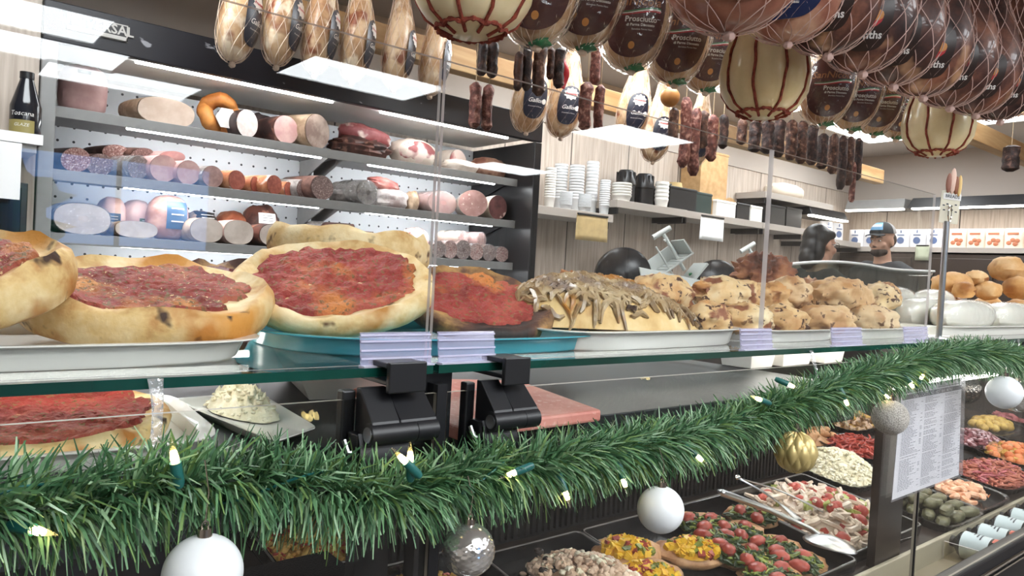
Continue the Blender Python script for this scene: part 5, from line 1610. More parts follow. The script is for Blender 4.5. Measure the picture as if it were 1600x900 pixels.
rnd = random.Random(5)
PXA = deck(1052, 832).x          # divider corn | tomato
PB = 1.42                        # back of the front pans
pan('black pan of pale tuna salad', PXA - .68, PXA - .345, .98, PB)
pan('black pan of corn topped chicken', PXA - .335, PXA - .004, .98, PB)
PXB = deck(1240, 846).x
pan('black pan of chicken with tomato and spinach', PXA + .004, PXB - .004, .96, PB)
PXC = deck(1352, 800).x
pan('black pan of mixed seafood salad', PXB + .004, PXC, .985, PB)
pan('black pan of crumbed pasta at the rear, nearer the duct', .66, 1.05, 1.52, 1.80)
pan('black pan of crumbed pasta in front of the rear one', .66, 1.12, 1.18, 1.47)


def deck_thing(name, label, cat, x, y, dz=.006, rz=0, group=None, kind=None):
    t = thing(name, label, cat, (x, y, deckz(y) + dz), 0, group, rot=(SLP, 0, rz))
    if kind: t['kind'] = kind
    return t


def piece(b, kind, c, s, rz, mi, rnd):
    M = Tr(*c) @ Rz(rz) @ Rx(rnd.uniform(-.6, .6)) @ Ry(rnd.uniform(-.6, .6))
    if kind == 'cube': b.box((0, 0, 0), (s * rnd.uniform(.8, 1.3), s, s * rnd.uniform(.8, 1.1)), mi, M)
    elif kind == 'strip': b.tube([(-s * 1.6, 0, 0), (-s * .5, s * .25, s * .2), (s * .6, -s * .1, s * .15), (s * 1.6, s * .2, 0)], [s * .22, s * .3, s * .3, s * .2], 5, mi, M=M)
    elif kind == 'bean': b.blob((0, 0, 0), (s, s * .6, s * .55), 9, 7, mi=mi, M=M)
    elif kind == 'ball': b.blob((0, 0, 0), (s, s, s * .9), 10, 7, mi=mi, M=M)
    elif kind == 'crumb': b.blob((0, 0, 0), (s, s * .8, s * .6), 7, 5, amp=.4, mi=mi, M=M, seed=rnd.random() * 9)
    elif kind == 'curl': b.tube([(s * math.cos(a), s * math.sin(a) * .8, s * .12 * a) for a in [j * .8 for j in range(6)]], [s * .28, s * .38, s * .4, s * .38, s * .32, s * .2], 6, mi, M=M)
    elif kind == 'leaf': b.grid(lambda u, v: ((u - .5) * 2.4 * s, (v - .5) * s * 1.3 * math.sin(PI * (.1 + .8 * u)), .3 * s * math.sin(4 * u + v)), 5, 3, mi=mi, M=M)


def heap(label, cat, x, y, rx, ry, h, mats, kinds, n, s, base=None, rz=0, name='salad_heap', seed=0, dz=.008, amp=.15):
    """a dish of small pieces nobody could count"""
    t = deck_thing(name, label, cat, x, y, dz, rz, kind='stuff')
    b = B(); mound(b, (0, 0, 0), rx * .96, ry * .96, h * .85, amp, seed)
    b.obj('heap_base', base or mats[0], t)
    r2 = random.Random(seed)
    b = B()
    for i in range(n):
        a = r2.uniform(0, 2 * PI); k = r2.random() ** .5
        z = h * max(0, 1 - k * k) ** .8 * (1 + amp * noise.noise(Vector((k * math.cos(a) * 3, k * math.sin(a) * 3, seed))))
        m = r2.randrange(len(mats)); kd = kinds[m % len(kinds)]
        piece(b, kd, (rx * k * math.cos(a), ry * k * math.sin(a), max(z + s * .2, s * .75)), s * r2.uniform(.75, 1.25), r2.uniform(0, PI), m, r2)
    b.obj('pieces', mats, t)
    return t


FM = {k: rampmat('food_' + k, [(.3, a), (.7, c)], scale=30, rough=r, bump=.2) for k, (a, c, r) in dict(
    corn=('#d9a51c', '#efc843', .3), corn2=('#c98c1a', '#e8b632', .3), green=('#5c6a2c', '#8f9a4a', .35), red=('#8f342a', '#b4564a', .3), tuna=('#c9a78c', '#e2c9b2', .7), chick=('#a9774e', '#cfa277', .45),
    olive=('#2d2724', '#4c423e', .2), spin=('#27381f', '#4a5c34', .4), seaf=('#c9b39d', '#e3d4c4', .4), cream=('#e3dabc', '#f2ecd8', .7), pasta=('#b98c42', '#d8b267', .5), brown=('#6a4a2c', '#94714a', .45), dolma=('#4c4a32', '#77735a', .3),
    shrimp=('#d9966f', '#f0c6a8', .3), shrimp2=('#cf6d3c', '#e8925f', .3), bean=('#5c2a32', '#8a4c52', .25), bean2=('#a9868a', '#c7aab0', .25), pot=('#b08a3a', '#d9b866', .35), ham=('#a24a50', '#c87a80', .4), salred=('#9a4a3a', '#bf7862', .4), pepper=('#98342c', '#bc5648', .3), celery=('#93a04a', '#b9c27a', .35)).items()}

# tuna
tx = PXA - .51
heap('heap of pale tuna salad in the black pan', 'salad', tx, 1.185, .158, .19, .085, [FM['tuna'], FM['tuna'], FM['tuna'], FM['cream']], ['crumb'], 620, .011, rz=.1, name='tuna_salad', seed=3, amp=.12)
for i, (px, py) in enumerate([(842, 862), (856, 876), (866, 891), (850, 893), (957, 886)]):
    P = deck(px, py, .06)
    t = deck_thing('olive', 'dark olive slice in the tuna salad, %s' % ['topmost', 'second from the top', 'in the middle of the heap', 'by the lower edge', 'near the corn pan'][i], 'olive', P.x, P.y, .062, .4 * i, 'olives in the tuna salad')
    b = B(); b.tube([(.008 * math.cos(a), .008 * math.sin(a), 0) for a in [2 * PI * j / 12 for j in range(12)]], .0055, 7, closed=True); b.obj('ring', FM['olive'], t)
P = deck(903, 880, .07)
t = deck_thing('pepper_strip', 'bright red pepper strip stuck in the tuna salad', 'pepper', P.x, P.y, .068, .9)
b = B(); b.blob((0, 0, .010), (.028, .009, .010), amp=.15, p=2.4); b.obj('strip', FM['red'], t)


def fillet(label, px, py, rx, ry, h, rz, group, seed):
    P = deck(px, py, .02)
    t = deck_thing('chicken_fillet', label, 'chicken', P.x, P.y, .008, rz, group)
    b = B(); b.blob((0, 0, h * .9), (rx, ry, h), amp=.16, fr=1.8, seed=seed, p=2.3, flat=-h * .88, nu=26, nv=14); b.obj('meat', FM['chick'], t)
    return t, P


G_ = 'chicken fillets under corn relish'
for i, (px, py, rz, lab) in enumerate([(980, 868, -.5, 'grilled fillet under corn relish near the tuna'), (1075, 870, -.75, 'grilled fillet under corn relish near the tomato chicken'), (1010, 905, -.6, 'grilled fillet under corn relish at the pan front')]):
    fillet(lab, px, py, .095, .062, .026, rz, G_, i)
    P = deck(px + (-2, 6, 4)[i], py - (10, 12, 6)[i], .05)
    heap('corn and pepper relish on the %s grilled fillet' % ('rear', 'inner', 'front')[i], 'relish', P.x, P.y, .070, .050, .022, [FM['corn'], FM['corn'], FM['corn2'], FM['corn'], FM['corn'], FM['green'], FM['red']], ['cube'], 100, .0145, base=FM['corn2'], rz=rz, name='corn_relish', seed=20 + i, dz=.045)
G_ = 'chicken fillets under tomato and spinach'
tc = [(1095, 825, -.5), (1150, 838, -.6), (1118, 852, -.5), (1205, 862, -.7), (1160, 876, -.6), (1240, 885, -.7), (1205, 905, -.6), (1175, 812, -.6)]
nm = ['at the rear corner by the corn pan', 'in the rear middle of the pan', 'second along the corn pan side', 'beside the ladle bowl', 'in the middle of the pan', 'at the front beside the ladle bowl', 'at the very front of the pan', 'by the ladle handle']
for i, (px, py, rz) in enumerate(tc):
    fillet('tomato and spinach chicken piece ' + nm[i], px, py, .088, .058, .026, rz, G_, 10 + i)
    P = deck(px, py - 4, .05)
    heap('wilted spinach on the chicken piece ' + nm[i], 'spinach', P.x, P.y, .072, .048, .018, [FM['spin'], FM['green'], FM['spin']], ['leaf', 'strip', 'strip'], 85, .013, base=FM['spin'], rz=rz, name='spinach', seed=40 + i, dz=.047)
    for j in range(3):
        q = Vector((.046 * math.cos(i * 2.1 + j * 2.1), .032 * math.sin(i * 2.1 + j * 2.1)))
        t = deck_thing('tomato_half', '%s tomato half on the chicken piece %s' % (('first', 'second', 'third')[j], nm[i]), 'tomato', P.x + q.x, P.y + q.y, .056, i, 'tomato halves on the chicken')
        b = B(); b.blob((0, 0, .008), (.027, .020, .016), amp=.10, seed=i + j); b.obj('flesh', FM['red'], t)
sx_, sy_ = (PXB + PXC) / 2, 1.20
heap('seafood and vegetable salad filling its black pan', 'salad', sx_, sy_, (PXC - PXB) / 2 * .93, .205, .065, [FM['seaf'], FM['seaf'], FM['celery'], FM['pepper'], FM['seaf'], FM['seaf'], FM['seaf'], FM['pepper'], FM['seaf']], ['curl', 'strip', 'cube', 'cube', 'strip', 'curl', 'strip', 'ball', 'curl'], 210, .024, base=FM['seaf'], name='seafood_salad', seed=8)
for k, (X, Y, lab) in enumerate([(.855, 1.66, 'crumbed pasta with red pepper in the rear pan'), (.89, 1.325, 'crumbed pasta with red pepper in the pan before it')]):
    heap(lab, 'pasta', X, Y, .18, .125, .03, [FM['pasta'], FM['pasta'], FM['pasta'], FM['pepper'], FM['pasta']], ['crumb', 'crumb', 'crumb', 'strip', 'crumb'], 420, .011, base=FM['pasta'], name='crumbed_pasta', seed=60 + k)

# utensils
h0, h1, h2, h3 = deck(1128, 770, .11), deck(1200, 800, .10), deck(1268, 830, .085), deck(1298, 850, .08)
t = thing('serving_spoon', 'big steel serving spoon lying across the seafood salad', 'spoon', tuple(h2))
b = B(); b.tube([Vector(h0) - h2 + Vector((0, 0, .0)), Vector(h1) - h2 + Vector((0, 0, .008)), Vector((0, 0, .004)), (Vector(h3) - h2) * .4], [.012, .009, .008, .010], 10)
o = b.obj('handle', STEEL, t)
b = B(); b.tube([Vector(h0) - h2 + Vector((.012 * math.cos(a), .012 * math.sin(a), .004)) for a in [2 * PI * j / 14 for j in range(14)]], .004, 6, closed=True); b.obj('eyelet', STEEL, t)
ax = (Vector(h3) - h2); ang = math.atan2(ax.y, ax.x)
b = B()
Mb = Tr(*(ax * 1.0)) @ Rz(ang)
b.grid(lambda u, v: (.080 * v * math.cos(2 * PI * u), .056 * v * math.sin(2 * PI * u) * (1 - .25 * math.cos(2 * PI * u) * v), .022 * (1 - v * v) ), 32, 10, cu=True, M=Mb)
o = b.obj('bowl', plain('brushed_steel', '#c9c9c9', rough=.32, metal=1), t); m_ = o.modifiers.new('thick', 'SOLIDIFY'); m_.thickness = .002
g0, g1, g2 = deck(1152, 748, .12), deck(1285, 800, .075), deck(1250, 815, .075)
t = thing('serving_tongs', 'steel tongs standing in the seafood salad', 'tongs', tuple(g0))
for gp in (g1, g2):
    d = Vector(gp) - g0
    b = B(); n_ = 9
    for j in range(n_):
        pass
    side = d.cross(Vector((0, 0, 1))).normalized()
    b.grid(lambda u, v: tuple(d * v + side * (u - .5) * (.008 + .026 * max(0, (v - .72) / .28) ** .7) + Vector((0, 0, .012 * math.sin(PI * v) + (.004 * abs(u - .5) * 2)))), 4, 14)
    o = b.obj('arm', STEEL, t); m_ = o.modifiers.new('thick', 'SOLIDIFY'); m_.thickness = .0018
b = B(); b.blob((0, 0, .004), (.014, .010, .009)); b.obj('hinge_end', CHROME, t)


# scalloped black trays of salads
def sal_tray(label, px, py, hx, hy, rz=0, h=.03):
    P = deck(px, py)
    return tray('salad_tray', label, (P.x, P.y, deckz(P.y) + .001), hx, hy, h, BLACKT, p=4.5, rot=(SLP, 0, rz), cat='tray', flutes=44, lip=.006, n=176), P


def sal(lab_tray, lab_food, cat, px, py, hx, hy, h, mats, kinds, n, s, name, seed, rz=0, base=None):
    t, P = sal_tray(lab_tray, px, py, hx, hy, rz)
    heap(lab_food, cat, P.x, P.y, hx * .95, hy * .94, h, mats, kinds, n, s, base=base, rz=rz, name=name, seed=seed, dz=.008)


sal('scalloped tray under the grated cheese by the gold bauble', 'mound of pale grated cheese on a scalloped tray', 'cheese', 1306, 740, .19, .165, .085, [FM['cream'], FM['cream']], ['crumb', 'crumb'], 800, .0075, 'shredded_cheese', 70)
sal('scalloped tray of red pepper strips', 'red roasted pepper strips in a scalloped tray', 'peppers', 1340, 706, .17, .13, .05, [FM['pepper'], FM['pepper'], FM['red']], ['strip', 'curl', 'strip'], 150, .016, 'pepper_strips', 71)
sal('scalloped tray of fried dough pieces at the back', 'golden fried pieces under the glitter bauble', 'snacks', 1325, 664, .22, .13, .05, [FM['pasta'], FM['tuna'], FM['brown']], ['crumb', 'cube', 'crumb'], 170, .018, 'fried_pieces', 72)
sal('scalloped tray of chicken drumettes beside the gold bauble', 'browned chicken pieces behind the gold bauble', 'chicken', 1262, 690, .17, .11, .04, [FM['chick'], FM['chick']], ['bean', 'bean'], 26, .032, 'chicken_pieces', 73)
sal('scalloped tray of salami shreds', 'shredded rosy salami in a scalloped tray', 'cold cut', 1552, 748, .24, .13, .05, [FM['salred'], FM['salred'], FM['ham']], ['strip', 'curl', 'strip'], 260, .016, 'salami_shreds', 74)
sal('scalloped tray of roasted vegetables', 'orange roasted vegetable chunks in a scalloped tray', 'vegetables', 1582, 716, .22, .12, .05, [FM['chick'], FM['shrimp2'], FM['pot']], ['cube', 'ball', 'cube'], 120, .020, 'roasted_vegetables', 75)
sal('scalloped tray of brown beans', 'maroon and white beans in a scalloped tray', 'beans', 1520, 692, .24, .12, .045, [FM['bean'], FM['bean'], FM['bean2']], ['bean'], 220, .016, 'bean_salad', 76)
sal('scalloped tray of pink ham cubes', 'pink ham cubes in a scalloped tray at the back', 'ham', 1590, 655, .26, .12, .045, [FM['ham'], FM['ham']], ['cube', 'strip'], 150, .018, 'ham_cubes', 77)
# countable pieces
_, P = sal_tray('scalloped tray of stuffed vine leaves', 1458, 803, .185, .115)
for i in range(16):
    r_, c_ = divmod(i, 4)
    lay = 0 if i < 12 else 1
    x = P.x - .12 + (r_ % 3) * .11 + rnd.uniform(-.01, .01) + (.04 if lay else 0); y = P.y - .075 + c_ * .05 + rnd.uniform(-.006, .006)
    t = deck_thing('stuffed_vine_leaf', 'dull green stuffed vine leaf in its scalloped tray', 'stuffed vine leaf', x, y, .009 + lay * .034, rnd.uniform(-.4, .4), 'stuffed vine leaves')
    b = B(); b.blob((0, 0, .018), (.046, .021, .019), amp=.12, fr=2.5, seed=i, p=2.6); b.obj('roll', FM['dolma'], t)
_, P = sal_tray('scalloped tray of shrimp', 1503, 781, .20, .115)
for i in range(22):
    a = i * 2.4; k = (i / 22) ** .5 * .88; lay = .034 * max(0, 1 - k)
    x, y = P.x + .15 * k * math.cos(a), P.y + .08 * k * math.sin(a)
    t = deck_thing('shrimp', 'pale orange shrimp heaped in its scalloped tray', 'shrimp', x, y, .010 + lay, rnd.uniform(0, 6), 'heaped shrimp')
    b = B(); n_ = 9
    b.tube([(.022 * math.cos(q), .022 * math.sin(q), .014 + .004 * math.sin(q * 2)) for q in [j * .5 for j in range(n_)]], [.005, .010, .0125, .0135, .0135, .0125, .011, .008, .004], 8); b.obj('body', FM['shrimp'], t)
    b = B(); q = 4.0; b.grid(lambda u, v: (.022 * math.cos(q + v * .5) + (u - .5) * .016 * v, .022 * math.sin(q + v * .5), .014 + (u - .5) * .016 * v), 3, 3); b.obj('tail', FM['shrimp2'], t)
_, P = sal_tray('scalloped tray of little yellow potatoes', 1548, 672, .26, .12)
for i in range(26):
    a = i * 2.4; k = (i / 26) ** .5 * .9
    t = deck_thing('small_potato', 'little oiled yellow potato in its scalloped tray', 'potato', P.x + .21 * k * math.cos(a), P.y + .085 * k * math.sin(a), .010 + .03 * (1 - k), a, 'little yellow potatoes')
    b = B(); b.blob((0, 0, .022), (.032, .024, .023), amp=.08, seed=i); b.obj('skin', FM['pot'], t)

# bottles lying on the front ledge
BOT = plain('dark_dressing', '#17171c', rough=.15)
BLAB = plain('pale_blue_label', '#c3d0d4', rough=.5)
for i, (px, py) in enumerate([(1470, 861), (1484, 843), (1501, 827), (1521, 813), (1545, 801), (1562, 787), (1572, 775)]):
    A = at(px, py, z=.432)
    t = thing('dressing_bottle', 'dressing bottle with pale label lying on the front ledge, %s from the divider' % ORD[i], 'bottle', (A.x, .772, .4305 + .045), 0, 'dressing bottles on the ledge', rot=(-PI / 2, 0, D2R((-3, 2, -2, 3, 0, 2, -2)[i])), scale=(1.35, 1.35, 1.12))
    b = B(); b.lathe([(.02, 0), (.032, .003), (.033, .012), (.033, .100), (.028, .112), (.014, .124), (.012, .13)], 20); b.obj('glass', BOT, t)
    b = B(); b.lathe([(.0135, .126), (.0135, .146), (.001, .148)], 14); b.obj('cap', BLACKP, t)
    b = B(); b.grid(lambda u, v: (.0336 * math.cos(2 * PI * u), .0336 * math.sin(2 * PI * u), .028 + .072 * v), 22, 2, cu=True); lb = b.obj('label', BLAB, t)
    b = B()
    for q in range(4): b.grid(lambda u, v: (.0339 * math.cos(-2.2 + .9 * u + q * .2), .0339 * math.sin(-2.2 + .9 * u + q * .2), .05 + .01 * q + .004 * v), 6, 2)
    b.obj('print', LBL['navy'], lb)
    b = B(); b.grid(lambda u, v: (.0337 * math.cos(-2.1 + .8 * u), .0337 * math.sin(-2.1 + .8 * u), .008 + .014 * v), 6, 2); b.obj('price_sticker', plain('salmon_sticker', '#d0705f', rough=.6), t)
# clear divider on the ledge
xd = at(1450, 880, z=.40).x
t = tag(sheet('ledge_divider', (xd - .003, .775, .4305), (xd + .003, .92, .49), [pane_mat('amber_clear', tint=(.93, .9, .82), gain=1.2), EDGE_L]), 'low clear divider beside the dressing bottles', 'divider')
# ------------------------------------------------------------------ garland, lights and baubles on the front
GYP = .655
gp = [(-110, 800), (-40, 800), (30, 795), (110, 792), (190, 775), (270, 758), (350, 755), (430, 756), (520, 768), (600, 774), (660, 766), (720, 750), (800, 736), (880, 722), (960, 708), (1040, 694), (1110, 678), (1180, 655), (1250, 628), (1310, 607), (1370, 588), (1430, 569), (1490, 556), (1560, 558), (1640, 572), (1720, 590)]
GP = [at(px, py, y=GYP) for px, py in gp]


def catmull(P, n):
    out = []
    for i in range(len(P) - 1):
        p0, p1, p2, p3 = P[max(i - 1, 0)], P[i], P[i + 1], P[min(i + 2, len(P) - 1)]
        for k in range(n):
            t = k / n
            out.append(.5 * ((2 * p1) + (p2 - p0) * t + (2 * p0 - 5 * p1 + 4 * p2 - p3) * t * t + (-p0 + 3 * p1 - 3 * p2 + p3) * t ** 3))
    out.append(P[-1].copy())
    return out


path = catmull(GP, 14)
cum = [0]
for a, c in zip(path, path[1:]): cum.append(cum[-1] + (c - a).length)
TOT = cum[-1]


def along(s):
    lo, hi = 0, len(cum) - 1
    while hi - lo > 1:
        m = (lo + hi) // 2
        if cum[m] <= s: lo = m
        else: hi = m
    k = (s - cum[lo]) / max(cum[hi] - cum[lo], 1e-9)
    return path[lo].lerp(path[hi], k), (path[hi] - path[lo]).normalized()


NEED = [plain('needles_' + k, c, rough=.42) for k, c in (('mid', '#587f56'), ('deep', '#3a6040'), ('light', '#88a680'), ('olive', '#6a864c'))]
gar = thing('pine_garland', 'green artificial pine garland swagged along the deli case', 'garland', tuple(path[len(path) // 2]))
o0 = Vector(gar.location)
b = B(); b.tube([p - o0 for p in path[::3]], .004, 6); b.obj('stem', plain('garland_wire', '#23331f', rough=.7), gar)
rnd = random.Random(21)
V = []; Fc = []; Mi = []
s = 0.0
ph = 0
while s < TOT:
    # tufts: a whorl of needles springing from one place of the stem, swept along it
    p, t = along(s)
    near = max(.45, min(1.0, 1.15 - .13 * p.x * 1.6))
    u = t.cross(Vector((0, 0, 1))).normalized(); w = u.cross(t)
    sweep = .22 + .35 * noise.noise(Vector((s * 9, 0, 0)))
    flip = 1 if noise.noise(Vector((s * 5, 3, 0))) > -.15 else -1
    thin = 1.0
    for k in range(int(11 if p.x < 1.2 else 10)):
        a = rnd.uniform(0, 2 * PI)
        if math.sin(a) > .3 and abs(math.cos(a)) < .5 and rnd.random() < .0: continue
        rd = u * math.cos(a) + w * math.sin(a)
        L = rnd.uniform(.028, .055) * (1.04 + .18 * noise.noise(Vector((s * 14, a, 1))))
        d = (rd + t * flip * rnd.uniform(.1, .95) * sweep * 1.8 + Vector((0, 0, -.12)) + Vector((rnd.gauss(0, .30), rnd.gauss(0, .30), rnd.gauss(0, .30)))).normalized()
        base = p + rd * .003 + t * rnd.uniform(-.004, .004)
        tip = base + d * L + Vector((0, 0, -.10 * L))
        mid = base + d * L * .55 + Vector((rnd.gauss(0, .0012), rnd.gauss(0, .0012), .004))
        side = d.cross(Vector((rnd.gauss(0, 1), rnd.gauss(0, 1), rnd.gauss(0, 1)))).normalized() * rnd.uniform(.0008, .0014)
        if tip.y > .722: continue
        i = len(V)
        V += [base - side - o0, base + side - o0, mid + side * 1.1 - o0, mid - side * 1.1 - o0, tip + side * .45 - o0, tip - side * .45 - o0]
        Fc += [(i, i + 1, i + 2, i + 3), (i + 3, i + 2, i + 4, i + 5)]
        m = rnd.choices((0, 1, 2, 3), (5, 3.5, 2, 1.5))[0]
        Mi += [m, m]
    s += .00155
me = bpy.data.meshes.new('needles'); me.from_pydata([tuple(v) for v in V], [], Fc); me.update()
for m in NEED: me.materials.append(m)
me.polygons.foreach_set('material_index', Mi)
nd = bpy.data.objects.new('needles', me); COL.objects.link(nd); nd.parent = gar; nd['kind'] = 'stuff'

# light string
SOCK = plain('teal_socket', '#1c5a55', rough=.4)
BULB = glow('warm_bulb', (1, .78, .32, 1), 9)
BCAP = pane_mat('bulb_tip', tint=(1, .97, .85), gain=1.6, rough=.1)
ls = thing('light_string', 'teal wired string of warm mini lights wound through the garland', 'string lights', tuple(o0))
wp = []
for i in range(260):
    s = TOT * i / 259; p, t = along(s)
    u = t.cross(Vector((0, 0, 1))).normalized(); w = u.cross(t); a = s * 26
    wp.append(p + u * math.cos(a) * .018 + w * math.sin(a) * .018 - o0)
b = B(); b.tube(wp, .0013, 5); b.obj('wire', SOCK, ls)
for i, (px, py, dx, dy, n_) in enumerate([(62, 830, 1, .10, 1.15), (272, 712, -.05, -1, 1), (641, 712, .02, -1, 1), (628, 716, -.5, -.6, .8), (798, 741, -.9, .3, 1), (886, 776, .3, .8, .9), (976, 756, .2, .7, .8), (1094, 717, .7, .6, 1), (1184, 623, -.5, -.2, 1), (1237, 603, .9, .4, 1), (1323, 630, .3, .9, 1.1), (1386, 620, .6, .6, 1), (1441, 588, .2, -.6, .8), (1425, 603, .2, .5, .8), (1578, 602, .2, .6, .9)]):
    y = GYP - .036
    P = at(px, py, y=y)
    q = RM @ Vector((dx, dy, -.25)); q.normalize()
    base = P - q * .012
    if px == 272 or px == 641: base.y += 0
    L = .030 * n_
    b = B(); b.tube([base - q * .016 - o0, base - q * .012 - o0, base + q * .006 - o0], [.0030, .0046, .0046], 10); so = b.obj('socket', SOCK, ls)
    b = B(); b.tube([base + q * .006 - o0, base + q * .010 - o0, base + q * .016 - o0], [.0030, .0034, .0026], 10); b.obj('bulb', BULB, so)
    b = B(); b.tube([base + q * .0162 - o0, base + q * .021 - o0, base + q * .028 - o0], [.0027, .0022, .0006], 10); b.obj('bulb_tip', BCAP, so)

# baubles
BW = plain('frosted_white', '#dfe2e3', rough=.32, coat=.1)
BS = plain('mirror_silver', '#e6e3df', rough=.16, metal=.9)
BG = plain('satin_gold', '#c4ae74', rough=.36, metal=.4)
BGL = rampmat('silver_glitter', [(.3, '#a39a8e'), (.5, '#d2cabf'), (.72, '#f2ede5')], scale=520, detail=2, rough=.35, bump=1.0, bscale=700, spec=.9)
CAPM = plain('bauble_cap', '#b9aea4', rough=.2, metal=1)


def bauble(label, px, py, rpx, y, kind, hook_up=.03):
    P = at(px, py, y=y)
    q = RM.transposed() @ (P - EYE)
    r = rpx * q.z / F * .985
    t = thing('hanging_bauble', label, 'christmas bauble', (P.x, P.y, P.z - r), 0, 'baubles on the garland')
    b = B(); nu, nv = 48, 32

    def f(u, v):
        th = 2 * PI * u; ph = -PI / 2 + PI * v
        k = 1.0
        if kind == 'gold':
            c_ = abs(math.sin(5 * th + 2.2 * ph)) * abs(math.sin(5 * th - 2.2 * ph)); k = .925 + .095 * c_ ** .6
        if kind == 'silver':
            zz = abs(ph) / (PI / 2)
            if zz < .42: k = .985 + .03 * abs(math.sin(6 * th + 14 * ph)) * abs(math.sin(6 * th - 14 * ph))
        return (r * k * math.cos(ph) * math.cos(th), r * k * math.cos(ph) * math.sin(th), r + r * k * math.sin(ph))
    b.grid(f, 100 if kind in ('gold', 'silver') else nu, 60 if kind in ('gold', 'silver') else nv, cu=True)
    b.obj('ball', {'white': BW, 'silver': BS, 'gold': BG, 'glitter': BGL}[kind], t, angle=22 if kind == 'gold' else 60)
    b = B(); b.lathe([(r * .17, 2 * r * .985), (r * .19, 2 * r * .99), (r * .18, 2 * r + r * .20), (0.0005, 2 * r + r * .21)], 14)
    b.tube([(r * .09 * math.cos(a), 0, 2 * r + r * .27 + r * .10 * math.sin(a)) for a in [2 * PI * j / 14 for j in range(14)]], r * .025, 5, closed=True); b.obj('cap', CAPM, t)
    b = B(); b.tube([(0, 0, 2 * r + r * .3), (.002, .0, 2 * r + r * .3 + hook_up * .5), (0, .008, 2 * r + r * .3 + hook_up)], .0006, 4); b.obj('hook_wire', CAPM, t)


bauble('big frosted white bauble hanging under the tomato pies', 317, 896, 61, .605, 'white', .05)
bauble('mirrored silver bauble with a patterned belt below the hinges', 732, 859, 42, .610, 'silver', .04)
bauble('frosted white bauble hanging above the corn chicken', 1032, 796, 37, .612, 'white', .04)
bauble('faceted gold bauble hanging beside the grated cheese', 1243, 706, 33, .615, 'gold', .03)
bauble('silver glitter bauble touching the menu sheet', 1391, 652, 27.5, .618, 'glitter', .02)
bauble('frosted white bauble past the menu sheet', 1569, 613, 26, .625, 'white', .02)
bauble('mirrored silver bauble half behind the last white one', 1590, 619, 25, .662, 'silver', .02)

# clear tape straps that carry the garland
TAPE = pane_mat('clear_tape', tint=(.95, .95, .95), gain=1.8, rough=.08, bump=.8, bscale=60, haze=.12)
for lab, pts, w in (('clear tape strap carrying the garland under the tomato pies', [(243, 592), (246, 640), (243, 690), (236, 768)], .014), ('clear tape strap carrying the garland before the cartons', [(1268, 548), (1276, 580), (1284, 625)], .012), ('clear tape strap at the far end of the garland', [(1592, 530), (1596, 548), (1600, 560)], .012)):
    Y_ = [.716, .700, .68, .655]
    pp_ = [at(px, py, y=Y_[i]) for i, (px, py) in enumerate(pts)]
    base = pp_[-1]
    t = thing('hanging_tape', lab, 'tape', tuple(base))
    pc = catmull([p - base for p in pp_], 6)
    b = B(); b.grid(lambda u, v: tuple(pc[int(round(v * (len(pc) - 1)))] + Vector(((u - .5) * w * (1 - .35 * math.sin(PI * v)), .004 * math.sin(PI * u), 0))), 4, len(pc))
    o = b.obj('strap', TAPE, t); m_ = o.modifiers.new('thick', 'SOLIDIFY'); m_.thickness = .0004
# ------------------------------------------------------------------ service side: shelves, slicers, stock
SHELFM = plain('taupe_shelf', '#a39a92', rough=.5)
BROWND = plain('dark_brown_laminate', '#33271f', rough=.45)
KRAFT = plain('kraft_paper', '#b59c6c', rough=.8, var=.12, bscale=20)
CARD = rampmat('cardboard', [(.3, '#a9855a'), (.7, '#bf9b6f')], scale=20, rough=.8, bump=.05)


def wshelf(label, x0, x1, z, y0=3.6):
    t = thing('wall_shelf', label, 'shelf', ((x0 + x1) / 2, YB - .001, z))
    w = x1 - x0
    b = B(); b.span((-w / 2, y0 - YB, -.055), (w / 2, -.001, 0)); b.obj('board', SHELFM, t, smooth=False, bev=.002)
    for s in (-1, 1):
        b = B(); b.span((s * (w / 2 - .03) - .006, y0 - YB + .02, -.10), (s * (w / 2 - .03) + .006, -.001, -.056)); b.obj('bracket', BLACKP, t, smooth=False)
    return t


ZA, ZB, ZD = 1.742, 1.855, 2.13
wshelf('wall shelf with clear containers beside the refrigerator', 2.95, 3.885, ZA)
wshelf('wall shelf with black bowls, next to the container shelf', 3.895, 4.70, ZB, 3.58)
wshelf('wall shelf carrying dark crates above the slicers', 4.71, 5.80, ZB)
wshelf('upper wall shelf with a white bundle, highest of all', 5.81, 7.03, ZD)
wshelf('wall shelf with black bins above the roast loaf', 5.81, 6.52, ZB)
wshelf('wall shelf with white boxes in the room corner', 6.6, 7.65, 1.80)
CLEARP = pane_mat('clear_plastic_cup', tint=(.9, .91, .92), gain=1.3, rough=.15, haze=.62, hazecol='#eceef0')


def cups(label, px, y0px, wpx, y, z, mat, n=12, taper=.08):
    s = mpp(px, y); P = at(px, 320, y=y)
    r = wpx * s / 2; h = max(.05, at(px, y0px, y=y).z - z)
    t = thing('nested_containers', label, 'containers', (P.x, y, z + .0005))
    for k in range(1):
        b = B(); prof_ = [(r * .8, 0)]
        for i in range(n):
            z0 = h * (.25 + .75 * i / n); prof_ += [(r * (.93), z0), (r, z0 + .15 * h / n), (r, z0 + .5 * h / n), (r * .93, z0 + .6 * h / n)]
        prof_ += [(r * .95, h), (r * .85, h), (r * .7, h * .7)]
        b.lathe(prof_, 22); b.obj('cups', mat, t, angle=60)
    return t


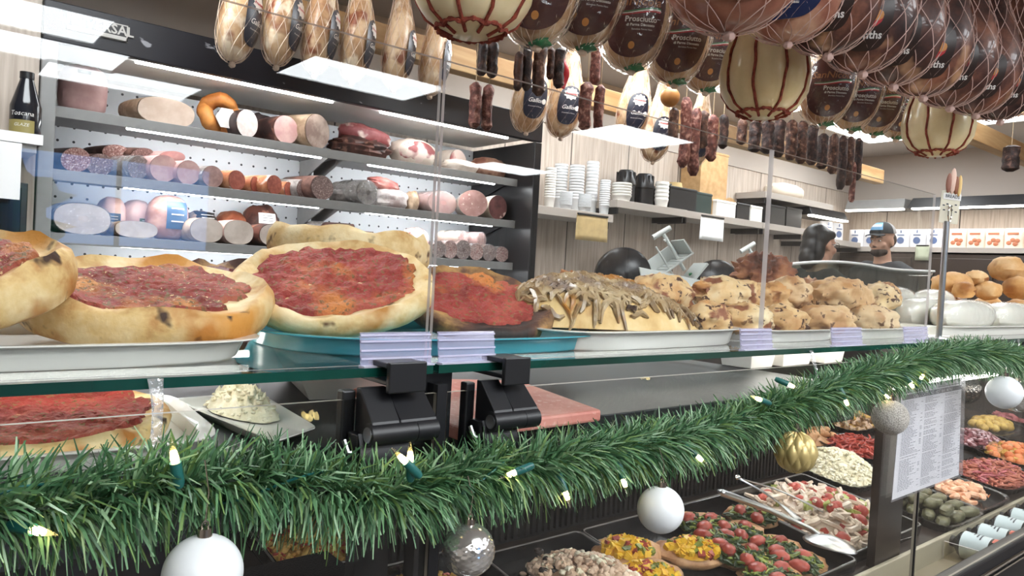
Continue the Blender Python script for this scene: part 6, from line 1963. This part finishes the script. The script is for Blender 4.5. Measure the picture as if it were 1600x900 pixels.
for px, y0, w, y, lab, m in [(858, 262, 18, 3.72, 'stack of white deli tubs at the refrigerator end of the shelf', WHITE_P), (874, 256, 22, 3.80, 'tall stack of frosted tubs against the wall', CLEARP), (899, 258, 24, 3.70, 'tall stack of clear deli containers in the middle', CLEARP),
                             (923, 252, 20, 3.82, 'tallest stack of clear cups behind the others', CLEARP), (944, 281, 17, 3.68, 'shorter stack of clear cups at the shelf end', CLEARP), (913, 304, 22, 3.64, 'low stack of clear lids in front', CLEARP), (884, 300, 20, 3.65, 'low stack of frosted tubs in front of the tall ones', CLEARP)]:
    cups(lab, px, y0, w, y, ZA, m)
for px, y0, w, y, lab, m in [(970, 286, 32, 3.66, 'wide white tub stack under the first black bowl', WHITE_P), (1033, 284, 22, 3.68, 'white tub stack beside the second black bowl', WHITE_P)]:
    cups(lab, px, y0, w, y, ZB, m, 5)
for px, y0, w, lab in [(977, 266, 30, 'black ribbed bowl upside down, nearer the clear cups'), (1006, 272, 30, 'black ribbed bowl upside down, nearer the wooden crate')]:
    s = mpp(px, 3.78); P = at(px, 300, y=3.78); h = at(px, y0, y=3.78).z - ZB; r = w * s / 2
    t = thing('serving_bowl', lab, 'bowl', (P.x, 3.78, ZB + .0005))
    b = B(); b.lathe([(r, 0), (r, h * .55), (r * 1.08, h * .56), (r * 1.08, h * .62), (r * .8, h * .96), (r * .7, h), (.001, h)], 28); b.obj('bowl', BLACKP, t)
    b = B()
    for a in range(10): b.box((r * .92 * math.cos(a * .628), r * .92 * math.sin(a * .628), h * .8), (.012, .012, h * .28), M=None)
    b.obj('ribs', BLACKM, t)


def crate(name, label, cat, px0, px1, y0px, y, z, mat, d=.2, lid=None, taper=1.0):
    A, C_ = at(px0, 320, y=y), at(px1, 320, y=y); h = at((px0 + px1) / 2, y0px, y=y).z - z; w = C_.x - A.x
    t = thing(name, label, cat, ((A.x + C_.x) / 2, y + d / 2, z + .0005))
    b = B(); b.add([(sx * w / 2 * k, sy * d / 2 * k, zz) for zz, k in ((0, taper), (h, 1)) for sx, sy in ((-1, -1), (1, -1), (1, 1), (-1, 1))], [(3, 2, 1, 0), (4, 5, 6, 7), (0, 1, 5, 4), (1, 2, 6, 5), (2, 3, 7, 6), (3, 0, 4, 7)])
    b.obj('box', mat, t, smooth=False, bev=.003)
    b = B(); b.box((0, 0, h - .012), (w * 1.03, d * 1.03, .016)); b.obj('rim', lid or mat, t, smooth=False, bev=.002)
    return t


crate('storage_crate', 'pale wooden crate on the shelf behind the lowest salami', 'crate', 1092, 1134, 236, 3.68, ZB, CARD)
crate('storage_crate', 'dark flat crate lying behind the black bowls', 'crate', 1046, 1088, 293, 3.64, ZB, BLACKP)
crate('storage_crate', 'dark green crate on the shelf above the slicers', 'crate', 1076, 1112, 300, 3.66, ZB, plain('dark_green', '#223330', rough=.5))
crate('carton', 'white carton on the shelf above the white note', 'carton', 1120, 1150, 314, 3.64, ZB, WHITE_P, .15)
crate('storage_crate', 'black crate beside the white carton', 'crate', 1152, 1172, 318, 3.64, ZB, BLACKP, .15)
crate('carton', 'small white carton at the shelf end by the pane edge', 'carton', 1174, 1192, 322, 3.64, ZB, WHITE_P, .15)
crate('storage_bin', 'black storage bin above the roast loaf, nearer the pane edge', 'bin', 1201, 1228, 321, 3.63, ZB, BLACKP, .22)
crate('storage_bin', 'black storage bin above the roast loaf, nearer the woman', 'bin', 1230, 1254, 325, 3.63, ZB, BLACKP, .22)
P = at(1058, 280, y=3.7)
t = thing('jug', 'tan jug with a dark loop handle on the bowl shelf', 'jug', (P.x, 3.72, ZB + .0005))
b = B(); b.lathe([(.06, 0), (.075, .05), (.07, .16), (.055, .22), (.05, .22), (.045, .05), (.001, .04)], 20); b.obj('body', KRAFT, t)
b = B(); b.tube([(-.055, -.01, .20), (-.14, -.01, .19), (-.16, -.01, .12), (-.14, -.01, .05), (-.065, -.01, .04)], .008, 8); b.obj('handle', BLACKP, t)
P = at(1149, 280, y=3.8)
t = thing('bread_board', 'round tan bread board standing against the wall', 'board', (P.x, 3.84, ZB + .0005))
b = B(); b.lathe([(.001, -.01), (.10, -.01), (.105, 0), (.10, .01), (.001, .01)], 28, M=Tr(0, 0, .105) @ Rx(PI / 2)); b.obj('disc', CARD, t)
P = at(1228, 300, y=3.72)
t = thing('paper_bundle', 'white rounded bundle on the highest shelf', 'bundle', (P.x, 3.74, ZD + .0005))
b = B(); b.blob((0, 0, .06), (.26, .11, .07), amp=.1, p=3, flat=-.059); b.obj('wrap', plain('off_white_paper', '#d9cdbc', rough=.8), t)
for lab, c, xs, zs, m in (('brown kraft paper sheet hanging from the container shelf', 0, (900, 948), (334, 379), KRAFT), ('white printed note hanging from the crate shelf', 0, (1094, 1129), (337, 378), PAPER), ('pale green note hanging under the end wall shelf', 1, (1431, 1451), (383, 407), plain('pale_green_paper', '#b9bda4', rough=.8))):
    if c == 0:
        A, C_ = at(xs[0], zs[0], y=3.575), at(xs[1], zs[1], y=3.575)
        t = thing('hanging_note', lab, 'paper', ((A.x + C_.x) / 2, 3.572, C_.z)); w = C_.x - A.x; h = (ZA if xs[0] == 900 else ZB) - .02 - C_.z
        b = B(); b.grid(lambda u, v: ((u - .5) * w * (1 - .04 * v), -.006 * math.sin(PI * u) * (1 - v), h * v), 8, 6)
    else:
        A, C_ = at(xs[0], zs[0], x=7.66), at(xs[1], zs[1], x=7.66)
        t = thing('hanging_note', lab, 'paper', (7.66, (A.y + C_.y) / 2, C_.z)); w = abs(A.y - C_.y); h = A.z - C_.z
        b = B(); b.grid(lambda u, v: (0, (u - .5) * w, h * v), 4, 4)
    o = b.obj('sheet', m, t); m_ = o.modifiers.new('thick', 'SOLIDIFY'); m_.thickness = .0015
    b = B()
    if c == 0: b.box((0, -.004, h - .004), (w * .95, .006, .012))
    else: b.box((-.002, 0, h - .004), (.006, w * .9, .012))
    b.obj('clip', BLACKP, t, smooth=False)

# back worktop
t = thing('back_counter', 'low back worktop under the slicers along the panelled wall', 'counter', (5.3, 3.9, 0))
b = B(); b.span((-2.35, -.75, .94), (2.3, -.005, .98)); b.obj('top', STEEL, t, smooth=False, bev=.003)
b = B(); b.span((-2.33, -.70, .0), (2.28, -.01, .94)); b.obj('cabinet', BROWND, t, smooth=False)
for k in range(6):
    b = B(); b.span((-2.3 + k * .765, -.718, .12), (-2.3 + k * .765 + .74, -.701, .92)); d_ = b.obj('door', SHELFM, t, smooth=False, bev=.003)
    b = B(); b.span((-2.3 + k * .765 + .62, -.74, .82), (-2.3 + k * .765 + .72, -.72, .835)); b.obj('handle', STEEL, d_, smooth=False)
ALU = plain('cast_aluminium', '#bdc2bf', rough=.45, metal=.15)


def slicer(label, x, y, rz, s=1):
    t = thing('meat_slicer', label, 'slicer', (x, y, .981), rz, 'meat slicers'); t.scale = (s, s, s)
    b = B(); b.span((-.34, -.22, .03), (.34, .22, .20))
    for sx in (-1, 1):
        for sy in (-1, 1): b.tube([(sx * .28, sy * .17, 0), (sx * .28, sy * .17, .035)], .03, 10)
    b.obj('base', ALU, t, smooth=False, bev=.015)
    b = B(); b.lathe([(.001, -.03), (.19, -.03), (.21, -.02), (.21, .02), (.19, .03), (.06, .045), (.001, .05)], 40, M=Tr(-.24, .05, .33) @ Rx(PI / 2)); b.obj('blade_guard', plain('slicer_black', '#1c1d20', rough=.2), t)
    b = B(); b.add([(-.16, -.24, .20), (.24, -.27, .20), (.26, -.22, .33), (-.20, -.20, .40), (-.16, -.22, .20), (.24, -.25, .20), (.26, -.20, .33), (-.20, -.18, .40)], [(0, 1, 2, 3), (7, 6, 5, 4), (0, 4, 5, 1), (1, 5, 6, 2), (2, 6, 7, 3), (3, 7, 4, 0)]); b.obj('gauge_plate', ALU, t, smooth=False, bev=.003)
    b = B()
    M = Tr(.08, 0, .42) @ Ry(math.radians(-38))
    b.box((0, 0, 0), (.34, .26, .012), 0, M); b.box((.16, 0, .06), (.012, .26, .12), 0, M); b.box((.0, .13, .05), (.34, .012, .10), 0, M)
    for i in range(9): b.box((-.15 + i * .034, 0, .008), (.006, .25, .006), 0, M)
    b.obj('food_tray', ALU, t, smooth=False, bev=.002)
    b = B(); b.add([(.20, -.12, .30), (.33, -.10, .46), (.33, .16, .46), (.20, .14, .30), (.212, -.12, .29), (.342, -.10, .45), (.342, .16, .45), (.212, .14, .29)], [(0, 1, 2, 3), (7, 6, 5, 4), (0, 4, 5, 1), (1, 5, 6, 2), (2, 6, 7, 3), (3, 7, 4, 0)]); b.obj('end_plate', ALU, t, smooth=False)
    b = B(); b.tube([(.20, .0, .40), (.02, 0, .66)], .014, 8); b.tube([(.12, -.11, .30), (-.06, -.11, .55)], .007, 8); b.obj('pusher_arm', ALU, t)
    b = B(); b.tube([(-.05, 0, .62), (.075, 0, .70)], .020, 10); b.tube([(.035, 0, .60), (.06, 0, .625)], .012, 8); b.obj('handle', plain('light_grey_grip', '#c3c6c3', rough=.4), t)
    return t


q = at(1022, 430, y=3.45)
sl1 = slicer('silver meat slicer with raised tray under the kraft paper', q.x, 3.42, D2R(-32), 1.0)
q = at(1165, 430, y=3.45)
dup(sl1, 'silver meat slicer mostly hidden by the roast loaf', (q.x, 3.46, .981), (0, 0, D2R(-30)), .95)
q = at(1086, 430, y=3.3)
t = thing('knife', 'knife with green handle standing between the slicers', 'knife', (q.x, 3.3, .981))
b = B(); b.tube([(0, 0, 0), (.0, 0, .26)], .012, 6); b.obj('blade', STEEL, t)
b = B(); b.tube([(0, 0, .26), (-.02, 0, .30), (-.05, 0, .38)], [.013, .018, .016], 8); b.obj('handle', plain('green_grip', '#1d7a4a', rough=.4), t)

# end wall: shelf of packets, hood lights, cupboards
t = thing('packet_shelf', 'long pale shelf of biscuit packets on the end wall', 'shelf', (XR - .001, 2.6, 1.765))
b = B(); b.span((-.32, -1.7, -.05), (-.001, 1.25, 0)); b.obj('board', SHELFM, t, smooth=False, bev=.002)
t = thing('wall_cupboard', 'dark brown cupboard below the packet shelf', 'cupboard', (XR - .001, 2.5, 0))
b = B(); b.span((-.30, -1.6, .1), (-.005, 1.34, 1.70)); b.obj('body', BROWND, t, smooth=False)
for k in range(4):
    b = B(); b.span((-.32, -1.55 + k * .72, .15), (-.301, -.86 + k * .72, 1.66)); d_ = b.obj('door', BROWND, t, smooth=False, bev=.004)
    b = B(); b.span((-.335, -.92 + k * .72, .8), (-.321, -.90 + k * .72, 1.0)); b.obj('handle', STEEL, d_, smooth=False)
PK = [plain('packet_white', '#d3d2d6', rough=.4), plain('packet_blue', '#54658a', rough=.4), plain('packet_biscuit', '#a9684a', rough=.5), plain('packet_cream', '#d6c6b6', rough=.4)]


def packet(kind, label, loc, group):
    t = thing('biscuit_packet', label, 'packet', loc, D2R(-90), group)
    b = B(); w, d, h = .135, .07, .185
    b.grid(lambda u, v: (w / 2 * math.cos(2 * PI * u) * (1.15 if abs(math.cos(2 * PI * u)) > .7 else 1) * (1 - .12 * abs(v - .5) * 2 * 0), d / 2 * math.sin(2 * PI * u) * (1 - .85 * max(0, v - .75) * 4 * .9), h * v), 20, 8, cu=True, capv=True); b.obj('pouch', PK[0 if kind == 0 else 3], t)
    b = B()
    yf = -d / 2 - .001
    if kind == 0:
        b.lathe([(.026, 0), (.034, 0), (.034, .002), (.026, .002)], 18, M=Tr(0, yf, .07) @ Rx(PI / 2)); b.box((.0, yf, .16), (.012, .003, .030)); b.box((0, yf, .125), (.07, .003, .01))
    else:
        for x, z in ((-.03, .05), (.02, .04), (.0, .075), (.035, .07)): b.blob((x, yf, z), (.022, .003, .020), nu=10, nv=6)
        b.box((0, yf, .135), (.09, .003, .02))
    b.obj('picture', PK[1 if kind == 0 else 2], t)
    return t


pa = pb = None
for i in range(6):
    y = 3.72 - i * .155
    lab = 'white packet with a blue emblem on the end wall shelf'
    if pa is None: pa = packet(0, lab, (7.80, y, 1.7655), 'blue emblem packets on the end wall shelf')
    else: dup(pa, lab, (7.80, y, 1.7655), (0, 0, D2R(-90)))
for i in range(9):
    y = 2.74 - i * .155
    lab = 'biscuit packet with brown pictures on the end wall shelf'
    if pb is None: pb = packet(1, lab, (7.80, y, 1.7655), 'biscuit picture packets on the end wall shelf')
    else: dup(pb, lab, (7.80, y, 1.7655), (0, 0, D2R(-90)))
for i, x in enumerate((7.18, 7.40)):
    dup(pa, 'white emblem packet in the room corner, %s' % ('nearer the woman', 'nearer the man')[i], (x, 3.74, 1.8005), (0, 0, D2R(-20)))
HOODL = glow('hood_strip', (1, .95, .86, 1), 9)
for lab, y0, y1, m, z in (('grey metal light canopy on the end wall, above the man', 3.2, 3.80, GREYM, 2.15), ('long black light canopy on the end wall', .9, 3.17, BLACKP, 2.15)):
    t = thing('light_hood', lab, 'light', (XR - .001, (y0 + y1) / 2, z)); h_ = (y1 - y0) / 2
    b = B(); b.add([(-.34, -h_, 0), (-.34, h_, 0), (-.001, h_, 0), (-.001, -h_, 0), (-.30, -h_ * .97, .10), (-.30, h_ * .97, .10), (-.001, h_ * .97, .10), (-.001, -h_ * .97, .10)], [(3, 2, 1, 0), (4, 5, 6, 7), (0, 1, 5, 4), (1, 2, 6, 5), (2, 3, 7, 6), (3, 0, 4, 7)]); b.obj('canopy', m, t, smooth=False, bev=.003)
    b = B(); b.span((-.345, -h_ * .96, -.016), (-.29, h_ * .96, -.001)); b.obj('light_strip', HOODL, t, smooth=False)
t = thing('light_hood', 'black light canopy on the back wall above the woman', 'light', (6.95, YB - .001, 2.0)); h_ = .36
b = B(); b.add([(-h_, -.32, 0), (h_, -.32, 0), (h_, -.001, 0), (-h_, -.001, 0), (-h_ * .97, -.28, .08), (h_ * .97, -.28, .08), (h_ * .97, -.001, .08), (-h_ * .97, -.001, .08)], [(3, 2, 1, 0), (4, 5, 6, 7), (0, 1, 5, 4), (1, 2, 6, 5), (2, 3, 7, 6), (3, 0, 4, 7)]); b.obj('canopy', BLACKP, t, smooth=False, bev=.003)
b = B(); b.span((-h_ * .96, -.325, -.016), (h_ * .96, -.27, -.001)); b.obj('light_strip', HOODL, t, smooth=False)
# rear curved display glass
ca = [at(px, py, y=1.93) for px, py in ((1180, 421), (1240, 412), (1300, 409), (1350, 413), (1400, 421), (1460, 424))]
cc = catmull([Vector((p.x, 1.93, p.z)) for p in ca], 6)
base = Vector((cc[0].x, 1.93, 0))
t = thing('curved_case_glass', 'bowed glass of a second case behind the calzones', 'glass guard', (base.x, 1.93, 0))
b = B(); b.grid(lambda u, v: tuple(cc[int(round(u * (len(cc) - 1)))] - base + Vector((0, -.05 * (1 - v) ** 2, -(cc[int(round(u * (len(cc) - 1)))].z - 1.12) * (1 - v)))), len(cc), 8)
o = b.obj('glass', pane_mat('green_grey_glass', tint=(.62, .72, .70), gain=1.2), t); m_ = o.modifiers.new('thick', 'SOLIDIFY'); m_.thickness = .006
b = B(); b.tube([p - base for p in cc], .007, 8); b.obj('edge_trim', plain('bright_edge', '#e6e8e6', rough=.3), t)
b = B(); b.span((0, -.06, .0), (cc[-1].x - base.x + 1.0, .10, 1.12)); b.obj('cabinet', plain('case_dark', '#23282a', rough=.4), t, smooth=False, bev=.004)
P = at(1470, 425, y=1.95)
t = thing('pastry_box', 'tilted white box behind the slanting bread roll', 'box', (P.x + .15, 1.96, 1.121), .0)
b = B(); b.add([(-.2, -.06, 0), (.2, -.06, 0), (.2, .06, 0), (-.2, .06, 0), (-.2, -.06, .10), (.2, -.06, .20), (.2, .06, .20), (-.2, .06, .10)], [(3, 2, 1, 0), (4, 5, 6, 7), (0, 1, 5, 4), (1, 2, 6, 5), (2, 3, 7, 6), (3, 0, 4, 7)]); b.obj('carton', plain('grey_white_card', '#b3ada6', rough=.7), t, smooth=False, bev=.003)
b = B(); b.box((0, -.062, .05), (.36, .004, .012)); b.obj('slot', BLACKP, t, smooth=False)

# ------------------------------------------------------------------ people
def fused(b, name, mats, parent, voxel=.008, smooth=6):
    o = b.obj(name + '_raw', mats, None, smooth=False)
    m = o.modifiers.new('r', 'REMESH'); m.mode = 'VOXEL'; m.voxel_size = voxel
    s_ = o.modifiers.new('s', 'SMOOTH'); s_.iterations = smooth; s_.factor = .5
    dg = bpy.context.evaluated_depsgraph_get()
    me = bpy.data.meshes.new_from_object(o.evaluated_get(dg)); me.name = name
    bpy.data.objects.remove(o)
    me.materials.clear(); me.materials.append(mats)
    me.polygons.foreach_set('use_smooth', [True] * len(me.polygons))
    n = bpy.data.objects.new(name, me); COL.objects.link(n); n.parent = parent
    return n


def hand(b, w, d, side):
    """palm and five curled fingers from the wrist w pointing along d"""
    d = Vector(d).normalized(); s = d.cross(Vector((0, 0, 1))).normalized(); n = s.cross(d)
    w = Vector(w)
    b.blob(w + d * .045, (.042, .042, .024), nu=14, nv=9)
    for k, (off, L) in enumerate(((-.030, .062), (-.010, .075), (.010, .078), (.030, .068))):
        p0 = w + d * .075 + s * off
        b.tube([p0, p0 + d * L * .45 - n * .006, p0 + d * L * .8 - n * .022, p0 + d * L - n * .038], [.0105, .010, .009, .007], 7)
    p0 = w + d * .03 + s * side * .036
    b.tube([p0, p0 + s * side * .022 + d * .022 - n * .01, p0 + s * side * .03 + d * .052 - n * .02], [.012, .011, .008], 7)


def person(label, loc, rz, H, skin, shirt_c, female, head_turn=0.0, head_tilt=0.0):
    t = thing('person', label, 'person', loc, rz)
    k = H / 1.75
    b = B()
    hz = 1.615 * k
    Mh = Tr(0, -.01, hz) @ Rz(head_turn) @ Rx(head_tilt)
    # head
    b.blob((0, .012, .03), (.076 * k, .096 * k, .098 * k), M=Mh, nu=24, nv=16)
    b.blob((0, -.020, -.045), (.058 * k, .070 * k, .070 * k), M=Mh, nu=20, nv=14)
    b.blob((0, -.052, -.088), (.030 * k, .026 * k, .022 * k), M=Mh, nu=12, nv=9)
    b.blob((0, -.092, -.015), (.013 * k, .018 * k, .026 * k), M=Mh, nu=10, nv=8); b.blob((0, -.102, -.030), (.016 * k, .014 * k, .011 * k), M=Mh, nu=10, nv=8)
    b.blob((0, -.082, -.058), (.024 * k, .013 * k, .007 * k), M=Mh, nu=10, nv=8); b.blob((0, -.080, -.069), (.021 * k, .013 * k, .008 * k), M=Mh, nu=10, nv=8)
    for s in (-1, 1):
        b.blob((s * .033, -.070, .018), (.022 * k, .014 * k, .009 * k), M=Mh, nu=10, nv=8)
        b.blob((s * .078, .015, -.012), (.010 * k, .020 * k, .032 * k), M=Mh, nu=10, nv=8)
        b.blob((s * .045, -.052, -.03), (.024, .025, .022), M=Mh, nu=10, nv=8)
    # neck, trunk, limbs
    b.tube([(0, -.002, 1.55 * k), (0, .012, 1.48 * k), (0, .018, 1.40 * k)], [.058 * k, .060 * k, .072 * k], 14)
    sw = (.165 if female else .195) * k
    b.blob((0, .012, 1.28 * k), (sw * .88, .115 * k, .17 * k), p=2.4, nu=22, nv=14); b.blob((0, .005, 1.06 * k), (.145 * k, .105 * k, .16 * k), p=2.3, nu=22, nv=14); b.blob((0, .01, .93 * k), (.165 * k, .115 * k, .12 * k), nu=20, nv=12)
    for s in (-1, 1):
        b.tube([(0, .012, 1.40 * k), (s * sw * .7, .012, 1.405 * k), (s * sw, .012, 1.37 * k)], [.06 * k, .055 * k, .058 * k], 12)
        el = (s * (sw + .055), .03, 1.08 * k); wr = (s * (sw - .02), -.20, 1.03 * k)
        b.tube([(s * sw, .012, 1.37 * k), (s * (sw + .035), .02, 1.22 * k), el], [.056 * k, .048 * k, .040 * k], 12)
        b.tube([el, ((el[0] + wr[0]) / 2, -.09, 1.06 * k), wr], [.041 * k, .038 * k, .027 * k], 12)
        hand(b, wr, (-.35 * s, -.9, -.25), -s)
        b.tube([(s * .085 * k, .01, .90 * k), (s * .095 * k, -.005, .70 * k), (s * .095 * k, .0, .50 * k)], [.090 * k, .078 * k, .056 * k], 14)
        b.tube([(s * .095 * k, .0, .50 * k), (s * .095 * k, .02, .32 * k), (s * .095 * k, .02, .08 * k)], [.056 * k, .054 * k, .038 * k], 14)
        b.blob((s * .10 * k, -.05, .04), (.045 * k, .125 * k, .04), nu=16, nv=10, flat=-.038)
    fused(b, 'body', skin, t, .0075, 5)
    # clothes
    b = B()
    b.blob((0, .012, 1.28 * k), (sw * .93, .13 * k, .178 * k), p=2.4, nu=22, nv=14); b.blob((0, .006, 1.06 * k), (.165 * k, .125 * k, .17 * k), p=2.3, nu=22, nv=14); b.blob((0, .01, .92 * k), (.185 * k, .135 * k, .11 * k), nu=20, nv=12)
    b.tube([(0, .018, 1.44 * k), (0, .018, 1.38 * k)], [.074 * k, .10 * k], 16)
    for s in (-1, 1):
        b.tube([(0, .012, 1.385 * k), (s * sw * .7, .012, 1.405 * k), (s * sw, .012, 1.375 * k), (s * (sw + .035), .02, 1.22 * k), (s * (sw + .05), .026, 1.13 * k)], [.075 * k, .070 * k, .074 * k, .066 * k, .060 * k], 14)
    fused(b, 'shirt', plain('shirt_' + shirt_c, shirt_c, rough=.85), t, .010, 5)
    b = B()
    b.blob((0, .01, .90 * k), (.18 * k, .13 * k, .11 * k), nu=20, nv=12)
    for s in (-1, 1): b.tube([(s * .085 * k, .01, .92 * k), (s * .095 * k, -.005, .70 * k), (s * .095 * k, .0, .50 * k), (s * .095 * k, .015, .30 * k), (s * .095 * k, .02, .10 * k)], [.10 * k, .090 * k, .07 * k, .066 * k, .06 * k], 14)
    fused(b, 'trousers', plain('trousers_dark', '#22242a', rough=.9), t, .011, 4)
    b = B()
    for s in (-1, 1): b.blob((s * .10 * k, -.05, .045), (.052 * k, .135 * k, .046), nu=18, nv=12, flat=-.044)
    b.obj('shoes', plain('shoe_black', '#1a1a1b', rough=.5), t)
    EYEW, EYED = plain('eye_white', '#d8d2cc', rough=.3), plain('eye_dark', '#20160f', rough=.2)
    for s in (-1, 1):
        b = B(); b.blob((s * .031 * k, -.0755 * k, .0035), (.012, .007, .006), M=Mh, nu=10, nv=8); e = b.obj('eye', EYEW, t)
        b = B(); b.blob((s * .031 * k, -.0815 * k, .0035), (.005, .003, .005), M=Mh, nu=8, nv=6); b.obj('iris', EYED, e)
    hair = plain('hair_dark' if female else 'hair_brown', '#141213' if female else '#33251d', rough=.45)
    b = B()
    for s in (-1, 1): b.tube([Mh @ Vector((s * .014, -.085 * k, .027)), Mh @ Vector((s * .032, -.083 * k, .032)), Mh @ Vector((s * .052, -.066 * k, .024))], [.0035, .0045, .002], 6)
    b.obj('eyebrows', hair, t)
    return t, Mh, k, hair


SK_M = plain('skin_light', '#c69a82', rough=.5, var=.06, bscale=30, sss=.08)
SK_W = plain('skin_tan', '#c4937a', rough=.5, var=.06, bscale=30, sss=.08)
q = at(1380, 366, y=2.6)
man, Mh, k, hair = person('bearded man in dark tee and trucker cap behind the case', (q.x, 2.6, 0), D2R(-102), 1.84, SK_M, '#23262b', False, 0.05, .06)
b = B()
b.blob((0, -.028, -.082), (.0595 * k, .068 * k, .040 * k), M=Mh, nu=22, nv=14, amp=.06, fr=8)
b.blob((0, -.066, -.088), (.038 * k, .028 * k, .030 * k), M=Mh, nu=14, nv=10, amp=.06, fr=8)
b.blob((0, -.0905 * k, -.046), (.026 * k, .008, .005), M=Mh, nu=12, nv=8)
bd = fused(b, 'beard', hair, man, .005, 2)
b = B(); b.blob((0, .040, .012), (.079 * k, .078 * k, .072 * k), M=Mh, nu=22, nv=14); b.obj('hair', hair, man)
b = B(); b.grid(lambda u, v: tuple(Mh @ Vector((.083 * k * math.cos(PI + PI * u) * math.cos(v * PI / 2), .012 + .104 * k * math.sin(PI + PI * u) * math.cos(v * PI / 2), .060 + .088 * k * math.sin(v * PI / 2)))), 22, 10)
capd = b.obj('cap_front', plain('cap_black', '#1d2023', rough=.8), man)
b = B(); b.grid(lambda u, v: tuple(Mh @ Vector((.0835 * k * math.cos(PI * u) * math.cos(v * PI / 2), .012 + .104 * k * math.sin(PI * u) * math.cos(v * PI / 2), .060 + .0882 * k * math.sin(v * PI / 2)))), 22, 10)
b.obj('cap_mesh', plain('cap_grey', '#9a9694', rough=.8), man)
b = B(); b.grid(lambda u, v: tuple(Mh @ Vector(((u - .5) * .155 * k * (1 - .25 * v * v), -.075 * k - .075 * v * math.cos((u - .5) * 2.0), .064 - .014 * v - .03 * (u - .5) ** 2 * 4 * .5))), 14, 7)
o = b.obj('cap_brim', plain('cap_black', '#1d2023', rough=.8), man); m_ = o.modifiers.new('thick', 'SOLIDIFY'); m_.thickness = .004
b = B()


def cf(u, v):
    a = PI + PI * (.5 + (u - .5) * .42); w = (.18 + .5 * v) * PI / 2
    return tuple(Mh @ Vector((.0855 * k * math.cos(a) * math.cos(w), .012 + .107 * k * math.sin(a) * math.cos(w), .060 + .0905 * k * math.sin(w))))


b.grid(cf, 10, 7); pt = b.obj('cap_patch', plain('patch_sky', '#6fa0c4', rough=.7), man)
b = B(); b.grid(lambda u, v: tuple(Vector(cf(.08 + .84 * u, .35 + .3 * v)) + (man.matrix_basis.to_3x3().inverted() @ Vector((0, 0, 0)))), 8, 3)
for i, v in enumerate(b.v): b.v[i] = tuple(Mh @ ((Mh.inverted() @ Vector(v)) * 1.012))
b.obj('patch_emblem', plain('patch_white', '#d8dde0', rough=.7), pt)

q = at(1282, 372, y=2.3)
wom, Mh, k, hair = person('woman with black hair and glasses in profile behind the calzones', (q.x, 2.3, 0), D2R(90 - 12), 1.70, SK_W, '#1f2226', True, 0.0, .0)
b = B()
b.blob((0, .044, .044), (.085 * k, .088 * k, .090 * k), M=Mh, nu=24, nv=16, amp=.03, fr=6)
b.blob((0, .075, -.030), (.080 * k, .070 * k, .105 * k), M=Mh, nu=24, nv=16, amp=.04, fr=6)
b.blob((0, .115, -.085), (.055 * k, .050 * k, .075 * k), M=Mh, nu=20, nv=14, amp=.05, fr=6)
for s in (-1, 1): b.blob((s * .064, -.004, .062), (.020, .042, .030), M=Mh, nu=12, nv=8)
fused(b, 'hair', hair, wom, .007, 3)
b = B(); FRM = plain('glasses_frame', '#17171a', rough=.3)
for s in (-1, 1):
    b.tube([Mh @ Vector((s * .034 + .024 * math.cos(a), -.098 * k, .002 + .018 * math.sin(a))) for a in [2 * PI * j / 18 for j in range(18)]], .0018, 5, closed=True)
    b.tube([Mh @ Vector((s * .058, -.097 * k, .006)), Mh @ Vector((s * .078, -.04, .006)), Mh @ Vector((s * .082, .02, .002))], .0018, 5)
b.tube([Mh @ Vector((-.010, -.098 * k, .006)), Mh @ Vector((.010, -.098 * k, .006))], .0018, 5)
b.obj('glasses', FRM, wom)
